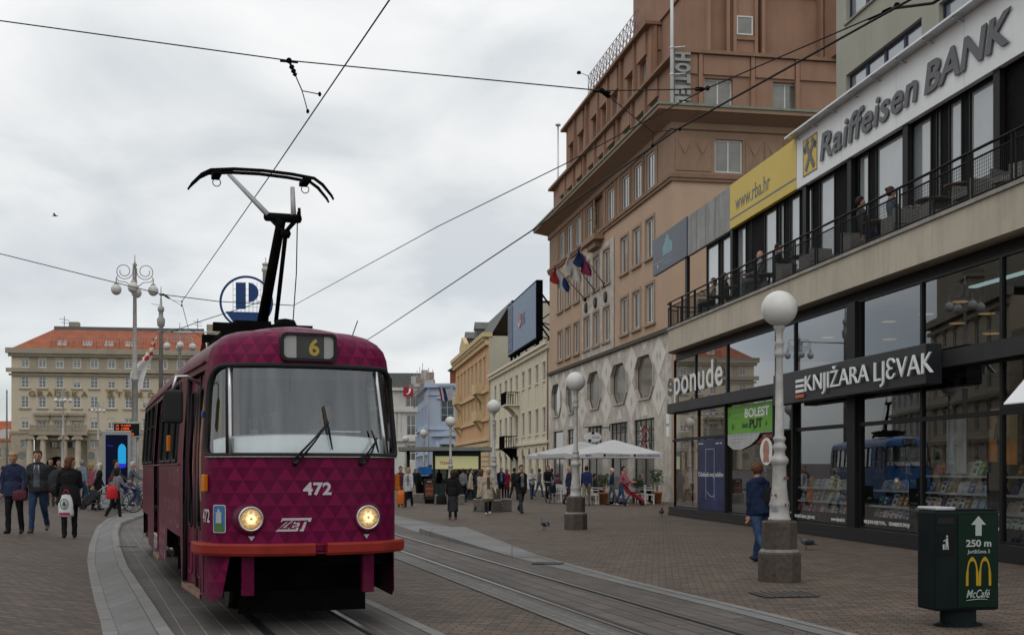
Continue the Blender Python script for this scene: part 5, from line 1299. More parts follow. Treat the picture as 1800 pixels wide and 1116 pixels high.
flag(1048, 512, 'pale grey-white flag hanging between the two coloured flags', [('flag_pale', (.40, .39, .36))], 1.8, 2.3)
flag(1065, 502, 'dark blue and red flag, the highest of the three on the hotel', [CB_, ('flag_wine', (.15, .02, .05))], 1.7, 2.3)
# oval hotel sign over the umbrellas
s, z = HO.at(1042, 768, -1.3)
ov = thing('hanging_sign', 'white oval sign with two dark squares hanging from a bar above the umbrellas', 'sign', HO.w(s, -1.3, z), HR.rot)
mb = MB(); mb.prism([(.52*math.cos(R(a)), .29*math.sin(R(a))) for a in range(0, 360, 15)], (0, -.05, 0), (1, 0, 0), (0, 0, 1), (0, .1, 0)); mb.build('board', M_white, ov)
mb = MB(); mb.box(-.08, .08, -.056, -.05, .16, .29); mb.box(-.28, -.1, -.056, -.05, -.26, -.12); mb.build('emblem', M_blk, ov)
text('lettering', 'hotel', M_grey, ov, .42, .12, (-.05, -.052, -.06), ext=.004)
mb = MB(); mb.tube([(-.5, 0, .55), (1.0, .0, .55)], .03, 6); mb.tube([(-.2, 0, .55), (-.2, 0, .27)], .015, 4); mb.tube([(.3, 0, .55), (.3, 0, .25)], .015, 4); mb.tube([(1.0, 0, .35), (1.0, 0, .75)], .03, 6); mb.build('bracket', M_blk, ov)
# ================================================================ the row beyond the hotel
CRF = Fac(2.72, 87.5, 583, 965)
M_cream = mat('cream_render', (.64, .585, .45), .85, 0, .06, .6, streak=.15)
M_creamt = mat('cream_trim', (.68, .63, .50), .8, 0, .06, 1.5)
M_roofd = mat('dark_roof_tiles', (.085, .07, .06), .8, 0, .35, 5, bump=.4)
M_wfd = mat('cream_window', (.46, .45, .40), .5, 0, .1)
c0 = CRF.at(862, 700)[0]; c1 = CRF.at(966, 700)[0]
cb_ = thing('town_house', 'cream three-storey town house with small black balconies between the hotel and the orange house', 'building', (*CRF.O, 0), CRF.rot)
zE = CRF.at(965, 605)[1]
px2 = [957, 944, 931.5, 920, 908.5, 898.5, 889.5, 880, 871]
cx_ = [CRF.at(p, 700)[0] for p in px2]
zr = [(CRF.at(957, 668)[1], CRF.at(957, 636)[1]), (CRF.at(957, 760)[1], CRF.at(957, 716)[1])]
hl = [(c-.55, c+.55, a, b) for c in cx_ for a, b in zr]
z1_ = CRF.at(945, 778)[1]
arch = [(c-.7, c+.7, .1, z1_-.9) for c in cx_]
mb = MB(); wall(mb, c0, c1, 0, zE, hl+arch, 0, .25); mb.add([(c0, 0, 0), (c0, 0, zE), (c0, 9, zE), (c0, 9, 0)], [(0, 1, 2, 3)]); mb.build('wall', M_cream, cb_)
for a, b, c, d in hl: window(cb_, a, b, c, d, .04, 2, 3, .08, .05, M_wfd, M_pane)
for a, b, c, d in arch:
    window(cb_, a, b, c, d, .2, 1, 1, .1, .05, M_blk, M_shopp, 'shop_window')
mb = MB()
for a, b, c, d in hl: mb.box(a-.14, b+.14, -.07, -.002, d+.02, d+.13); mb.box(a-.14, b+.14, -.09, -.002, c-.12, c-.02)
for a, b, c, d in arch: mb.prism([((a+b)/2+.8*math.cos(R(t)), d-.05+.75*math.sin(R(t))) for t in range(0, 181, 15)], (0, -.06, 0), (1, 0, 0), (0, 0, 1), (0, .058, 0))
for q in cx_+[c1-.3]: mb.box(q-1.0, q-.78, -.06, -.002, z1_+.1, zE-.5)
mb.build('window_trim', M_creamt, cb_)
mb = MB()
for a, b, c, d in arch: mb.prism([((a+b)/2+.62*math.cos(R(t)), d-.03+.6*math.sin(R(t))) for t in range(0, 181, 15)], (0, -.064, 0), (1, 0, 0), (0, 0, 1), (0, .003, 0))
mb.build('lunette', mat('lunette_brown', (.22, .16, .10), .6), cb_)
mb = MB(); mb.box(c0, c1, -.16, -.002, z1_-.1, z1_+.1); mb.box(c0, c1+.0, -.35, .3, zE-.002, zE+.22); mb.box(c0, c1, -.2, -.002, zE-.3, zE-.01); mb.build('cornice', M_creamt, cb_)
mb = MB(); mb.add([(c0, -.3, zE+.22), (c1, -.3, zE+.22), (c1, 4.5, zE+2.6), (c0, 4.5, zE+2.6), (c1, 9, zE+.22), (c0, 9, zE+.22)], [(0, 1, 2, 3), (3, 2, 4, 5), (0, 3, 5), (1, 4, 2)]); mb.build('roof', M_roofd, cb_)
for px, py in ((896, 712), (893, 788)):
    s, z = CRF.at(px, py, -.6); mb = MB(); mb.box(s-1.6, s+1.6, -1.2, -.003, z-.12, z); b_o = mb.build('balcony', M_dark if py > 750 else M_creamt, cb_)
    mb = MB()
    for k in range(17): x = s-1.55+3.1*k/16; mb.box(x-.02, x+.02, -1.16, -1.12, z, z+1.0)
    for k in range(6):
        for sx in (-1.55, 1.55): y = -1.14+k*.2; mb.box(s+sx-.02, s+sx+.02, y-.02, y+.02, z, z+1.0)
    mb.box(s-1.6, s+1.6, -1.18, -1.10, z+1.0, z+1.06); mb.box(s-1.6, s-1.52, -1.1, 0, z+1.0, z+1.06); mb.box(s+1.52, s+1.6, -1.1, 0, z+1.0, z+1.06)
    mb.build('railing', M_dark, b_o)
    mb = MB()
    for sx in (-1.2, 1.2): mb.prism([(0, z-.12), (-1.0, z-.12), (-.5, z-.5), (0, z-1.1)], (s+sx-.12, 0, 0), (0, 1, 0), (0, 0, 1), (.24, 0, 0))
    mb.build('corbel', M_creamt if py < 750 else M_dark, b_o)
MB().tube([(c1-.12, -.12, .2), (c1-.12, -.12, zE)], .06, 6).build('downpipe', M_trim, cb_)
# billboard on the cream roof
bx0, bz0 = CRF.at(893, 628, -.2); bx1 = CRF.at(943, 600, -.2)[0]
zt_ = CRF.at(893, 533, -.2)[1]; ztr = CRF.at(944, 497, -.2)[1]
bl = thing('billboard', 'grey-blue roof billboard with a red round logo and LG, on the cream house', 'billboard', CRF.w(bx0, -.2, bz0), CRF.rot)
W_ = bx1-bx0; Hh = (zt_-bz0+ztr-CRF.at(943, 597, -.2)[1])/2
MB().box(0, W_, 0, .5, 0, Hh).build('box', M_dark, bl)
M_bb = mat('billboard_blue', (.14, .205, .31), .4, 0, .05)
MB().box(.15, W_-.2, -.02, -.002, .15, Hh-.15).build('face', M_bb, bl)
lgx = W_*.46
mb = MB(); mb.prism([(lgx+.85*math.cos(R(a)), Hh*.52+.62*math.sin(R(a))) for a in range(0, 360, 12)], (0, -.05, 0), (1, 0, 0), (0, 0, 1), (0, .028, 0)); mb.build('emblem', mat('logo_red', (.36, .02, .07), .4), bl)
mb = MB(); mb.box(lgx-.06, lgx+.06, -.056, -.051, Hh*.52-.25, Hh*.52+.3); mb.box(lgx-.06, lgx+.4, -.056, -.051, Hh*.52-.32, Hh*.52-.24)
mb.tube([(lgx+.62*math.cos(R(a)), -.053, Hh*.52+.46*math.sin(R(a))) for a in range(80, 361, 20)], .035, 4); mb.build('emblem_lines', M_white, bl)
text('lettering', 'LG', M_grey, bl, 1.7, 1.0, (lgx+1.0, -.03, Hh*.52-.48), ext=.02, bold=.02)
mb = MB(); mb.box(.2, W_*.2, -.045, -.021, .3, Hh-.3); mb.build('side_strip', mat('billboard_dark', (.03, .045, .085), .4), bl)
mb = MB()
for z0, z1 in ((.55, 1.2), (1.4, 2.0)): mb.box(.35, W_*.2-.15, -.05, -.046, z0, z1)
mb.box(.45, .7, -.05, -.046, Hh-1.1, Hh-.5); mb.box(1.0, 1.25, -.05, -.046, Hh-1.1, Hh-.5); mb.build('strip_print', mat('billboard_mid', (.10, .15, .22), .5), bl)
mb = MB()
for x in (.8, 3, 5, W_-.5): mb.box(x-.08, x+.08, .1, .3, -1.0, 0)
for x in (1.5, W_*.5, W_-.4): mb.tube([(x, .4, Hh*.8), (x, 3.2, -.2)], .08, 5); mb.tube([(x, .4, Hh*.3), (x, 2.4, -.4)], .07, 5); mb.tube([(x, .4, Hh*.3), (x, 2.6, .8)], .05, 5)
mb.tube([(W_-.4, 1.6, 2.4), (1.5, 1.6, 2.4)], .05, 5)
mb.build('support_frame', M_dark, bl)
# ---- orange house
o1 = c0-.05; o0 = CRF.at(803, 700)[0]
zO = CRF.at(862, 590)[1]
ob = thing('town_house', 'orange and ochre town house with stone balconies and a grey mansard roof', 'building', (*CRF.O, 0), CRF.rot)
M_or = mat('orange_render', (.60, .36, .20), .85, 0, .08, .6, streak=.15)
M_oc = mat('ochre_stone', (.60, .46, .27), .85, 0, .12, 1.5, streak=.2)
M_slate = mat('slate_roof', (.13, .14, .13), .7, 0, .3, 4, bump=.3)
ocx = [CRF.at(p, 700)[0] for p in (855, 847.5, 840, 833, 826.5, 820, 814, 808.5)]
zo = [(CRF.at(855, 680)[1], CRF.at(855, 632)[1]), (CRF.at(855, 730)[1], CRF.at(855, 695)[1]), (.2, 4.2)]
hl = [(c-.65, c+.65, a, b) for c in ocx for a, b in zo if b > a]
mb = MB(); wall(mb, o0, o1, 0, zO, hl, -.15, .3); mb.add([(o0, -.15, 0), (o0, -.15, zO), (o0, 12, zO), (o0, 12, 0)], [(0, 1, 2, 3)]); mb.build('wall', M_or, ob)
for a, b, c, d in hl: window(ob, a, b, c, d, -.11, 2, 2, .1, .06, M_wfd, M_pane)
mb = MB(); mb.box(o0-.3, o1+.1, -.8, .2, zO-.1, zO+.35); mb.box(o0-.2, o1, -.5, -.152, zO-.9, zO-.45)
for k in range(int((o1-o0)/.7)): x = o0+.3+k*.7; mb.box(x, x+.3, -.72, -.152, zO-.45, zO-.1)
for z in (zo[1][0]-.5, zo[0][0]-.55, 4.6): mb.box(o0-.1, o1+.05, -.4, -.152, z-.15, z+.15)
for q, (a, b, c, d) in enumerate(hl): mb.box(a-.2, a-.02, -.22, -.152, c, d+.2); mb.box(b+.02, b+.2, -.22, -.152, c, d+.2); mb.box(a-.25, b+.25, -.32, -.152, d+.21, d+.42)
for k in range(9): z = .4+k*.5; mb.box(o0, o1, -.24, -.153, z, z+.4)
mb.build('stone_trim', M_oc, ob)
for px in (849, 812):
    for zq in (zo[0][0]-.5, zo[1][0]-.4):
        s = CRF.at(px, 700)[0]; mb = MB(); mb.box(s-1.7, s+1.7, -1.0, -.16, zq-.1, zq+.1); mb.box(s-1.7, s+1.7, -1.0, -.88, zq+.101, zq+.95); mb.box(s-1.7, s-1.55, -.879, -.16, zq+.101, zq+.95); mb.box(s+1.55, s+1.7, -.879, -.16, zq+.101, zq+.95)
        mb.prism([(-.16, zq-.1), (-.9, zq-.1), (-.7, zq-.4), (-.16, zq-1.2)], (s-1.4, 0, 0), (0, 1, 0), (0, 0, 1), (.5, 0, 0)); mb.prism([(-.16, zq-.1), (-.9, zq-.1), (-.7, zq-.4), (-.16, zq-1.2)], (s+.9, 0, 0), (0, 1, 0), (0, 0, 1), (.5, 0, 0))
        mb.build('balcony', M_oc, ob)
mb = MB(); mb.add([(o0+1, .2, zO+.3), (o1, .2, zO+.3), (o1, 2.2, zO+3.6), (o0+2.5, 2.2, zO+3.6), (o1, 12, zO+3.7), (o0+2.5, 12, zO+3.7), (o0+1, 12, zO+.3)], [(0, 1, 2, 3), (3, 2, 4, 5), (0, 3, 5, 6)]); mb.build('roof', M_slate, ob)
mb = MB(); mb.box(o1-.3, o1+.02, 2.0, 12, zO, zO+3.4); mb.box(o1-.1, o1, -.15, 12, 0, zO); mb.build('gable_wall', mat('gable_render', (.46, .43, .34), .85, 0, .08, .5), ob)
mb = MB(); mb.box(o0+3, o0+9, .0, .5, zO+.36, zO+1.6); mb.prism([(0, 0), (6, 0), (3, 1.1)], (o0+3, .0, zO+1.6), (1, 0, 0), (0, 0, 1), (0, .5, 0)); mb.build('parapet', M_oc, ob)
for k in (0, 1):
    x = o0+5+k*10; mb = MB(); mb.box(x-1, x+1, .6, 2.2, zO+.6, zO+2.6); mb.prism([(-1.2, 0), (1.2, 0), (0, .9)], (x, .5, zO+2.6), (1, 0, 0), (0, 0, 1), (0, 1.8, 0)); mb.build('dormer', M_slate, ob)
# ---- blue corner house: one face turned to us, one along the street
pB = P(752, 700, 185); BF = Front(pB.x, pB.y, R(-6))   # front face, left end at the corner
M_bl = mat('blue_render', (.37, .44, .54), .85, 0, .07, .3, streak=.12)
M_blt = mat('blue_trim', (.40, .48, .60), .8, 0, .08, 1)
zB = P(752, 681, 185)[2]
blh = thing('corner_house', 'pale blue corner house under scaffolding with statues on its parapet', 'building', (pB.x, pB.y, 0), BF.rot)
hl = [(2.0, 4.1, 8.8, 12.2), (2.0, 4.3, 2.6, 6.0)]
mb = MB(); wall(mb, 0, 9, 0, zB, hl, 0, .3)
Lb = (-6.4, 25.6)   # far end of the street face, in local coordinates
du = Vector((Lb[0], Lb[1], 0)); ln = du.length; du.normalize()
sh = []
for i in range(9):
    for z0, z1 in ((8.6, 11.6), (4.4, 7.4), (.6, 3.4)): sh.append((1.2+i*3.6, 2.9+i*3.6, z0, z1))
i0 = len(mb.v); wall(mb, 0, ln, 0, zB, [(ln-b, ln-a, c, d) for a, b, c, d in sh], 0, .3)
nd = Vector((du.y, -du.x, 0))   # inward
mb.v[i0:] = [(Lb[0]-du.x*x+nd.x*y, Lb[1]-du.y*x+nd.y*y, z) for x, y, z in mb.v[i0:]]
mb.build('wall', M_bl, blh)
for a, b, c, d in hl: window(blh, a, b, c, d, .15, 2, 3, .14, .1, mat('blue_window', (.33, .42, .53), .5), M_pane)
for a, b, c, d in sh:
    f = window(blh, 0, b-a, c, d, 0, 2, 2, .12, .08, MATS['blue_window'], M_pane); x = ln-b
    f.location = (Lb[0]-du.x*x+nd.x*.15, Lb[1]-du.y*x+nd.y*.15, c); f.rotation_euler = (0, 0, math.atan2(-du.y, -du.x))
mb = MB(); mb.box(-.4, 9, -.5, .3, zB-.001, zB+.6); mb.box(-.2, 9, -.25, -.002, zB-1.2, zB-.9); mb.box(-.2, 9, -.25, -.002, 7.6, 7.9); mb.box(1.4, 4.9, -.3, -.002, 12.4, 12.75)
mb.prism([(.6, 6.6), (5.6, 6.6), (3.1, 7.55)], (0, -.6, 0), (1, 0, 0), (0, 0, 1), (0, .6, 0)); mb.prism([(3.15+1.3*math.cos(R(t)), 5.4+1.1*math.sin(R(t))) for t in range(0, 181, 20)], (0, -.3, 0), (1, 0, 0), (0, 0, 1), (0, .29, 0))
mb.box(1.3, 1.9, -.35, -.002, 2.4, 5.9); mb.box(4.4, 5.0, -.35, -.002, 2.4, 5.9)
i0 = len(mb.v); mb.box(0, ln, -.5, .3, zB-.001, zB+.6); mb.box(0, ln, -.3, -.002, 7.8, 8.1); mb.box(0, ln, -.3, -.002, 3.7, 4.0)
mb.v[i0:] = [(Lb[0]-du.x*x+nd.x*y, Lb[1]-du.y*x+nd.y*y, z+.003) for x, y, z in mb.v[i0:]]
mb.build('trim', M_blt, blh)
mb = MB(); mb.box(3, 9, 3, 9, zB, zB+2.8); mb.build('rear_block', mat('brick_red', (.22, .07, .045), .85, 0, .2, 2), blh); mb = MB(); mb.prism([(2.6, 0), (9.4, 0), (8, 1.2), (4.5, 1.2)], (0, 2.6, zB+2.8), (1, 0, 0), (0, 0, 1), (0, 7, 0)); mb.build('roof', M_roofd, blh)
mb = MB()
for k in range(12):
    q = k/11; x, y = Lb[0]*q-.6, Lb[1]*q-.3; hh = 2.6+1.6*math.sin(k*2.1)
    mb.tube([(x, y, zB-2), (x, y, zB+hh)], .05, 4); mb.tube([(x+1.6, y, zB), (x+1.6, y, zB+hh-1)], .05, 4)
    if k: x0, y0 = Lb[0]*(k-1)/11-.6, Lb[1]*(k-1)/11-.3; [mb.tube([(x0, y0, zB+z), (x, y, zB+z)], .045, 4) for z in (.6, 1.6, 2.6)]
mb.tube([(.2, -.4, 0), (.2, -.4, zB+3)], .06, 4)
mb.build('scaffold', mat('scaffold_steel', (.34, .30, .28), .6), blh)
mb = MB()
for q, (x, y, w_, hh) in enumerate(((.2, .6, .8, 1.8), (-1.2, 3.5, .7, 2.4), (-2.6, 7, .9, 1.6), (-4.2, 11, .8, 2.0))): mb.box(x-w_, x+w_, y-.3, y+.3, zB+.6, zB+.6+hh*.35, q % 2); mb.box(x-w_*.6, x+w_*.8, y-.32, y+.28, zB+.62+hh*.36, zB+.6+hh, 1-q % 2)
mb.build('scaffold_sheet', [mat('sheet_pale', (.46, .45, .44), .8), mat('sheet_brown', (.30, .23, .20), .8)], blh)
mb = MB(); mb.box(0, 1.9, -.12, -.003, .2, 2.2); mb.box(4.5, 9, -.12, -.003, .2, 2.2); mb.build('shopfront', mat('teal_shop', (.02, .035, .05), .5), blh)
# ---- pale grey house with a red sign, closing the view
pG = P(690, 700, 245); zG = P(715, 700, 245)[2]
gh = thing('town_house', 'pale grey stone house with a dark roof closing the end of the street', 'building', (pG.x-6, pG.y, 0), R(2))
M_pg2 = mat('pale_stone', (.55, .54, .50), .85, 0, .1, .6, streak=.2)
Wg = 14
gwin = [(8.8, 11.6, 3.2, 6.5), (8.8, 11.6, 8.4, 12.6), (8.6, 11.8, 14.2, 18.5), (2.5, 5.5, 8.4, 12.6), (2.5, 5.5, 14.2, 18.5)]
mb = MB(); wall(mb, 0, Wg, 0, zG+2, gwin, 0, .3); mb.add([(Wg, 0, 0), (Wg, 0, zG+2), (Wg, 9, zG+2), (Wg, 9, 0)], [(0, 1, 2, 3)]); mb.build('wall', M_pg2, gh)
for g_ in gwin: window(gh, *g_, .15, 3, 2, .18, .12, M_wf, M_pane)
mb = MB()
for z in (zG+1.6, 13.2, 7.2): mb.box(-.2, Wg+.3, -.6, -.003, z, z+.6)
for x in (1.2, 6.5, 7.4, 12.8): mb.box(x-.3, x+.3, -.25, -.003, 7.8, 13.2)
mb.build('cornice', M_pg2, gh)
mb = MB(); mb.prism([(-.4, 0), (Wg+.4, 0), (Wg-2, 3.0), (2, 3.0)], (0, -.2, zG+2.2), (1, 0, 0), (0, 0, 1), (0, 9, 0)); mb.build('roof', M_slate, gh)
q = P(709, 697, 243); rs = thing('roof_sign', 'small red square sign with a white curl on the grey roof', 'sign', (q.x, q.y, q.z), 0)
MB().box(0, 2.0, 0, .3, 0, 2.0).build('board', mat('sign_red', (.34, .02, .035), .5), rs); MB().tube([(1.35, -.03, 1.6), (1.3, -.03, .9), (1.0, -.03, .55), (.55, -.03, .5)], [.22, .2, .17, .08], 6).build('emblem', M_white, rs)
# flag on the blue house
fl = P(771, 682, 178); fo = thing('flag', 'red, white and blue flag with a white cloth hanging on the blue house', 'flag', fl, 0); fo.scale = (.8, .8, .8)
mb = MB(); vs = []; n = 9
for i in range(n):
    for j in range(7): vs.append((i*.32+j*.08, .25*math.sin(i*1.1+j*.4), -j*.36-(.3 if i < 4 and j > 4 else 0)+.12*math.sin(i)))
mb.add(vs, [(i*7+j, i*7+j+1, (i+1)*7+j+1, (i+1)*7+j) for i in range(n-1) for j in range(6)], 0, True); c_ = mb.build('cloth', [MATS['flag_red'], MATS['flag_white'], MATS['flag_blue']], fo)
for k, p in enumerate(c_.data.polygons): p.material_index = (0, 1, 2, 2, 1, 1, 1, 1)[k//6]
MB().tube([(-.2, 0, .3), (3.0, 0, .4)], .06, 5).build('pole', M_dark, fo)
# ================================================================ savings bank across the square
GR = Front(*P(20, 700, 222)[:2], R(9.1))
M_sand = mat('sand_render', (.52, .455, .34), .85, 0, .06, .25, streak=.12)
M_sand2 = mat('sand_trim', (.33, .29, .22), .85, 0, .12, .6, streak=.2)
M_stone = mat('rusticated_stone', (.39, .335, .255), .85, 0, .15, .8, streak=.25)
M_tile = mat('red_roof_tiles', (.31, .105, .06), .85, 0, .2, .5, streak=.2)
M_gold = mat('ochre_letters', (.20, .125, .04), .6, 0, .1)
gb_ = thing('bank_building', 'sand-coloured savings bank with a red hipped roof and spaced ochre wall letters, across the square', 'building', (*GR.O, 0), GR.rot)
gw = lambda px, py: GR.at(px, py)
zc = gw(20, 617)[1]; gl = gw(352, 700)[0]
gc = [gw(44+30.4*k, 700)[0] for k in range(11)]
rows_ = [(631, 645.5), (661, 681), (696, 716), (734, 753), (773, 787)]
zb0 = gz(GR.O[0]+20, 222)
gh_ = []
for k, c in enumerate(gc):
    px = 44+30.4*k
    for r_, (ya, yb) in enumerate(rows_):
        if r_ == 4 and k in (1, 2, 3): continue
        z1 = gw(44, ya)[1]; z0 = gw(44, yb)[1]; gh_.append((c-.72, c+.72, z0, z1, k, r_))
mb = MB(); zst = gw(44, 762)[1]
wall(mb, 0, gl, zst, zc, [h[:4] for h in gh_], 0, .3); mb.add([(0, 0, 0), (0, 0, zc), (0, 16, zc), (0, 16, 0)], [(0, 1, 2, 3)]); mb.build('wall', M_sand, gb_)
mb = MB(); wall(mb, 0, gl, zb0-2, zst, [h[:4] for h in gh_ if h[5] == 4]+[(gc[1]-1.6, gc[3]+1.9, zb0-2, gw(44, 772)[1])], -.18, .5)
mb.build('stone_base', M_stone, gb_)
rr = random.Random(12)
for a, b, c, d, k, r_ in gh_:
    window(gb_, a, b, c, d, .1, 2, 3, .16, .11, M_wf, M_pane)
    if rr.random() < .3 and r_ < 4: MB().box(a+.1, b-.1, .06, .09, d-(d-c)*rr.choice([.3, .45, .55]), d-.05).build('roller_blind', mat('blind_cream', (.50, .47, .38), .7), gb_)
mb = MB()
for h in gh_:
    a, b, c, d = h[:4]
    if h[5] in (1, 2, 3): mb.box(a-.35, b+.35, -.22, -.002, c-.34, c-.1)
    if h[5] == 1: mb.box(a-.2, b+.2, -.1, -.002, d+.1, d+.9)
for z, hh, o in ((zc-.4, 1.0, .9), (zc-1.0, .55, .5), (gw(44, 654)[1], .75, .8), (gw(44, 659)[1]-.1, .4, .4), (zst, .5, .35)): mb.box(-o, gl, -o, -.003, z-.004*o, z+hh)
for k in range(90): x = .3+k*(gl/90); mb.box(x, x+.22, -.7, -.503, zc-.9, zc-.42)
for k, c in enumerate(gc[:-1]):
    m_ = (c+gc[k+1])/2; mb.box(m_-.75, m_+.75, -.06, -.002, gw(44, 648)[1]+.3, gw(44, 627)[1])
for k in (1, 2, 3):
    c = gc[k]; z = gw(44, 730)[1]; mb.box(c-1.5, c+1.5, -.7, -.003, z, z+.5); mb.box(c-1.25, c+1.25, -.4, -.003, z-.9, z-.02); mb.box(c-1.05, c-.8, -.3, -.003, z-2.8, z-.91); mb.box(c+.8, c+1.05, -.3, -.003, z-2.8, z-.91)
mb.build('stone_trim', M_sand2, gb_)
mb = MB(); za, zb_ = gw(44, 760)[1], gw(44, 748)[1]; mb.box(gc[0]+1.2, gc[3]+2.2, -2.2, -.36, za-.5, za+.15)
for k in range(48): x = gc[0]+1.3+k*(gc[3]-gc[0]+.9)/48; mb.box(x, x+.13, -2.15, -2.0, za+.15, zb_-.1)
mb.box(gc[0]+1.2, gc[3]+2.2, -2.2, -1.95, zb_-.1, zb_+.1); mb.build('balcony', M_sand2, gb_)
zt = za-.55
for px in (56, 79, 116, 140):
    x = gw(px, 790)[0]; mb = MB(); mb.lathe([(.75, 0), (.75, .25), (.62, .4), (.52, (zt-zb0)*.9), (.5, (zt-zb0)*.91)], 14, (x, -1.5, zb0)); mb.box(x-.85, x+.85, -2.2, -.8, zt-.75, zt-.3); mb.box(x-.7, x+.7, -2.05, -.95, zt-.3, zt+.05)
    for s in (-.75, .75): mb.tube([(x+s, -2.25, zt-.6), (x+s, -.8, zt-.6)], .26, 8)
    mb.build('column', M_stone, gb_)
mb = MB(); mb.box(gc[1]-1.6, gc[3]+1.9, 1.0, 1.1, zb0-2, gw(44, 772)[1]); mb.build('porch_wall', M_stone, gb_)
for px in (94, 107, 125): x = gw(px, 780)[0]; window(gb_, x-.9, x+.9, gw(44, 787)[1], gw(44, 775)[1], .85, 2, 1, .14, .1, M_sand2, M_pane)
mb = MB(); xa = gw(99, 800)[0]; mb.prism([(xa+2.3*math.cos(R(t)), zb0+.2+2.3*math.sin(R(t))) for t in range(0, 181, 12)], (0, .9, 0), (1, 0, 0), (0, 0, 1), (0, .09, 0)); mb.build('porch_door', M_dark, gb_)
for px in (38, 160, 222):
    x = gw(px, 798)[0]; mb = MB(); mb.prism([(x+.75*math.cos(R(t)), gw(44, 800)[1]+.75*math.sin(R(t))) for t in range(0, 360, 20)], (0, -.2, 0), (1, 0, 0), (0, 0, 1), (0, .015, 0)); mb.build('round_window', M_pane, gb_)
zr_ = zc+.6; zrid = gw(82, 578)[1]
xr = gw(82, 578)[0]
mb = MB(); mb.add([(.2, -.3, zr_), (gl, -.3, zr_), (gl, 7.5, zrid+.9), (xr, 7.5, zrid+.9), (.2, 16, zr_), (gl, 16, zr_)], [(0, 1, 2, 3), (0, 3, 4), (3, 2, 5, 4)]); mb.build('roof', M_tile, gb_)
mb = MB(); mb.box(xr-.2, gl, 7.2, 7.8, zrid+.75, zrid+1.35); mb.build('ridge', mat('lead_ridge', (.12, .125, .13), .6), gb_)
for px, w_ in ((113, .9), (368, 1.3)):
    x = gw(px, 575)[0]; MB().box(x-w_, x+w_, 8.5, 10.5, zrid-2, zrid+2.4).build('chimney', M_sand2, gb_)
for px in (107, 152, 190, 226): x = gw(px, 612)[0]; mb = MB(); mb.box(x-.8, x+.8, .9, 2.0, zr_+.6, zr_+1.6); mb.build('roof_window', M_wf, gb_)
mb = MB()
for k in range(13):
    x = gw(90+20*k, 600)[0]; mb.tube([(x, -.2, zr_), (x, -.2, zr_+3.2)], .055, 4)
for z in (1.2, 2.1, 3.0): mb.tube([(gw(90, 600)[0], -.2, zr_+z), (gw(340, 600)[0], -.2, zr_+z)], .045, 4)
for k in range(24):
    x = gw(92+10.3*k, 600)[0]; q = rr.uniform(.9, 1.6); mb.tube([(x, -.25, zr_+1.0), (x, -.25, zr_+1.0+q), (x+.6, -.25, zr_+1.0+q), (x+.6, -.25, zr_+1.0)], .04, 4)
mb.build('roof_lettering_frame', mat('faded_frame', (.38, .22, .18), .7), gb_)
for ch, px in list(zip('GRADSKA', (57, 72.5, 88, 102.5, 118, 133, 149)))+list(zip('ŠTEDIONICA', (194.5, 210, 225.5, 241, 252, 266, 283, 297, 311, 327))):
    x = gw(px, 691)[0]; z0 = gw(44, 696.5)[1]; hh = gw(44, 687)[1]-z0
    q = text('letter', ch, M_gold, gb_, 1.15 if ch != 'I' else .35, hh*(1.25 if ch == 'Š' else 1), (x-.6, -.18, z0), ext=.12, bold=.012)
mb = MB()
for px in (97, 340):
    x = gw(px, 570)[0]; mb.tube([(x, 8, zrid), (x, 8, zrid+3.4)], .06, 4); mb.tube([(x-.9, 8, zrid+2.9), (x+.9, 8, zrid+2.6)], .04, 4); mb.tube([(x-.6, 8, zrid+2.2), (x+.8, 8, zrid+2.0)], .04, 4)
mb.build('aerial', M_dark, gb_)
# low red-roofed house at the left edge
q = P(-14, 820, 236); lh = thing('town_house', 'low brown house with a bright red roof at the left edge, beside the savings bank', 'building', (q.x, q.y, gz(q.x, q.y)), R(5))
hw_ = [(1.0, 1.9, 2.2, 4.2), (2.4, 3.3, 2.2, 4.2), (.8, 2.0, 6.6, 8.2)]
mb = MB(); wall(mb, -4, 4.2, -1, 5.6, hw_[:2], 0, .2); mb.add([(4.2, 0, -1), (4.2, 0, 5.6), (4.2, 9, 5.6), (4.2, 9, -1)], [(0, 1, 2, 3)]); mb.build('wall', M_stone, lh)
for a in hw_[:2]: window(lh, *a, .1, 2, 2, .1, .07, M_wf, M_pane)
mb = MB(); mb.add([(-4, -.3, 5.6), (4.4, -.3, 5.6), (4.4, 4, 9.6), (-4, 4, 9.6), (-4, 9, 5.6), (4.4, 9, 5.6)], [(0, 1, 2, 3), (3, 2, 5, 4), (1, 5, 2)]); mb.build('roof', mat('bright_tiles', (.38, .11, .055), .8, 0, .15, .6), lh)
mb = MB(); mb.box(1.4, 3.2, .2, 2.2, 5.9, 7.3); mb.prism([(2.3+.9*math.cos(R(t)), 7.3+.6*math.sin(R(t))) for t in range(0, 181, 20)], (0, .2, 0), (1, 0, 0), (0, 0, 1), (0, 2, 0)); mb.build('dormer', M_wf, lh)
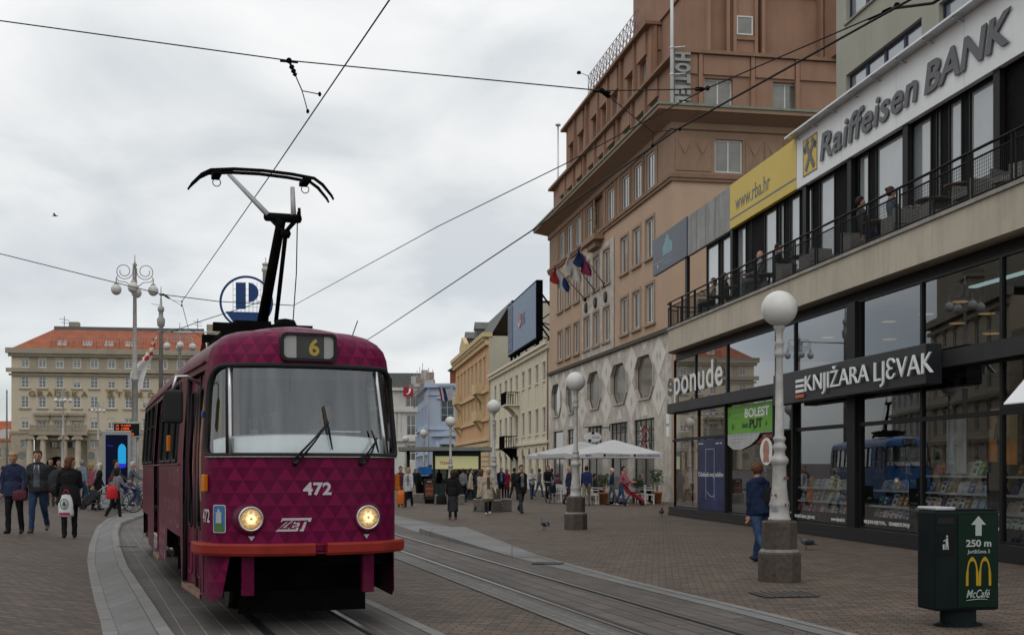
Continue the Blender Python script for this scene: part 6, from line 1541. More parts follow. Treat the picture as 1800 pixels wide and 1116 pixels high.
# ---- block carrying the round P sign, mostly behind the tram
q = P(400, 600, 150); ofb = thing('office_building', 'plain block whose roof behind the tram carries the round blue sign', 'building', (q.x, 150, 0), R(4))
zq = P(0, 583, 150)[2]
hh_ = [(1+k*1.7, 2.2+k*1.7, z, z+1.9) for k in range(3) for z in (3, 6.4, 9.8, 13.2)]
mb = MB(); wall(mb, 0, 5.6, 0, zq, hh_, 0, .25); mb.add([(0, 0, 0), (0, 0, zq), (0, 10, zq), (0, 10, 0)], [(0, 1, 2, 3)]); mb.add([(5.6, 0, 0), (5.6, 0, zq), (5.6, 10, zq), (5.6, 10, 0)], [(0, 1, 2, 3)]); mb.add([(0, 0, zq), (5.6, 0, zq), (5.6, 10, zq), (0, 10, zq)], [(0, 1, 2, 3)]); mb.build('wall', M_pg2, ofb)
for h in hh_: window(ofb, *h, .12, 2, 1, .08, .06, M_wf, M_pane)
c_ = P(433, 531, 152); rs = thing('round_sign', 'round blue ring sign with a letter P of two bars above the tram roof', 'sign', (c_.x, c_.y, zq), R(6))
M_pb = mat('sign_blue', (.02, .055, .16), .45, 0, .06)
zc_ = c_.z-zq; rr_ = 3.22
mb = MB(); mb.tube([(rr_*math.cos(R(a)), 0, zc_+rr_*math.sin(R(a))) for a in range(0, 360, 8)], .16, 6, closed=True, cap=False); mb.build('ring', M_pb, rs)
f_ = lambda px, py: ((px-433)/2100*152, zc_+(531-py)/2100*152)
mb = MB(); a, b = f_(415, 497), f_(432, 543); mb.box(a[0], b[0], -.15, .15, b[1], a[1])
a, b = f_(437, 497), f_(454, 531); r2 = (a[1]-b[1])/2
mb.prism([(a[0], b[1]), *[(a[0]+(b[0]-a[0])*math.cos(R(t)), (a[1]+b[1])/2+r2*math.sin(R(t))) for t in range(-90, 91, 10)]], (0, -.15, 0), (1, 0, 0), (0, 0, 1), (0, .3, 0)); mb.build('letter', M_pb, rs)
a, b, c = f_(397, 548), f_(458, 549), f_(425, 572); mb = MB(); mb.prism([a, b, (b[0]-.1, b[1]-1.2), (c[0]+1.2, c[1]+.1), (c[0]-1.0, c[1]+.3)], (0, -.12, 0), (1, 0, 0), (0, 0, 1), (0, .24, 0)); mb.build('segment', M_pb, rs)
mb = MB()
for k in range(8): x = -1.7+k*.5; mb.tube([(x, .3, 0), (x, .3, zc_+2.6)], .035, 4)
for k in range(8): z = .4+k*.75; mb.tube([(-1.7, .3, z), (1.8, .3, z)], .03, 4)
mb.build('lattice', M_silver, rs)
q = P(467, 560, 215); tw = thing('chimney_tower', 'slender pale round column with a capped top, right of the round blue sign', 'tower', (q.x, q.y, 0))
zt = P(0, 478, 215)[2]; MB().lathe([(.62, 0), (.54, zt), (.72, zt+.1), (.72, zt+.6), (.55, zt+.7), (.5, zt+1.2), (.68, zt+1.25), (.6, zt+1.5), (.2, zt+1.7), (.08, zt+1.8), (.08, zt+2.6)], 16).build('shaft', mat('pale_column', (.46, .45, .42), .7, 0, .08), tw)
# ---- buildings on the far side of the square, outside the frame: the shop windows mirror them
def mirror_house(lab, x, y, rot, W, Hh, m, rm, cols, rows, towers=(), brick=False):
    o = thing('town_house', lab, 'building', (x, y, 0), rot)
    hs = [(W*(k+.5)/cols-.6, W*(k+.5)/cols+.6, 1.2+r_*(Hh-1)/rows, 1.2+r_*(Hh-1)/rows+2.2) for k in range(cols) for r_ in range(rows)]
    mb = MB(); wall(mb, 0, W, 0, Hh, hs, 0, .3); mb.add([(0, 0, 0), (0, 0, Hh), (0, 12, Hh), (0, 12, 0)], [(0, 1, 2, 3)]); mb.add([(W, 0, 0), (W, 0, Hh), (W, 12, Hh), (W, 12, 0)], [(0, 1, 2, 3)]); mb.build('wall', m, o)
    for h in hs: window(o, *h, .12, 2, 2, .1, .07, M_wf, M_pane)
    mb = MB()
    for r_ in range(1, rows+1): z = r_*(Hh-1)/rows+.4; mb.box(-.2, W+.2, -.3, -.002, z, z+.3)
    for h in hs: mb.box(h[0]-.2, h[1]+.2, -.2, -.003, h[3]+.1, h[3]+.35)
    mb.box(-.4, W+.4, -.6, .2, Hh-.002, Hh+.6); mb.build('trim', M_sand2, o)
    mb = MB(); mb.add([(0, -.2, Hh+.6), (W, -.2, Hh+.6), (W-2, 5, Hh+3.5), (2, 5, Hh+3.5), (W, 12, Hh+.6), (0, 12, Hh+.6)], [(0, 1, 2, 3), (3, 2, 4, 5), (0, 3, 5), (1, 4, 2)]); mb.build('roof', rm, o)
    for tx, tw_, th in towers:
        mb = MB(); mb.box(tx-tw_, tx+tw_, .2, .2+2*tw_, Hh, Hh+th*.55); mb.box(tx-tw_*1.15, tx+tw_*1.15, 0, 2.3*tw_, Hh+th*.55, Hh+th*.6); mb.lathe([(tw_*.95, 0), (tw_*.85, th*.18), (tw_*.4, th*.3), (tw_*.3, th*.36)], 12, (tx, tw_, Hh+th*.6)); mb.box(tx-.06, tx+.06, tw_-.06, tw_+.06, Hh+th*.9, Hh+th*1.15); mb.build('turret', M_sand2, o)
A_ = math.atan2(1, -.46)
mirror_house('brick-red house on the far side of the square, seen only mirrored in the shop windows', -27.5, 57, R(112), 16, 10.5, mat('brick_red_dark', (.20, .085, .055), .85, 0, .2, 1), M_tile, 6, 3)
mirror_house('ornate sand house with turrets, seen only mirrored in the shop windows', -35, 75, R(112), 22, 14, M_sand, M_slate, 7, 4, ((5, 1.6, 7), (12, 1.3, 5.5), (19, 1.7, 9)))
mirror_house('grey house with a green roof, seen only mirrored in the shop windows', -45.5, 99, R(114), 18, 11, M_pg2, M_slate, 6, 3)
mirror_house('low yellow house, seen only mirrored in the right-hand shop windows', -22.5, 42, R(112), 13, 15, M_oc, M_tile, 4, 4)
# ================================================================ street lamps with a single globe
M_lamp = mat('white_cast_iron', (.40, .39, .37), .5, .1, .2, 6, streak=.3)
M_globe = mat('opal_globe', (.62, .61, .585), .32, 0, .10, 3, spec=.45, streak=.22)
M_plin = mat('brown_granite', (.082, .068, .057), .55, 0, .35, 14, bump=.2, bscale=60)
M_plin2 = mat('granite_edge', (.20, .18, .165), .6, 0, .3, 14)
def oct_prof(mb, prof, m=0): mb.lathe(prof, 8, (0, 0, 0), m, False)
lampA = thing('street_lamp', 'nearest white globe lamp with stickers on its column, on a stone plinth outside the bookshop', 'street lamp', (*G(1370, 1020), 0), 0, 'white globe lamps along the tram track')
mb = MB(); oct_prof(mb, [(.315, 0), (.315, .40), (.300, .43)]); oct_prof(mb, [(.258, .43), (.258, .86), (.246, .88)]); mb.lathe([(.30, .43), (.262, .47)], 8, (0, 0, 0), 1, False, cap=False); mb.build('plinth', [M_plin, M_plin2], lampA)
mb = MB(); mb.lathe([(.165, .88), (.165, .92), (.145, .935), (.14, 1.08), (.148, 1.10), (.150, 1.13), (.125, 1.20), (.128, 1.23), (.118, 1.25), (.122, 1.28), (.114, 1.30), (.118, 1.33), (.108, 1.36), (.098, 1.68), (.104, 1.70), (.128, 1.73), (.134, 1.77), (.118, 1.81), (.085, 1.84), (.078, 1.90), (.10, 1.94), (.104, 1.97), (.078, 2.01), (.074, 2.04), (.092, 2.07), (.092, 2.10), (.066, 2.13), (.050, 3.26), (.058, 3.29), (.075, 3.31), (.078, 3.34), (.060, 3.38), (.056, 3.44), (.072, 3.48), (.072, 3.50), (.048, 3.53), (.055, 3.66), (.085, 3.72), (.085, 3.75)], 18); mb.build('column', M_lamp, lampA)
MB().ball((0, 0, 4.0), .262, 28, 18).build('globe', M_globe, lampA)
lampB = dup(lampA, (*G(1012, 930), 0), .2, 'second white globe lamp, on a stone plinth in front of the cafe umbrellas')
rr = random.Random(4)
for k in range(5):
    a = R(200+rr.uniform(0, 140)); z = rr.uniform(.95, 1.62); r_ = .146 if z < 1.1 else .116
    p = Vector((r_*math.cos(a), r_*math.sin(a), z)); w_, h_ = rr.uniform(.03, .07), rr.uniform(.03, .07); t = Vector((-math.sin(a), math.cos(a), 0))*w_
    MB().add([p-t, p+t, p+t+Vector((0, 0, h_)), p-t+Vector((0, 0, h_))], [(0, 1, 2, 3)]).build('sticker', [mat('sticker_grey', (.25, .26, .28), .6), mat('sticker_red', (.22, .10, .08), .6), mat('sticker_dark', (.12, .11, .12), .6)][k % 3], lampA)
for px, Y, lab in ((868, 45.5, 'white globe lamp in front of the cream house, behind the grey stone block'), (792, 60, 'white globe lamp before the newspaper kiosk, its globe against the orange house'), (745, 80, 'white globe lamp before the blue house, left of the kiosk'), (713, 96, 'farthest white globe lamp, beside the front corner of the tram')):
    dup(lampA, ((px-CX)/F*Y, Y, 0), .3, lab)
for o in list(bpy.data.objects):
    if o.name.startswith('sticker.') and o.parent and o.parent is not lampA: bpy.data.objects.remove(o)
# ---- tall lamps with scrolls and hanging globes on the square
la = thing('square_lamp', 'tall white scrolled lamp with hanging globes, nearest, beside the departure board', 'street lamp', (0, 0, 0), 0, 'tall scrolled lamps with hanging globes on the square')
mb = MB(); mb.lathe([(.30, 0), (.30, .5), (.2, .6), (.17, 1.2), (.22, 1.25), (.16, 1.35), (.135, 5.8), (.18, 5.85), (.18, 5.98), (.115, 6.05), (.085, 10.0), (.12, 10.05), (.07, 10.3), (.07, 11.4), (.12, 11.45), (.03, 11.6), (.02, 11.95)], 12); mb.build('column', M_lamp, la)
for k in range(4):
    a = R(12+90*k); c, s = math.cos(a), math.sin(a); mb = MB()
    sp = []
    for i in range(26):
        t = i/25*2*pi*1.6+pi*.9; q = .42*(1-.55*i/25); sp.append(((.50+q*math.cos(t))*c, (.50+q*math.cos(t))*s, 11.15+q*math.sin(t)))
    mb.tube(sp, .022, 5); mb.tube([(.06*c, .06*s, 10.35), (.4*c, .4*s, 10.62), (.75*c, .75*s, 10.66), (.86*c, .86*s, 10.82), (.78*c, .78*s, 10.95)], .022, 5); mb.tube([(.86*c, .86*s, 10.82), (.86*c, .86*s, 10.55)], .03, 6); mb.lathe([(.03, .1), (.10, .02), (.13, -.05)], 8, (.86*c, .86*s, 10.52))
    ar = mb.build('scroll_arm', M_lamp, la)
    MB().ball((.86*c, .86*s, 10.25), (.25, .25, .27), 16, 10).build('globe', M_globe, ar)
first = True
for px, py, Y, lab in ((237, 508, 58, None), (316, 608, 84, 'tall white scrolled lamp with hanging globes, rising behind the tram roof'), (111, 703, 150, 'tall scrolled lamp with hanging globes, before the left end of the savings bank'), (172.5, 721, 180, 'tall scrolled lamp with hanging globes, before the middle of the savings bank')):
    x = (px-CX)/F*Y; z = H+(HY-py)/F*Y-10.3
    if first: la.location = (x, Y, gz(x, Y)); la.location.z = z; first = False
    else: dup(la, (x, Y, z), .4 if Y > 100 else .1, lab)
# slim white pole at the left edge and the mast with the feather banner
q = P(12, 820, 160); wp = thing('flag_pole', 'slim bare white pole at the left edge before the low red-roofed house', 'pole', (q.x, q.y, gz(q.x, q.y)))
MB().lathe([(.14, 0), (.09, P(0, 690, 160)[2]-gz(q.x, q.y)), (.16, P(0, 690, 160)[2]-gz(q.x, q.y)+.1), (.02, P(0, 690, 160)[2]-gz(q.x, q.y)+.5)], 8).build('pole', M_lamp, wp)
q = P(283, 820, 76); zt = P(0, 548, 76)[2]; mp = thing('overhead_mast', 'grey mast with a collar and spike carrying the wires, left of the tram roof', 'mast', (q.x, q.y, 0))
mb = MB(); mb.lathe([(.17, 0), (.12, zt-1), (.22, zt-.9), (.26, zt-.5), (.14, zt-.3), (.14, zt), (.2, zt+.05), (.2, zt+.3), (.09, zt+.35), (.05, zt+.9), (.02, zt+1.6)], 10); mb.build('pole', mat('mast_grey', (.36, .36, .34), .6, .1), mp)
mb = MB(); mb.tube([(-.3, 0, zt-1.3), (3.5, 0, zt-1.3)], .05, 6); mb.tube([(0, 0, zt+.4), (-.6, 0, zt+.5)], .02, 4); mb.build('cross_arm', M_silver, mp)
fb = thing('feather_banner', 'white and red printed cloth banner hanging from the mast beside the tall lamp', 'banner', P(276, 592, 75.5), 0)
mb = MB(); vs = []; n = 14
for i in range(n):
    t = i/(n-1); z = -t*3.35; wl_ = .25+.72*min(1, t*1.5)*(1-.25*max(0, t-.7)/.3); cxx = -.1-1.05*min(1, t*1.6)+.0*t+.12*math.sin(t*5)
    for j in range(6): q_ = j/5-.5; vs.append((cxx+q_*wl_, .12*math.sin(t*6+j), z+.15*q_))
mb.add(vs, [(i*6+j, i*6+j+1, (i+1)*6+j+1, (i+1)*6+j) for i in range(n-1) for j in range(5)], 0, True)
m_fb, t_, b_ = newmat('printed_cloth'); ob_ = t_.nodes.new('ShaderNodeTexCoord').outputs['Object']
sp_ = t_.nodes.new('ShaderNodeSeparateXYZ'); t_.links.new(ob_, sp_.inputs[0])
vo = nn(t_, 'ShaderNodeTexVoronoi', Scale=4.2); t_.links.new(ob_, vo.inputs[0])
cr_ = t_.nodes.new('ShaderNodeValToRGB'); t_.links.new(vo.outputs['Color'], cr_.inputs[0]); el = cr_.color_ramp.elements; el[0].color = (.65, .62, .6, 1); el[1].color = (.5, .05, .03, 1); el[0].position = .45; el[1].position = .5; cr_.color_ramp.interpolation = 'CONSTANT'; x_ = el.new(.75); x_.color = (.5, .28, .1, 1)
up_ = ramp2(t_, sp_.outputs[2], -1.75, -1.55)
t_.links.new(mixc(t_, up_, (.66, .65, .64), cr_.outputs[0]), b_.inputs['Base Color']); b_.inputs['Roughness'].default_value = .8
mb.build('cloth', m_fb, fb, fix=False)
mb = MB()
for z, w_ in ((-2.25, .55), (-2.4, .5), (-2.55, .42), (-3.05, .2)): mb.box(-1.42, -1.42+w_, -.30, -.295, z, z+.05)
mb.build('print', M_grey, fb)
# ================================================================ overhead wires
M_wire = mat('wire', (.030, .029, .028), .6, .2, 0)
def wire(lab, pts, r=.009):
    p0 = Vector(pts[0]); o = MB().tube([Vector(p)-p0 for p in pts], r, 5).build('overhead_wire', M_wire, None, p0); return tag(o, lab, 'wire', 'overhead wires')
def at_z(px, py, z): Y = (z-H)*F/(HY-py); return P(px, py, Y)
cw1 = [(1.15, 3, 5.45), at_z(685, 0, 5.45), at_z(480, 301, 5.45), at_z(319, 531, 5.45), at_z(331, 577, 5.45), (-9.9, 44, 5.45), (-11.2, 62, 5.45), (-12, 90, 5.45)]
wire('contact wire running down over the pantograph of the tram', cw1, .0075)
cw2 = [at_z(1800, -112, 5.45), at_z(1600, 0, 5.45), at_z(1190, 228, 5.45), at_z(955, 392, 5.45), at_z(665, 585, 5.45), (-8, 48, 5.45)]
wire('thick contact wire above the right-hand track, crossing the bank banner and the hotel', cw2, .011)
wire('thin wire between the two tracks, from the hotel sign down to behind the pantograph', [at_z(1570, 15, 5.6), at_z(1240, 157, 5.6), at_z(990, 290, 5.6), at_z(770, 398, 5.6), at_z(516, 537, 5.6)], .007)
sp1 = [P(-60, 30, 12.1), P(0, 37, 12.1), P(508, 107, 12.1), P(1058, 160, 12.2), P(1240, 157, 12.46)]
wire('span wire crossing the sky near the top, with two insulators', sp1, .007)
wire('span wire low at the left, passing the tall scrolled lamp', [P(-60, 432, 27), P(0, 446, 27), P(288, 518, 27), P(385, 530, 27.5), at_z(516, 537, 5.6)], .010)
wire('short thin wire slanting up behind the round blue sign', [P(300, 584, 33), P(345, 567, 33), P(470, 527, 33)], .011)
wire('thick feeder cable beside the contact wire at the top right', [at_z(1800, -95, 5.6), at_z(1640, 6, 5.52), at_z(1570, 15, 5.6)], .014)
def hanger(lab, top, mid, a, b):
    o = thing('wire_hanger', lab, 'wire hanger', top, 0, 'insulated hangers of the overhead wires'); T_ = Vector(top); L_ = lambda p: Vector(p)-T_
    mb = MB(); d = (L_(mid)).normalized(); mb.tube([(-.09, 0, -.005), (.09, 0, -.02)], .012, 5); mb.ball((0, 0, .0), .03, 8, 6)
    mb.tube([d*.02, d*.05, d*.06, d*.08, d*.09, d*.11, d*.12, d*.14, d*.15, d*.17], [.012, .012, .026, .026, .014, .026, .026, .014, .026, .012], 8); mb.build('insulator', M_dark, o)
    MB().tube([d*.16, L_(mid)], .006, 4).build('drop_wire', M_wire, o)
    mb = MB(); mb.tube([L_(a), L_(mid), L_(b)], .0055, 4); mb.build('bridle', M_wire, o)
    for q in (a, b): MB().ball(L_(q), (.018, .018, .025), 6, 5).build('clamp', M_dark, o)
hanger('insulated hanger with a small wire triangle over the middle of the sky', P(508, 107, 12.1), P(531, 160, 12.1), at_z(562, 166, 5.45), at_z(541, 196, 5.45))
hanger('insulated hanger with a wire triangle before the hotel cornice', P(1058, 160, 12.2), P(1148, 233, 13.3), at_z(1195, 227, 5.45), at_z(1147, 256, 5.45))
hanger('insulated hanger low at the left beside the tall scrolled lamp', P(287, 518, 27), P(304, 528, 27), at_z(320, 530, 5.45), at_z(319, 537, 5.45))
for i, (px, py, Y, lab) in enumerate(((1238, 157, 12.46, 'black strain insulator where the span wire meets the slanting wire by the hotel sign'), (1570, 15, 10.28, 'black strain insulator on the cable at the top right'))):
    o = thing('strain_insulator', lab, 'insulator', P(px, py, Y), 0); mb = MB()
    mb.tube([(-.22, 0, .0), (-.1, 0, 0), (-.09, 0, 0), (-.02, 0, 0), (0, 0, 0), (.04, 0, .01), (.06, 0, .02)], [.008, .008, .022, .022, .010, .028, .008], 6); mb.build('insulator', M_dark, o)
    if i: o.rotation_euler = (0, R(-20), R(-20))
# ================================================================ people
import numpy as np
from mathutils import noise as nz_
SK = mat('skin', (.42, .235, .165), .6, 0, .06, 20); EY = mat('eye_dark', (.02, .015, .012), .3); LIPC = mat('lips', (.30, .11, .09), .5)
def cloth(n_, c, **k): return mat('cloth_'+n_, c, .85, 0, .30, 9, bump=1.0, bscale=11, spec=.15, **k)
CL = {n_: cloth(n_, c) for n_, c in dict(navy=(.022, .030, .065), black=(.012, .012, .014), charcoal=(.035, .036, .042), jeans=(.038, .066, .135), paleblue=(.17, .21, .27), grey=(.17, .17, .18), white=(.42, .42, .43), cream=(.40, .34, .27), red=(.26, .02, .035), pink=(.34, .10, .14), olive=(.10, .105, .06), brown=(.10, .06, .04), blue=(.011, .020, .050), royal=(.02, .024, .085), beige=(.36, .29, .21), slate=(.09, .105, .125), maroon=(.09, .025, .04), green=(.05, .16, .09), khaki=(.19, .16, .11)).items()}
HR_ = {n_: mat('hair_'+n_, c, .6, 0, .35, 40) for n_, c in dict(brown=(.055, .028, .015), dark=(.018, .012, .010), blond=(.36, .24, .11), white=(.48, .46, .43), grey=(.22, .21, .20), chestnut=(.10, .045, .025)).items()}
SHO = {n_: mat('shoe_'+n_, c, .5, 0, .15, 8) for n_, c in dict(black=(.015, .015, .016), brown=(.14, .08, .045), white=(.5, .5, .48)).items()}
def person(label, x, y, z, face, h=1.72, top='navy', legs='black', shoes='black', hair='brown', style='short', leg=((18, 12), (-16, 14)), arm=((-14, 6, 18), (14, 6, 18)), lean=3, turn=0, nod=0, hem=.90, flare=0.0, skirt=None, vox=None, group=None, sleeve=None, wide=1.0, hood=False, inner=None, sk=.5):
    s = h/1.75; J = {}; pr = []   # tapered segments: a, b, ra, rb, slot
    mats = [CL[top], CL[legs], SK, SHO[shoes], CL[skirt or legs], CL[sleeve or top], CL[inner or top]]
    V = Vector; ln = R(lean)
    def tors(p): p = V(p); q = p.z-.95; return V((p.x, p.y*math.cos(ln)-q*math.sin(ln), .95+q*math.cos(ln)+p.y*math.sin(ln)))
    hips = V((0, 0, .93))
    for sd, (t, k) in zip((-1, 1), leg):
        hp = V((sd*.088*wide, 0, .91)); t_, k_ = R(t), R(k)
        kn = hp+V((sd*.015, -math.sin(t_), -math.cos(t_)))*.43; sh = t_-k_
        an = kn+V((0, -math.sin(sh), -math.cos(sh)))*.42; fp = sh*.55 if abs(t) < 60 else 0
        fd = V((sd*.12, -math.cos(fp), -math.sin(-fp)*-1 if False else math.sin(fp))).normalized()
        pr += [(hp, kn, .100*wide, .070, 1), (kn, an, .068, .060, 1), (an+V((0, .03, -.045)), an+fd*.15+V((0, 0, -.05)), .047, .040, 3), (an, an+V((0, 0, -.03)), .048, .048, 3)]
        J['foot%d' % sd] = an; J['knee%d' % sd] = kn
    for sd, ar in zip((-1, 1), arm):
        a, b, c = [R(q) for q in ar[:3]]; inn = R(ar[3]) if len(ar) > 3 else 0
        S = tors((sd*.172*wide, 0, 1.395)); u = V((sd*math.sin(b), -math.sin(a)*math.cos(b), -math.cos(a)*math.cos(b)))
        E_ = S+u*.285; f = V((sd*math.sin(b*.6-inn), -math.sin(a+c)*math.cos(inn), -math.cos(a+c))).normalized(); W = E_+f*.25
        pr += [(S, E_, .056, .047, 5), (E_, W, .050, .038, 5), (W, W+f*.075, .030, .036, 2)]
        J['hand%d' % sd] = W+f*.10; J['wrist%d' % sd] = W; J['fdir%d' % sd] = f; J['elbow%d' % sd] = E_
    mb = MB(); v0 = 0
    for a, b, ra, rb, _ in pr:
        mb.tube([a, b], [ra, rb], 8); mb.ball(a, ra*.99, 8, 6); mb.ball(b, rb*.99, 8, 6)
    prof = [(.0, .80), (.12, .81), (.160*wide, .86), (.172*wide, .94), (.160*wide, 1.05), (.158*wide, 1.12), (.176*wide, 1.27), (.172*wide, 1.36), (.12, 1.435), (.07, 1.485), (.0, 1.49)]
    i0 = len(mb.v); mb.lathe(prof, 14, (0, 0, 0), 0, True, 1, .66, cap=False)
    if hem < .88 or flare:
        mb.lathe([(.0, hem), (.19*wide+flare, hem), (.195*wide+flare*.6, (hem+1.0)/2), (.175*wide, 1.08), (.12, 1.2), (0, 1.2)], 14, (0, 0, 0), 0, True, 1, .74, cap=False)
    mb.v[i0:] = [tuple(tors(p)) for p in mb.v[i0:]]
    skz = None
    if skirt:
        skz = sk
        i1 = len(mb.v); mb.lathe([(0, skz), (.20+flare, skz), (.185, .7), (.16, .98), (0, 1.0)], 14, (0, 0, 0), 0, True, 1, .78, cap=False)
    for sd in (-1, 1): a, b = tors((0, .015, 1.465)), tors((sd*.165*wide, .005, 1.405)); mb.tube([a, b], [.068, .058], 8); mb.ball(b, .058, 8, 6)
    hy, hn = R(turn), R(nod)
    Rm = Matrix.Rotation(hy, 3, 'Z') @ Matrix.Rotation(hn, 3, 'X')
    nb = tors((0, .0, 1.46)); hc = nb+V((0, -.02-math.sin(ln)*.0, .0))
    hd = lambda p: nb+Rm @ ((V(p)-V((0, 0, 1.47)))*1.07)
    mb.tube([tors((0, .005, 1.42)), hd((0, .0, 1.56))], [.062, .052], 8)
    i2 = len(mb.v); mb.ball((0, .0, 1.64), (.073, .092, .112), 14, 10); mb.ball((0, -.03, 1.575), (.052, .056, .056), 10, 8); mb.ball((0, -.092, 1.615), (.014, .022, .026), 6, 5)
    for sd in (-1, 1): mb.ball((sd*.074, .008, 1.615), (.014, .02, .032), 6, 5)
    mb.v[i2:] = [tuple(hd(p)) for p in mb.v[i2:]]
    if hood: mb.ball(tors((0, .09, 1.44)), (.11, .07, .08), 10, 8)
    vox = vox or (.017 if y < 32 else .024 if y < 60 else .034)
    o = mb.build('person', mats); md = o.modifiers.new('r', 'REMESH'); md.mode = 'VOXEL'; md.voxel_size = vox; md.use_smooth_shade = True
    sm_ = o.modifiers.new('s', 'SMOOTH'); sm_.iterations = 2; sm_.factor = .4
    dg = bpy.context.evaluated_depsgraph_get(); me = bpy.data.meshes.new_from_object(o.evaluated_get(dg)); bpy.data.objects.remove(o)
    n = len(me.polygons); c = np.zeros(n*3, 'f'); me.polygons.foreach_get('center', c); c = c.reshape(-1, 3)
    segs = pr+[(tors((0, 0, .98)), tors((0, 0, 1.36)), .155, .165, 0), (hd((0, 0, 1.52)), hd((0, 0, 1.66)), .06, .085, 2), (hd((0, -.03, 1.56)), hd((0, -.09, 1.61)), .05, .02, 2)]
    best = np.full(n, 9.); sl = np.zeros(n, 'i')
    for a, b, ra, rb, m_ in segs:
        a_, d_ = np.array(a), np.array(b-a); t = np.clip(((c-a_) @ d_)/max(1e-9, d_ @ d_), 0, 1)
        q = np.linalg.norm(c-(a_+t[:, None]*d_), axis=1)-(ra+(rb-ra)*t); k = q < best; best[k] = q[k]; sl[k] = m_
    if hem < .88 or flare:
        k = (c[:, 2] > hem-.02) & (c[:, 2] < 1.1) & (np.abs(c[:, 0]) < .30) & (sl == 1); sl[k] = 0
    if skirt:
        k = (c[:, 2] > skz-.02) & (c[:, 2] < (hem-.01 if hem < .88 else .98)) & ((sl == 1) | (sl == 0)); sl[k] = 4
    if inner:
        k = (sl == 0) & (c[:, 1] < -.06) & (np.abs(c[:, 0]) < .06) & (c[:, 2] > .98) & (c[:, 2] < 1.44); sl[k] = 6
    mats += [EY, LIPC, HR_[hair]]
    me.materials.clear()
    for m_ in mats: me.materials.append(m_)
    me.polygons.foreach_set('material_index', sl.astype('i')); me.polygons.foreach_set('use_smooth', np.ones(n, bool))
    if y < 62:   # creases in the cloth
        nv = len(me.vertices); co = np.zeros(nv*3, 'f'); no = np.zeros(nv*3, 'f'); me.vertices.foreach_get('co', co); me.vertices.foreach_get('normal', no); co = co.reshape(-1, 3); no = no.reshape(-1, 3)
        isc = np.zeros(nv, bool)
        for p in me.polygons:
            if sl[p.index] not in (2, 3): isc[list(p.vertices)] = True
        dsp = np.array([nz_.noise((q[0]*11+x, q[1]*11, q[2]*8))*.011+nz_.noise((q[0]*24, q[1]*24+y, q[2]*17))*.006 if f else 0.0 for q, f in zip(co, isc)], 'f')
        me.vertices.foreach_set('co', (co+no*dsp[:, None]).ravel())
    # fingers, eyes, mouth: grown on after the body surface
    ex = MB()
    for sd in (-1, 1):
        W, f = J['wrist%d' % sd], J['fdir%d' % sd]; side = V((1, 0, 0)) if abs(f.x) < .9 else V((0, 1, 0)); fw = (side.cross(f)).normalized(); acr = f.cross(fw).normalized()
        fw2 = V((0, -1, 0))-f*f.dot(V((0, -1, 0))); fw2 = fw2.normalized() if fw2.length > .1 else fw
        acr = fw2; pal = f.cross(acr).normalized()*(-sd if True else 1)
        base = W+f*.075
        for i_, (o_, l_) in enumerate(((.026, .072), (.009, .082), (-.008, .076), (-.024, .058))):
            p0 = base+acr*o_; ex.tube([p0-f*.01, p0+f*l_*.5+pal*.006, p0+f*l_*.8+pal*.022, p0+f*l_*.9+pal*.034], [.0105, .0095, .0085, .006], 5, 2)
        t0 = W+f*.03+acr*.026; ex.tube([t0, t0+acr*.022+f*.025+pal*.006, t0+acr*.026+f*.055+pal*.016], [.012, .0105, .007], 5, 2)
    for sd in (-1, 1):
        ex.ball(hd((sd*.030, -.083, 1.640)), (.012, .008, .008), 6, 4, 7); ex.tube([hd((sd*.046, -.080, 1.664)), hd((sd*.016, -.089, 1.664))], .005, 4, 9)
    ex.tube([hd((-.022, -.083, 1.571)), hd((0, -.088, 1.570)), hd((.022, -.083, 1.571))], .006, 4, 8)
    eo = ex.build('person_extra', mats); bm = bmesh.new(); bm.from_mesh(me); bm.from_mesh(eo.data)
    lz_ = min(v.co.z for v in bm.verts); bm.to_mesh(me); bm.free(); bpy.data.objects.remove(eo)
    ob = mesh_obj('person', me); ob.location = (x, y, z-lz_*s); ob.rotation_euler = (0, 0, face); ob.scale = (s, s, s)
    tag(ob, label, 'person', group)
    # hair as its own piece
    if hair and style != 'bald':
        hb = MB(); rh = random.Random(int(abs(x*100+y)))
        def hf(p):
            q = V(p); k = 1+.06*math.sin(q.x*9+rh.random())*rh.random()
            if style == 'curly': k += rh.uniform(-.10, .14)
            q = q*k
            if q.y < -.25 and q.z < .30: q = V((q.x*.72, -.25+.1*q.y, .30+.2*(q.z-.30)))
            elif style in ('short', 'curly') and q.z < (-.75 if q.y > .15 else -.2): q.z = -.75 if q.y > .15 else -.2; q.x *= .85; q.y *= .85
            return q
        big = 1.14 if style == 'curly' else 1.16 if style == 'bob' else 1.03
        hb.ball((0, .012, 1.655), (.086*big, .100*big, .112*(1.02 if big == 1 else 1.05)), 16, 12, 0, hf)
        if style in ('long', 'bob'):
            zl = 1.48 if style == 'bob' else 1.36
            hb.lathe([(.0, zl), (.075, zl+.01), (.095, zl+.08), (.094, 1.62), (.08, 1.70), (0, 1.72)], 12, (0, .042, 0), 0, True, 1, .74, cap=False)
        if style == 'bun': hb.ball((0, .10, 1.70), .042, 8, 6)
        hb.v = [tuple(hd(p)) for p in hb.v]; q = hb.build('hair', HR_[hair], ob); q.location = (0, 0, 0)
    Mw = Matrix.Translation(ob.location) @ Matrix.Rotation(face, 4, 'Z') @ Matrix.Scale(s, 4)
    return ob, {k: (Mw @ v if 'dir' not in k else v) for k, v in J.items()}, Mw, hd, tors
def at_px(px, Y, left=False):
    x = (px-CX)/F*Y; return x, Y, (gz(x, Y) if left else 0.0)
STAND = dict(leg=((2, 2), (-2, 2)))
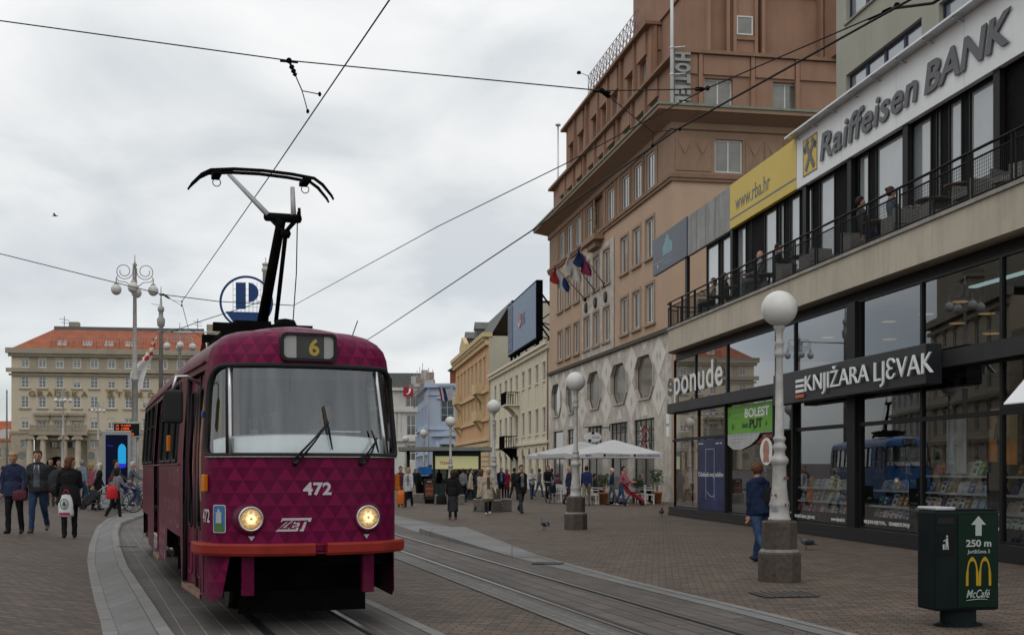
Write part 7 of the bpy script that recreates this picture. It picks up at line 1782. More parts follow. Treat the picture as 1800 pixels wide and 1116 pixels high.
def bag(lab, pos, m, w=.30, hgt=.26, dep=.12, cat='handbag', rot=0, handle=.22, mats=None):
    o = thing('handbag', lab, cat, pos, rot); mb = MB()
    mb.lathe([(.0, -hgt), (.45, -hgt+.01), (.5, -hgt+.05), (.47, -hgt*.4), (.40, -.03), (.0, 0)], 12, (0, 0, 0), 0, True, w, dep, cap=False); mb.build('bag_body', m, o)
    mb = MB(); mb.tube([(-w*.3, 0, -.03), (-w*.26, 0, handle*.6), (0, 0, handle), (w*.26, 0, handle*.6), (w*.3, 0, -.03)], .009, 5); mb.build('strap', m, o); return o
LG = 'people crossing the square on the left'
# --- left foreground
_, j, *_ = person('fair-haired woman in a navy jacket looking down, with a maroon bag, at the left edge', *at_px(25, 25.6, True), R(4), 1.72, 'navy', 'black', 'black', 'blond', 'short', ((9, 8), (-8, 8)), ((-6, 9, 14), (10, 9, 30)), 4, 8, 22, .80, .03, wide=1.10)
bag('maroon leather handbag on the arm of the woman at the left edge', j['wrist1']+Vector((-.02, -.10, .02)), CL['maroon'], .32, .24, .13, handle=.12)
mh_, _, _, _, tr_h = person('man in a dark hooded top with pale drawstrings and blue jeans, walking', *at_px(67, 26.6, True), R(8), 1.83, 'charcoal', 'jeans', 'brown', 'brown', 'short', ((14, 6), (-14, 26)), ((12, 8, 20), (-12, 8, 14)), 3, 6, 12, .86, .0, wide=1.05, hood=True, inner='slate')
mb = MB()
for sx in (-.035, .04): mb.tube([tr_h((sx, -.115, 1.45)), tr_h((sx*1.3, -.135, 1.36)), tr_h((sx*1.5, -.142, 1.26))], .007, 5)
mb.build('drawstring', CL['white'], mh_)
_, j, *_ = person('person in a black coat with short brown hair, holding a white carrier bag', *at_px(122, 25.9, True), R(200), 1.72, 'black', 'black', 'black', 'chestnut', 'bob', ((3, 2), (-4, 4)), ((6, 12, 75, 25), (8, 10, 18)), 4, -70, 8, .68, .05, wide=1.12)
o = thing('carrier_bag', 'white plastic carrier bag with a green tree in a ring and red print', 'bag', P(116, 868, 25.5), R(5)); o.scale = (.66, .66, .74)
mb = MB(); n = 10; vs = []
for i in range(n):
    t = i/(n-1); w_ = .13+.11*min(1, t*2.2); d_ = .03+.07*min(1, t*1.5)
    for k in range(12): a = 2*pi*k/12; vs.append((w_*math.cos(a)*(1+.06*math.sin(5*a+i)), d_*math.sin(a), -.02-.62*t+.015*math.sin(3*a+i)))
mb.add(vs, [(i*12+k, i*12+(k+1) % 12, (i+1)*12+(k+1) % 12, (i+1)*12+k) for i in range(n-1) for k in range(12)]+[tuple(range((n-1)*12, n*12))], 0, True); mb.build('bag_body', mat('white_plastic', (.62, .61, .62), .35, 0, .08, 6), o)
M_gp, M_rp = mat('print_green', (.04, .14, .08), .5), mat('print_crimson', (.34, .05, .08), .5)
mb = MB(); mb.tube([(.12*math.cos(R(a))-.03, -.115, -.28+.14*math.sin(R(a))) for a in range(0, 360, 18)], .014, 5, closed=True, cap=False)
mb.prism([(-.03, .10), (-.10, -.04), (-.05, -.04), (-.05, -.09), (-.01, -.09), (-.01, -.04), (.04, -.04)], (0, -.122, -.28), (1, 0, 0), (0, 0, 1), (0, .01, 0)); mb.build('emblem', M_gp, o)
mb = MB(); mb.box(-.19, .15, -.118, -.112, -.60, -.53); mb.build('print', M_rp, o)
MB().tube([(-.10, 0, -.05), (-.04, 0, .12), (.04, 0, .12), (.10, 0, -.05)], .018, 5).build('handle', mat('red_handle', (.38, .03, .05), .5), o)
o = thing('backpack', 'black backpack hanging behind the person in the black coat', 'backpack', P(95, 836, 26.1)+Vector((0, .1, 0)), R(20))
mb = MB(); mb.ball((0, 0, -.16), (.17, .12, .30), 12, 8); mb.ball((0, -.09, -.27), (.12, .06, .13), 10, 6); mb.build('bag_body', CL['charcoal'], o); MB().tube([(.08, 0, .10), (.26, -.02, .24), (.34, .0, .12)], .02, 5).build('strap', CL['black'], o)
# --- left, farther
person('dark-haired woman in black standing between the hooded man and the black coat', *at_px(89, 43, True), R(10), 1.68, 'black', 'charcoal', hair='dark', style='long', **STAND, group=LG)
person('person in a brown coat half hidden behind the black-coated figure, dark hair', *at_px(103, 47, True), R(30), 1.75, 'brown', 'charcoal', hair='dark', group=LG)
person('fair-haired person in grey half hidden behind the black-coated figure', *at_px(116, 49, True), R(-20), 1.72, 'grey', 'black', hair='blond', group=LG)
person('man in a pale blue-grey shirt and jeans seen from behind, left of the trolley', *at_px(144, 47, True), R(170), 1.76, 'paleblue', 'jeans', hair='grey', group=LG)
person('woman in a pink and white top with blond hair, before the digital screen', *at_px(160, 50, True), R(150), 1.68, 'pink', 'green', hair='blond', style='bob', hem=.78, group=LG)
_, j, *_ = person('white-haired person in a long black coat bending forward, pulling a shopping trolley', *at_px(171, 42.5, True), R(112), 1.64, 'black', 'black', hair='white', style='bob', hem=.42, flare=.05, lean=12, leg=((6, 4), (-8, 6)), arm=((-30, 8, 6), (10, 8, 20)))
tr_ = P(146, 889, 42.2); tr_.z = gz(tr_.x, 42.2)
o = thing('shopping_trolley', 'dark two-wheeled shopping trolley pulled by the white-haired person', 'trolley', tr_, R(10))
MB().ob(Matrix.Translation((.28, 0, .42)) @ Matrix.Rotation(R(48), 4, 'Y'), .30, .34, .60).build('bag_body', CL['charcoal'], o, bevel=.05, seg=2)
for s in (-.18, .18): MB().tube([(0, s-.02, .11), (0, s+.02, .11)], .11, 14).build('wheel', M_rub, o)
MB().tube([(-.04, 0, .11), (.62, 0, .72), (.86, 0, .86)], .016, 5).build('handle', M_silver, o)
_, j, *_ = person('person in a grey jacket with a red shoulder bag, about to cross beside the tram', *at_px(203, 38.5, True), R(140), 1.66, 'grey', 'black', hair='dark', style='bob', lean=10, leg=((10, 4), (-12, 20)), arm=((25, 10, 50), (-8, 12, 20)), turn=15)
bag('bright red shoulder bag on the person in the grey jacket', P(197, 853, 38.2), mat('red_leather', (.50, .025, .03), .45, 0, .1), .38, .44, .16, rot=R(30), handle=.34)
def bicycle(lab, x, y, z, rot, col, scale=1, group=None):
    o = thing('bicycle', lab, 'bicycle', (x, y, z), rot, group); mfr = mat('bike_'+col[0], col[1], .4, .2)
    for cx in (-.52, .52):
        mb = MB(); mb.tube([(cx+.33*math.cos(R(a)), 0, .345+.33*math.sin(R(a))) for a in range(0, 360, 15)], .018, 5, closed=True, cap=False)
        wo = mb.build('wheel', M_rub, o); mb = MB(); mb.tube([(cx, -.03, .345), (cx, .03, .345)], .03, 6)
        for k in range(12): a = R(30*k); mb.tube([(cx, 0, .345), (cx+.32*math.cos(a), 0, .345+.32*math.sin(a))], .0025, 3, cap=False)
        mb.build('spokes', M_silver, wo)
    mb = MB(); bb, st, hd_, ra, fa = (-.08, 0, .30), (-.22, 0, .80), (.34, 0, .82), (-.52, 0, .345), (.52, 0, .345)
    for a, b, r in ((bb, st, .016), (bb, hd_, .018), (st, (.33, 0, .86), .015), (ra, bb, .011), (ra, st, .010), (hd_, fa, .014), ((.34, 0, .82), (.30, 0, 1.0), .013)): mb.tube([a, b], r, 6)
    mb.build('frame', mfr, o)
    mb = MB(); mb.tube([(.18, -.28, 1.0), (.30, -.2, 1.02), (.32, 0, 1.0), (.30, .2, 1.02), (.18, .28, 1.0)], .013, 6); mb.build('handlebar', M_silver, o)
    mb = MB(); mb.ball((-.25, 0, .90), (.14, .075, .04), 10, 6); mb.tube([(-.22, 0, .78), (-.24, 0, .88)], .013, 5); mb.build('saddle', M_rub, o)
    mb = MB(); mb.tube([(bb[0], -.09, .30), (bb[0]+.12, -.09, .20)], .012, 4); mb.tube([(bb[0], .09, .30), (bb[0]-.12, .09, .40)], .012, 4); mb.tube([(bb[0], -.05, .3), (bb[0], .05, .3)], .08, 10); mb.build('crank', M_dark, o)
    return o
RIDE = dict(leg=((55, 62), (30, 60)), arm=((45, 8, 12), (45, 8, 12)), lean=14)
b1x, b1y, b1z = at_px(206, 41.5, True); bicycle('blue bicycle ridden across the square beside the tram, left of the other bicycle', b1x, b1y, b1z, R(10), ('blue', (.02, .05, .16)))
o_, *_ = person('cyclist in a dark top on the blue bicycle, hood up, beside the digital screen', b1x-.17, b1y, b1z, R(100), 1.74, 'charcoal', 'grey', hair='dark', **RIDE); o_.location.z += .14
b2x, b2y, b2z = at_px(236, 44.5, True); bicycle('dark red bicycle half hidden by the side of the tram', b2x, b2y, b2z, R(10), ('red', (.10, .015, .02)))
o_, *_ = person('grey-haired cyclist in a checked grey jacket, half hidden by the side of the tram', b2x-.17, b2y, b2z, R(100), 1.72, 'slate', 'jeans', hair='white', style='short', **RIDE); o_.location.z += .14
crowd = [(44, 62, 'olive', 'black', 'grey'), (34, 74, 'charcoal', 'black', 'dark'), (56, 80, 'grey', 'jeans', 'brown'), (76, 66, 'maroon', 'charcoal', 'brown'), (96, 72, 'beige', 'black', 'blond'), (128, 70, 'slate', 'jeans', 'brown'), (136, 84, 'white', 'jeans', 'dark'), (152, 66, 'green', 'black', 'brown'), (176, 78, 'khaki', 'charcoal', 'grey'), (5, 68, 'navy', 'black', 'dark'), (188, 88, 'brown', 'jeans', 'blond'), (16, 92, 'red', 'black', 'brown')]
for i, (px, Y, t_, l_, hc_) in enumerate(crowd):
    nm = {'olive': 'olive green', 'charcoal': 'charcoal', 'grey': 'light grey', 'maroon': 'dark maroon', 'beige': 'beige', 'slate': 'slate blue', 'white': 'white', 'green': 'bottle green', 'khaki': 'khaki', 'navy': 'navy', 'brown': 'brown', 'red': 'red'}[t_]
    person(f'distant {["standing", "walking"][i % 2]} figure in a {nm} top, in the crowd before the savings bank', *at_px(px, Y, True), R([15, 170, -40, 200, 90][i % 5]), 1.64+.03*(i % 5), t_, l_, hair=hc_, leg=((3, 3), (-3, 3)) if i % 2 == 0 else ((16, 10), (-14, 16)), hem=[.9, .7][i % 3 == 0], group='crowd before the savings bank')
# --- right middle distance
RG = 'people on the pavement between the tram and the cafe'
_, j, *_ = person('man in a dark jacket half hidden by the tram front, carrying an orange bag', *at_px(704, 51.5), R(12), 1.72, 'maroon', 'khaki', hair='dark', group=RG)
bag('bright orange carrier bag beside the right front corner of the tram', P(706, 861, 51), mat('orange_bag', (.55, .13, .02), .5, 0, .1), .46, .62, .2, cat='bag', handle=.16)
person('blond woman in a pale grey jacket and dark trousers, right of the tram', *at_px(718, 51), R(-8), 1.66, 'white', 'black', hair='blond', style='bob', hem=.72, flare=.02, inner='grey', group=RG)
_, j, *_ = person('woman in a black jacket and long black skirt seen from behind, brown bobbed hair', *at_px(796, 38.8), R(183), 1.56, 'black', 'black', 'brown', 'brown', 'bob', skirt='charcoal', sk=.26, hem=.84, leg=((3, 3), (-4, 5)), wide=1.06, group=RG)
bag('black handbag carried low by the woman in the long black skirt', P(776, 868, 38.6), CL['black'], .36, .34, .18, handle=.4)
person('woman in a cream coat and grey skirt with dark scarf before the stone block', *at_px(858, 42.6), R(8), 1.64, 'cream', 'black', 'white', 'white', 'bob', skirt='olive', hem=.62, flare=.02, inner='brown', arm=((-8, 14, 20), (8, 12, 18)), group=RG)
person('person in a dusty pink coat just behind the cream-coated woman', *at_px(846, 46.2), R(150), 1.6, 'beige', 'charcoal', hair='chestnut', style='bob', arm=((-35, 25, 5), (10, 6, 20)), hem=.6, group=RG)
person('man in a dark jacket and grey trousers with one hand to his face, striding', *at_px(916, 44), R(24), 1.78, 'black', 'charcoal', 'black', 'dark', 'short', ((20, 4), (-18, 24)), ((35, 12, 105, 20), (-14, 8, 16)), hem=.74, inner='grey', group=RG)
person('white-haired man in a dark suit and pale blue shirt beside the red coat', *at_px(881, 66), R(6), 1.68, 'navy', 'black', hair='white', inner='paleblue', hem=.78, group=RG, **STAND)
person('woman in a red coat beside the white-haired man', *at_px(891, 67), R(20), 1.58, 'red', 'black', hair='chestnut', style='bob', hem=.55, group=RG, **STAND)
person('person in a pale shirt and loose jeans with arms folded, by the cream house', *at_px(935, 64), R(15), 1.62, 'white', 'jeans', hair='grey', arm=((18, 8, 95, 50), (18, 8, 90, 50)), group=RG)
person('dark figure in black half hidden behind the striding man', *at_px(904, 62), R(150), 1.66, 'black', 'black', hair='dark', group=RG)
person('person in a navy coat in the shade of the ticket kiosk, far right side', *at_px(841, 58), R(190), 1.6, 'navy', 'black', hair='brown', group=RG)
cx_b, cy_b, _ = at_px(963, 57); bicycle('black bicycle ridden straight towards the camera by the cream house', cx_b, cy_b, 0, R(-84), ('black', (.02, .02, .022)))
o_, *_ = person('long-haired woman in black riding a bicycle towards the camera', cx_b, cy_b+.2, 0, R(4), 1.68, 'black', 'black', hair='brown', style='long', **RIDE); o_.location.z += .14
bag('black shoulder bag slung at the side of the woman cyclist', P(972, 852, 56.6), CL['black'], .34, .4, .18, handle=.3)
person('fair-haired person in a dark jacket half hidden by the second lamp column', *at_px(1000, 54), R(60), 1.72, 'navy', 'maroon', hair='blond', hem=.7, group=RG)
person('man in a navy jumper and grey trousers seen from behind, at the cafe tables', *at_px(1031, 53), R(172), 1.74, 'royal', 'khaki', hair='dark', group=RG, wide=1.1)
person('white-haired man in a navy jacket beside the pink shirt', *at_px(1076, 53.5), R(-95), 1.64, 'navy', 'slate', hair='white', inner='white', group=RG)
_, jp, *_ = person('man in a pink shirt and jeans leaning on a red pushchair', *at_px(1092, 53), R(70), 1.74, 'pink', 'jeans', 'white', 'dark', 'short', ((14, 6), (-14, 16)), ((35, 6, 35), (35, 6, 35)), 14, group=RG, sleeve='pink')
for px, Y, t_, l_, hc_, fc, lab in ((762, 66, 'maroon', 'black', 'dark', 175, 'dark maroon figure left of the kiosk, beside the advertising stand'), (781, 64, 'slate', 'charcoal', 'dark', 180, 'slate-clad figure at the left side of the kiosk'), (814, 61, 'grey', 'black', 'brown', 185, 'figure in grey buying at the kiosk window'), (827, 58, 'cream', 'black', 'dark', 95, 'woman in a short cream coat facing right, before the kiosk'), (734, 70, 'black', 'black', 'brown', 20, 'dark figure beyond the low stone block right of the tram'), (729, 84, 'charcoal', 'jeans', 'grey', 160, 'far figure in charcoal under the canopy edge beside the tram'), (870, 76, 'brown', 'black', 'brown', 10, 'far figure in brown against the arches of the cream house'), (948, 70, 'slate', 'jeans', 'brown', 120, 'figure in slate blue before the last arch of the cream house'), (970, 63, 'paleblue', 'jeans', 'brown', 200, 'figure in pale blue before the cafe windows, left of the lamp')):
    person(lab, *at_px(px, Y), R(fc), 1.62, t_, l_, hair=hc_, hem=.7 if t_ == 'cream' else .9, group=RG)
for px, Y, t_, hc_, fc, lab in ((1046, 58, 'charcoal', 'dark', 80, 'guest in charcoal seated at the round table by the middle planter'), (1012, 58.5, 'black', 'brown', 200, 'guest in black seated in the shade right of the second lamp'), (980, 60.5, 'maroon', 'brown', 160, 'guest in dark maroon seated left of the second lamp'), (1128, 57.5, 'slate', 'grey', 95, 'guest in slate blue seated behind the red pushchair')):
    person(lab, *at_px(px, Y), R(fc), 1.68, t_, 'black', hair=hc_, leg=((82, 84), (78, 80)), arm=((30, 6, 70, 20), (30, 6, 60)), lean=-2, group='guests at the pavement cafe')
# --- the man in the blue hoodie by the nearest lamp
_, jb, *_ = person('curly-haired man in a blue hooded top and jeans passing behind the nearest lamp', *at_px(1336, 20.9), R(-158), 1.77, 'blue', 'jeans', 'black', 'chestnut', 'curly', ((24, 6), (-14, 30)), ((22, 4, 30), (-10, 4, 14)), 9, -20, 16, .86, .01, hood=True, wide=1.08)
o = thing('backpack', 'black backpack on the man in the blue hooded top, mostly behind the lamp', 'backpack', P(1352, 880, 20.88), R(-158))
mb = MB(); mb.ball((0, .0, .0), (.15, .10, .25), 12, 8); mb.build('bag_body', CL['black'], o)
# --- guests on the terrace
SIT = dict(leg=((82, 84), (78, 80)), lean=-4)
def guest(lab, px, d, face, **k):
    s, _ = BK.at(px, 500, d); p = BK.w(s, d, 6.535); return person(lab, p.x, p.y, p.z, face, vox=.02, **{**SIT, **k})
guest('woman in a pale top with dark glasses seated at the terrace far end', 1252, .55, R(-95), h=1.66, top='beige', legs='black', hair='brown', style='bob', arm=((30, 6, 95, 30), (30, 6, 60)))
guest('person in a dark coat seated beyond the patterned top on the terrace', 1277, .75, R(85), h=1.7, top='charcoal', legs='black', hair='dark')
guest('bald man in a light grey shirt leaning back on the terrace', 1334, .5, R(-100), h=1.76, top='grey', legs='slate', hair='grey', style='bald', arm=((25, 10, 60), (20, 10, 50)))
guest('dark-haired guest in black opposite the bald man on the terrace', 1371, .6, R(80), h=1.7, top='black', legs='black', hair='dark', arm=((30, 6, 100, 25), (30, 6, 60)))
guest('dark-haired man in jeans lounging at a terrace table, legs stretched out', 1522, .55, R(95), h=1.78, top='charcoal', legs='jeans', hair='dark', leg=((74, 40), (70, 36)), lean=-14)
guest('woman with pinned-up dark hair in a grey-blue top at the terrace table', 1569, .6, R(92), h=1.68, top='slate', legs='black', hair='brown', style='bun', arm=((30, 6, 85, 20), (28, 6, 70)))
# the driver, behind the windscreen
q = Matrix.Translation((TX, TY, 0)) @ Matrix.Rotation(TR, 4, 'Z') @ Vector((.38, 1.12, .92))
person('tram driver in a blue-grey shirt seated behind the windscreen', q.x, q.y, q.z, TR, 1.74, 'paleblue', 'black', hair='dark', leg=((80, 84), (76, 80)), arm=((30, 8, 50), (30, 8, 50)), lean=-2, vox=.02)
# statue in the hotel niche, of stone
s_ = HO.w(-12.9, -.22, 15.63)
o_, *_ = person('weathered stone figure standing on the bracket in the niche of the hotel facade', s_.x, s_.y, s_.z, HO.rot+R(-10), 1.75, vox=.04, leg=((8, 8), (-6, 10)), arm=((10, 14, 60), (-5, 10, 10)))
o_.name = 'facade_statue'; o_['category'] = 'statue'; o_.data.materials.clear(); o_.data.materials.append(M_statue)
for p in o_.data.polygons: p.material_index = 0
for ch in o_.children: ch.data.materials.clear(); ch.data.materials.append(M_statue)
# ================================================================ cafe, kiosk and street furniture
M_umb = mat('umbrella_cloth', (.45, .445, .45), .8, 0, .05, 2, bump=.05)
M_wch = mat('white_chair', (.58, .58, .56), .5, 0, .08)
M_terra = mat('terracotta', (.34, .135, .055), .8, 0, .2, 5)
def umbrella(lab, px, py, Y, W, rot, txt=False, z0=2.12):
    c = P(px, py, Y); o = thing('cafe_umbrella', lab, 'umbrella', (c.x, c.y, 0), rot, 'white umbrellas outside the hotel cafe'); h = W/2; zt = c.z
    mb = MB(); n = 8; vs = []; 
    cor = [(-h, -h), (h, -h), (h, h), (-h, h)]
    ring = []
    for i in range(4):
        a, b = cor[i], cor[(i+1) % 4]
        for k in range(4): ring.append((a[0]+(b[0]-a[0])*k/4, a[1]+(b[1]-a[1])*k/4, [0, -.03, -.05, -.03][k]))
    lv = [(.04, zt), (.30, zt-(zt-z0-.24)*.27), (.31, zt-(zt-z0-.24)*.30), (1.0, z0+.24)]
    for q, z in lv:
        for x, y, dz in ring: vs.append((x*q, y*q, z+dz*q))
    for x, y, dz in ring: vs.append((x*1.005, y*1.005, z0+.02*abs(dz)))
    m = 16; mb.add(vs, [(r*m+k, r*m+(k+1) % m, (r+1)*m+(k+1) % m, (r+1)*m+k) for r in range(4) for k in range(m)]); mb.build('canopy', M_umb, o)
    MB().tube([(0, 0, 0), (0, 0, zt)], .035, 8).build('pole', mat('umbrella_pole', (.10, .035, .035), .5), o)
    mb = MB()
    for x, y in cor: mb.tube([(0, 0, zt-.12), (x*.98, y*.98, z0+.22)], .016, 4)
    mb.build('ribs', M_wch, o)
    mb = MB(); mb.box(-.4, .4, -.4, .4, 0, .10); mb.build('base', M_dark, o)
    if txt:
        for x in (-h*.85, h*.08):
            text('lettering', 'HOTEL DUBROVNIK', M_grey, o, W*.36, .10, (x+.17, -h*1.005-.006, z0+.07), ext=.002)
            MB().box(x, x+.11, -h*1.005-.010, -h*1.005-.004, z0+.07, z0+.18).build('emblem', M_blk, o)
        for y in (h*.5, -h*.25): q = text('lettering', '---- --', mat('umbrella_blue', (.12, .17, .30), .6), o, .55, .09, (-h*1.005-.006, y, z0+.08), ext=.002); q.rotation_euler = (pi/2, 0, -pi/2)
    return o
umbrella('largest white cafe umbrella with hotel lettering on its valance, nearest the bookshop', 1078, 773, 56, 3.35, R(24), True)
umbrella('white cafe umbrella behind the second lamp, its peak beside the oval sign', 1024, 776, 63, 3.6, R(24), False, 2.2)
umbrella('farthest white cafe umbrella, seen left of the second lamp', 984, 786, 71, 3.0, R(24), False, 2.2)
def chair(lab, x, y, rot):
    o = thing('cafe_chair', lab, 'chair', (x, y, 0), rot, 'white chairs of the pavement cafe')
    MB().box(-.23, .23, -.22, .22, .43, .46).build('seat', M_wch, o)
    mb = MB()
    for k in range(5): mb.box(-.21+k*.09, -.17+k*.09, .20, .22, .47, .86)
    mb.box(-.23, .23, .195, .225, .82, .88); mb.build('backrest', M_wch, o)
    for sx in (-.2, .2):
        for sy in (-.19, .19): MB().box(sx-.02, sx+.02, sy-.02, sy+.02, 0, .43).build('leg', M_wch, o)
        MB().box(sx-.02, sx+.02, -.2, .2, .64, .67).build('armrest', M_wch, o)
    return o
c0_ = chair('white cafe chair in front of the right-hand planter, nearest the bookshop', *at_px(1142, 55)[:2], R(80))
def chd(px, Y, r, lab): dup(c0_, (*at_px(px, Y)[:2], 0), r, lab)
for px, Y, r, lab in ((1126, 56.5, -1.4, 'white cafe chair between the pushchair and the right-hand planter'), (1043, 54.5, 1.2, 'white cafe chair between the navy jumper and the middle planter'), (1020, 56, -.6, 'white cafe chair half hidden by the man in the navy jumper'), (991, 57, .4, 'white cafe chair touching the second lamp plinth on its left'), (981, 57.6, -.5, 'white cafe chair second to the left of the lamp plinth'), (971, 58.2, 1.6, 'white cafe chair beside the woman on the bicycle'), (1008, 59, 2.5, 'white cafe chair behind the second lamp column'), (1112, 58.5, 2.9, 'white cafe chair in the shade behind the pushchair')): chd(px, Y, r, lab)
def table(lab, px, Y):
    o = thing('cafe_table', lab, 'table', (*at_px(px, Y)[:2], 0), .3, 'white tables of the pavement cafe')
    MB().lathe([(.0, .72), (.36, .72), (.36, .75), (0, .75)], 16).build('tabletop', M_wch, o); MB().lathe([(.24, 0), (.22, .03), (.03, .05), (.03, .72)], 10).build('pedestal', M_wch, o)
table('white round cafe table between two chairs by the middle planter', 1052, 56.5); table('white round cafe table at the right, beside the last planter', 1134, 57); table('white round cafe table left of the second lamp plinth', 986, 59)
M_leaf = mat('planter_leaf', (.05, .085, .03), .6, 0, .5, 20)
def planter(lab, px, Y, hh, seed):
    o = thing('planter', lab, 'planter', (*at_px(px, Y)[:2], 0), 0, 'terracotta planters outside the cafe')
    MB().lathe([(.0, 0), (.19, 0), (.23, .48), (.25, .48), (.25, .55), (.21, .55), (.2, .5), (0, .5)], 16).build('pot', M_terra, o)
    rr = random.Random(seed); mb = MB()
    for k in range(420):
        a, e_, r_ = rr.uniform(0, 6.28), rr.uniform(-.6, 1.5), rr.random()**.5
        c = Vector((.34*r_*math.cos(a)*math.cos(e_*.7), .34*r_*math.sin(a)*math.cos(e_*.7), .62+hh*.5+hh*.5*math.sin(e_)*r_)); d = Vector((rr.uniform(-1, 1), rr.uniform(-1, 1), rr.uniform(-.4, 1))).normalized(); s_ = d.orthogonal().normalized()
        L_ = rr.uniform(.06, .13); mb.add([c, c+d*L_*.5+s_*L_*.22, c+d*L_, c+d*L_*.5-s_*L_*.22], [(0, 1, 2, 3)])
    mb.build('foliage', M_leaf, o, fix=False); mb = MB()
    for k in range(6): a = k*1.05; mb.tube([(0, 0, .5), (.12*math.cos(a), .12*math.sin(a), .5+hh*.7)], .008, 4)
    mb.build('stem', CL['brown'], o)
planter('terracotta planter with a bushy plant, left of the white-haired man in navy', 1061, 55, .75, 1); planter('terracotta planter half hidden behind the red pushchair', 1119, 57, .5, 2); planter('terracotta planter with a tall dark shrub, next to the bookshop corner', 1155, 56, 1.0, 3)
# red pushchair
px_, py_, _ = at_px(1110, 53); o = thing('pushchair', 'red pushchair with a hood pushed by the man in the pink shirt', 'pushchair', (px_, py_, 0), R(0))
M_rc = mat('pushchair_red', (.32, .02, .045), .7, 0, .15, 6)
mb = MB(); mb.add([(-.30, -.2, .98), (-.30, .2, .98), (-.10, .22, 1.05), (-.10, -.22, 1.05), (.12, .22, .98), (.12, -.22, .98), (-.22, -.21, .60), (-.22, .21, .60)], [(0, 1, 2, 3), (3, 2, 4, 5), (0, 3, 6), (1, 7, 2), (0, 6, 7, 1)]); mb.build('hood', M_rc, o)
mb = MB(); mb.prism([(-.28, .62), (-.14, .50), (.28, .34), (.52, .16), (.58, .22), (.34, .44), (-.06, .64), (-.22, .92), (-.30, .9)], (0, -.2, 0), (1, 0, 0), (0, 0, 1), (0, .4, 0)); mb.build('seat', M_rc, o)
mb = MB()
for y in (-.24, .24): mb.tube([(-.52, y, 1.02), (-.36, y, .92), (.48, y, .12)], .014, 5); mb.tube([(-.30, y, .10), (-.02, y, .56)], .014, 5)
mb.tube([(-.52, -.24, 1.02), (-.52, .24, 1.02)], .018, 5); mb.build('frame', M_dark, o)
for x, y in ((-.32, -.25), (-.32, .25), (.48, -.25), (.48, .25)): MB().tube([(x, y-.02, .09), (x, y+.02, .09)], .09, 12).build('wheel', M_rub, o)
# kiosk
kx, ky, _ = at_px(803, 63.5); ko = thing('kiosk', 'dark newspaper kiosk with a lit yellow TISAK fascia and a wide flat canopy', 'kiosk', (kx, ky, 0), R(4))
M_kd = mat('kiosk_green', (.02, .035, .032), .5, 0, .15); M_ks = mat('kiosk_fascia', (.42, .40, .22), .5, 0, .06, emit=(.62, .60, .30), es=.28)
mb = MB(); mb.box(-1.28, -1.16, -.02, 2.6, 0, 2.58); mb.box(1.16, 1.28, -.02, 2.6, 0, 2.58); mb.box(-1.16, 1.16, 2.4, 2.6, 0, 2.58); mb.box(-1.16, 1.16, 0, .1, 0, .85); mb.box(-1.16, 1.16, -.04, .3, 2.32, 2.58); mb.box(-1.16, 1.16, 1.2, 1.3, .85, 1.6); mb.build('body', M_kd, ko)
MB().box(-1.14, 1.14, -.07, -.045, 1.62, 2.30).build('fascia', M_ks, ko); MB().box(-1.31, -1.285, .1, 1.4, 1.62, 2.30).build('fascia', M_ks, ko)
text('lettering', 'TISAK', mat('tisak_red', (.50, .06, .03), .5), ko, .62, .16, (-.92, -.072, 1.86), ext=.006, bold=.02)
mb = MB(); mb.prism([(0, 0), (.13, .25), (.03, .42), (-.08, .2)], (-1.312, .75, 1.76), (0, 1, 0), (0, 0, 1), (-.004, 0, 0)); mb.build('emblem', MATS['tisak_red'], ko)
mb = MB(); mb.box(-3.1, 1.95, -.55, 3.4, 2.585, 2.78); mb.build('canopy', mat('canopy_grey', (.20, .21, .19), .6, .1, .15, 2), ko)
MB().tube([(-2.6, .4, 0), (-2.6, .4, 2.585)], .07, 8).build('canopy_post', M_kd, ko); MB().tube([(-2.6, 2.8, 0), (-2.6, 2.8, 2.585)], .07, 8).build('canopy_post', M_kd, ko)
mb = MB(); mb.box(-1.15, 1.15, .02, .05, .86, 1.60); mb.build('pane', glassmat('kiosk_glass', (.5, .52, .5), 1.5, 1.0), ko)
rr = random.Random(8); mb = MB()
for r_ in range(3):
    for k in range(12): x = -1.1+k*.185; z = .90+r_*.24; mb.add([(x, 1.0, z), (x+.15, 1.0, z), (x+.15, 1.05, z+.2), (x, 1.05, z+.2)], [(0, 1, 2, 3)], rr.randrange(5))
mb.build('magazine_display', [BKM[q] for q in ('white', 'red', 'yellow', 'navy', 'cream')], ko)
# low stone blocks
M_blkst = mat('block_stone', (.155, .14, .125), .8, 0, .25, 4, streak=.25, bump=.15)
def block(lab, pxa, pxb, Y, hh, dp):
    xa, xb = at_px(pxa, Y)[0], at_px(pxb, Y)[0]; o = thing('stone_block', lab, 'bench', ((xa+xb)/2, Y, 0), R(3), 'low stone blocks on the pavement'); w_ = (xb-xa)/2
    MB().box(-w_, w_, 0, dp, .0, hh).build('block', M_blkst, o, bevel=.012); MB().box(-w_+.01, w_-.01, .01, dp-.01, hh-.004, hh+.012).build('top_slab', M_cap, o); return o, w_
o, w_ = block('low stone block with a white scribble, behind the cream-coated woman', 832, 900, 46, .46, .6)
mb = MB(); mb.tube([(.0, -.006, .24), (.12, -.006, .30), (.3, -.006, .27), (.42, -.006, .22), (.3, -.006, .19), (.2, -.006, .24), (.38, -.006, .32)], .012, 4); mb.build('scribble', M_white, o)
block('low stone block behind the woman in the long skirt', 764, 817, 55, .42, .6); block('low stone block between the tram and the advertising stand', 724, 746, 57.5, .42, .6)
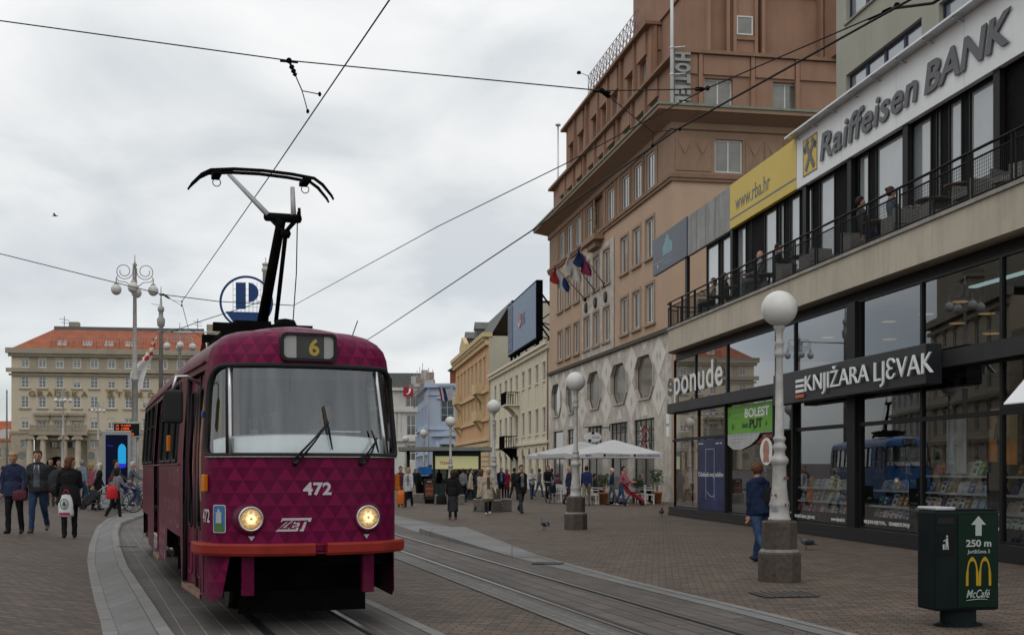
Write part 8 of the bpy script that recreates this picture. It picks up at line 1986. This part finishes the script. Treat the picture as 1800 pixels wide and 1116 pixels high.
# advertising stand, blue hood, planter pillar
ax, ay, _ = at_px(755, 56.3); o = thing('advertising_stand', 'brown advertising stand with menu pictures, left of the woman in the long skirt', 'sign stand', (ax, ay, 0), R(-4))
MB().box(-.27, .27, -.06, .06, .16, 1.14).build('panel', mat('stand_black', (.02, .02, .02), .4), o, bevel=.02); MB().box(-.20, .20, -.2, .2, 0, .16).build('base', M_dark, o)
mb = MB(); mb.box(-.19, .19, -.066, -.061, .34, .92); mb.build('picture', mat('stand_brown', (.16, .05, .025), .5, 0, .5, 9), o); mb = MB(); mb.box(-.11, .11, -.067, -.062, 1.0, 1.06); mb.box(-.16, .16, -.068, -.0665, .46, .48); mb.box(-.16, .16, -.068, -.0665, .70, .72); mb.build('print', mat('stand_pale', (.35, .25, .2), .5), o)
q = at_px(755, 72); o = thing('market_stall', 'small stall under a bright blue hood behind the advertising stand', 'stall', (q[0], q[1], 0), 0)
mb = MB(); mb.prism([(-.75, 1.25), (.75, 1.25), (.6, 1.75), (-.6, 1.75)], (0, -.6, 0), (1, 0, 0), (0, 0, 1), (0, 1.2, 0)); mb.build('hood', mat('blue_hood', (.02, .13, .38), .5), o); MB().box(-.65, .65, -.5, .5, 0, 1.2).build('counter', M_dark, o)
# ---- litter bin with advertising panel
bx, by = G(1684, 1098); bo = thing('litter_bin', 'dark green litter bin with an advertising panel giving an arrow and 250 m', 'bin', (bx, by, 0), R(11))
M_bin = mat('bin_green', (.005, .010, .011), .5, 0, .3, 3, spec=.12); M_bpn = mat('panel_green', (.004, .018, .010), .3, 0, .1, spec=.15)
MB().box(-.36, .37, -.17, .20, .17, 1.215).build('body', M_bin, bo, bevel=.03, seg=2)
MB().box(-.355, -.13, -.175, .205, 1.2155, 1.25).build('top_cap', mat('bin_cap', (.42, .43, .45), .4, .3), bo, bevel=.01); MB().box(-.125, .365, -.165, .19, 1.2155, 1.225).build('top_plate', M_bin, bo)
mb = MB(); mb.lathe([(.27, 0), (.27, .015), (.22, .03), (.20, .04), (.20, .169)], 20, (0, 0, 0), 0, False, 1.0, .62); mb.build('pedestal', M_bin, bo)
MB().box(-.105, .345, -.178, -.171, .21, 1.17).build('panel', M_bpn, bo)
M_pl = mat('panel_print', (.36, .40, .38), .5, 0, .03); M_yl = mat('panel_yellow', (.40, .24, .015), .5, 0, .05)
cxp = .125; yp = -.181
mb = MB(); mb.prism([(cxp-.035, .95), (cxp+.035, .95), (cxp+.035, 1.065), (cxp+.085, 1.065), (cxp, 1.155), (cxp-.085, 1.065), (cxp-.035, 1.065)], (0, yp, 0), (1, 0, 0), (0, 0, 1), (0, .003, 0)); mb.build('arrow', M_pl, bo)
text('lettering', '250 m', M_pl, bo, .29, .075, (cxp-.145, yp, .835), ext=.002, bold=.03); text('lettering', 'Jurišićeva 3', M_pl, bo, .255, .055, (cxp-.128, yp, .755), ext=.002, bold=.012)
for sgn in (-1, 1):
    mb = MB(); pts = []
    for t in range(0, 181, 9): a = R(t); pts.append((cxp+sgn*.0725+.0585*math.cos(a)*sgn*(-1), .43+.285*math.sin(a)**.62))
    out_ = []; inn = []
    for i, (x, z) in enumerate(pts):
        wv = .026 if z < .60 else .018; q = (x-(cxp+sgn*.0725)); k_ = q/abs(q) if abs(q) > 1e-6 else 0
        f_ = abs(q)/.0585; out_.append((x+k_*wv*.55*f_, z+.018*(1-f_))); inn.append((x-k_*wv*.55*f_, z-.018*(1-f_)-(.012 if z > .43 else 0)*(1-f_)))
    n = len(pts); vs = [(x, yp, z) for x, z in out_]+[(x, yp, z) for x, z in inn]; mb.add(vs, [(i, i+1, n+i+1, n+i) for i in range(n-1)]); mb.build('emblem', M_yl, bo)
text('lettering', 'McCafé', M_pl, bo, .27, .085, (cxp-.14, yp, .305), ext=.002, shear=.35, bold=.005)
MB().tube([(cxp-.14, yp-.001, .278), (cxp+.0, yp-.001, .292), (cxp+.10, yp-.001, .285)], .004, 4).build('underline', M_pl, bo)
mb = MB(); mb.box(-.338, -.152, -.176, -.171, 1.075, 1.135); mb.build('slot', M_groove, bo); mb = MB(); mb.box(-.335, -.155, -.178, -.171, .76, .985); mb.build('pictogram_plate', mat('plate_black', (.006, .006, .007), .3), bo)
mb = MB(); mb.ball((-.235, -.181, .945), (.012, .003, .013), 8, 5); mb.prism([(-.250, .925), (-.225, .928), (-.222, .875), (-.215, .81), (-.228, .81), (-.236, .862), (-.244, .81), (-.256, .81), (-.25, .875)], (0, -.182, 0), (1, 0, 0), (0, 0, 1), (0, .003, 0)); mb.prism([(-.285, .865), (-.262, .865), (-.266, .81), (-.282, .81)], (0, -.182, 0), (1, 0, 0), (0, 0, 1), (0, .003, 0)); mb.prism([(-.248, .915), (-.28, .90), (-.278, .892), (-.248, .902)], (0, -.183, 0), (1, 0, 0), (0, 0, 1), (0, .003, 0)); mb.build('pictogram', M_pl, bo)
mb = MB()
for z in (1.0, .42): mb.box(.372, .38, -.15, -.12, z, z+.03)
mb.build('lock', M_silver, bo)
# ---- digital screen and departure board on the left
q = at_px(205, 45.5, True); o = thing('digital_screen', 'tall grey-framed digital advertising screen with a glowing blue shape, left of the tram', 'screen', (q[0], q[1], q[2]-.05), R(14))
MB().box(-.52, .52, 0, .28, .0, 3.0).build('housing', mat('screen_grey', (.30, .325, .33), .5, .1, .05), o, bevel=.02); MB().box(-.40, .40, -.008, -.002, .62, 2.85).build('screen', mat('screen_black', (.004, .005, .010), .25, 0, 0, spec=.05, emit=(.001, .002, .012), es=1), o)
mb = MB(); mb.prism([(.05, 1.75), (.34, 1.75), (.34, 2.35), (.28, 2.47), (.18, 2.52), (.09, 2.44), (.05, 2.3)], (0, -.013, 0), (1, 0, 0), (0, 0, 1), (0, .004, 0)); mb.build('picture', emat('screen_cyan', (.02, .36, .70), .65), o)
mb = MB(); mb.prism([(-.34, 2.46), (-.12, 2.43), (-.12, 2.41), (-.34, 2.44)], (0, -.013, 0), (1, 0, 0), (0, 0, 1), (0, .004, 0)); mb.prism([(.05, 1.55), (.34, 1.62), (.34, 1.74), (.05, 1.74)], (0, -.013, 0), (1, 0, 0), (0, 0, 1), (0, .004, 0)); mb.build('picture', emat('screen_blue', (.03, .03, .6), .6), o)
q = P(222, 755, 49); o = thing('departure_board', 'tram departure board with glowing orange lines on a slim grey post', 'display board', (q.x, q.y, gz(q.x, q.y)), R(14)); zb = q.z-gz(q.x, q.y)
MB().box(-.52, .56, -.08, .08, zb-.32, zb+.32).build('housing', mat('board_grey', (.36, .38, .36), .5), o, bevel=.015); MB().box(-.47, .51, -.086, -.081, zb-.25, zb+.25).build('screen', mat('board_black', (.006, .005, .005), .3), o)
M_led = emat('led_orange', (.95, .13, .02), 1.0)
for r_, ws_ in enumerate((('00', '------'), ('00', '-----'), ('00', '-------'), ('00', '--------'))):
    z = zb+.13-.115*r_; rr = random.Random(r_); mb = MB()
    for x0, n_ in ((-.40, 2), (-.20, len(ws_[1]))):
        for k in range(n_):
            x = x0+k*.065
            for (a, b, c, d) in ((0, .012, 0, .075), (.034, .046, 0, .075), (0, .046, .064, .075), (0, .046, .0, .011), (0, .046, .032, .043)):
                if rr.random() < .72: mb.box(x+a, x+b, -.089, -.0865, z+c, z+d)
    mb.build('led_row', M_led, o)
MB().tube([(.44, .12, 0), (.44, .12, zb+.3)], .06, 8).build('post', mat('board_post', (.33, .33, .32), .5, .2), o)
# ---- terrace furniture
M_tt = mat('table_top_brown', (.10, .065, .045), .5, 0, .2); M_wick = mat('woven_grey', (.20, .195, .185), .8, 0, .35, 30, bump=.5, bscale=80)
tt = None
for px, d, lab in ((1692, .65, 'round brown terrace table at the right, before the dark wall'), (1412, .6, 'round brown terrace table left of the man in jeans, near the middle column'), (1295, .6, 'round brown terrace table between the dark coat and the bald man'), (1352, .75, 'round brown terrace table between the bald man and the guest in black'), (1545, .6, 'round brown terrace table between the lounging man and the woman with pinned-up hair'), (1640, .7, 'round brown terrace table left of the woven armchairs'), (1264, .7, 'round brown terrace table at the far end beside the dark glasses')):
    s_, _ = BK.at(px, 300, d); loc = BK.w(s_, d, 6.535)
    if tt is None:
        tt = thing('terrace_table', lab, 'table', loc, BK.rot, 'round tables on the terrace'); MB().lathe([(0, .71), (.36, .71), (.36, .745), (0, .745)], 18).build('tabletop', M_tt, tt); MB().lathe([(.22, 0), (.2, .03), (.035, .05), (.035, .71)], 10).build('pedestal', M_blk, tt)
    else: dup(tt, loc, BK.rot, lab)
tc0 = None
for px, d, r_, lab in ((1713, .5, 0, 'grey woven armchair in front of the right-hand terrace table'), (1785, .6, .4, 'grey woven armchair at the right edge of the terrace'), (1653, .75, 1.5, 'grey woven armchair left of the right-hand terrace table'), (1508, .6, 1.6, 'grey woven armchair under the man in jeans'), (1584, .6, -1.6, 'grey woven armchair under the woman with pinned-up hair'), (1434, .6, -1.5, 'grey woven armchair right of the middle terrace table'), (1388, .6, 1.6, 'grey woven armchair left of the middle terrace table'), (1326, .5, 1.6, 'grey woven armchair under the bald man'), (1247, .55, 1.6, 'grey woven armchair at the far end of the terrace')):
    s_, _ = BK.at(px, 300, d); loc = BK.w(s_, d, 6.535)
    if tc0 is None:
        tc0 = thing('terrace_chair', lab, 'armchair', loc, BK.rot+r_, 'woven armchairs on the terrace'); MB().box(-.30, .30, -.28, .28, .34, .44).build('seat', M_wick, tc0); MB().box(-.30, .30, .22, .30, .441, .76).build('backrest', M_wick, tc0)
        for sx in (-.34, .301): MB().box(sx, sx+.04, -.28, .30, .05, .62).build('armrest', M_wick, tc0)
        for sx in (-.28, .24):
            for sy in (-.26, .2): MB().box(sx, sx+.04, sy, sy+.04, 0, .34).build('leg', M_wick, tc0)
    else: dup(tc0, loc, BK.rot+r_, lab)
# ---- pigeons and a gull
M_pig = mat('pigeon_grey', (.09, .095, .11), .6, 0, .35, 25); M_pgd = mat('pigeon_dark', (.025, .028, .035), .6, 0, .3, 25)
def pigeon(lab, x, y, rot, dark=False, sc_=1.0):
    o = thing('pigeon', lab, 'pigeon', (x, y, 0), rot); o.scale = (sc_,)*3; m = M_pgd if dark else M_pig
    mb = MB(); mb.tube([(-.20, 0, .10), (-.13, 0, .115), (-.05, 0, .135), (.03, 0, .15), (.08, 0, .175), (.105, 0, .215), (.115, 0, .245), (.145, 0, .245)], [.012, .025, .058, .066, .052, .032, .030, .012], 10); mb.ball((.118, 0, .246), .030, 8, 6); mb.tube([(.14, 0, .245), (.172, 0, .238)], [.009, .003], 5)
    b = mb.build('body', m, o); mb = MB()
    for s in (-1, 1): mb.ball((-.05, s*.055, .15), (.105, .016, .045), 10, 6)
    mb.build('wings', M_pgd, o); mb = MB(); mb.add([(-.15, -.03, .115), (-.15, .03, .115), (-.27, .04, .09), (-.27, -.04, .09)], [(0, 1, 2, 3)]); mb.build('tail', M_pgd, o)
    mb = MB()
    for s in (-.022, .022): mb.tube([(.0, s, .10), (.01, s, .01)], .005, 4); mb.tube([(-.01, s, .006), (.045, s, .006)], .005, 4)
    mb.build('leg', mat('pigeon_red', (.22, .05, .04), .6), o)
pigeon('grey pigeon walking on the bricks right of the nearest lamp plinth', *G(1418, 965), R(160)); pigeon('grey pigeon upright between the tracks and the second lamp plinth', *G(957, 931), R(120), False, 1.1); pigeon('dark pigeon standing by the corner of the bookshop', *G(1163, 908), R(80), True, 1.15)
q = P(97, 380, 60); o = thing('gull', 'small gull flying in the sky at the left', 'bird', q, R(10)); mb = MB(); mb.tube([(-.16, 0, 0), (0, 0, .02), (.15, 0, 0)], [.01, .04, .012], 6); mb.build('body', M_pig, o)
mb = MB(); mb.add([(-.05, 0, .02), (.06, 0, .02), (.02, -.32, .09), (-.06, -.30, .08), (.02, .32, .07), (-.06, .30, .06)], [(0, 1, 2, 3), (1, 0, 5, 4)]); mb.build('wings', M_pgd, o)
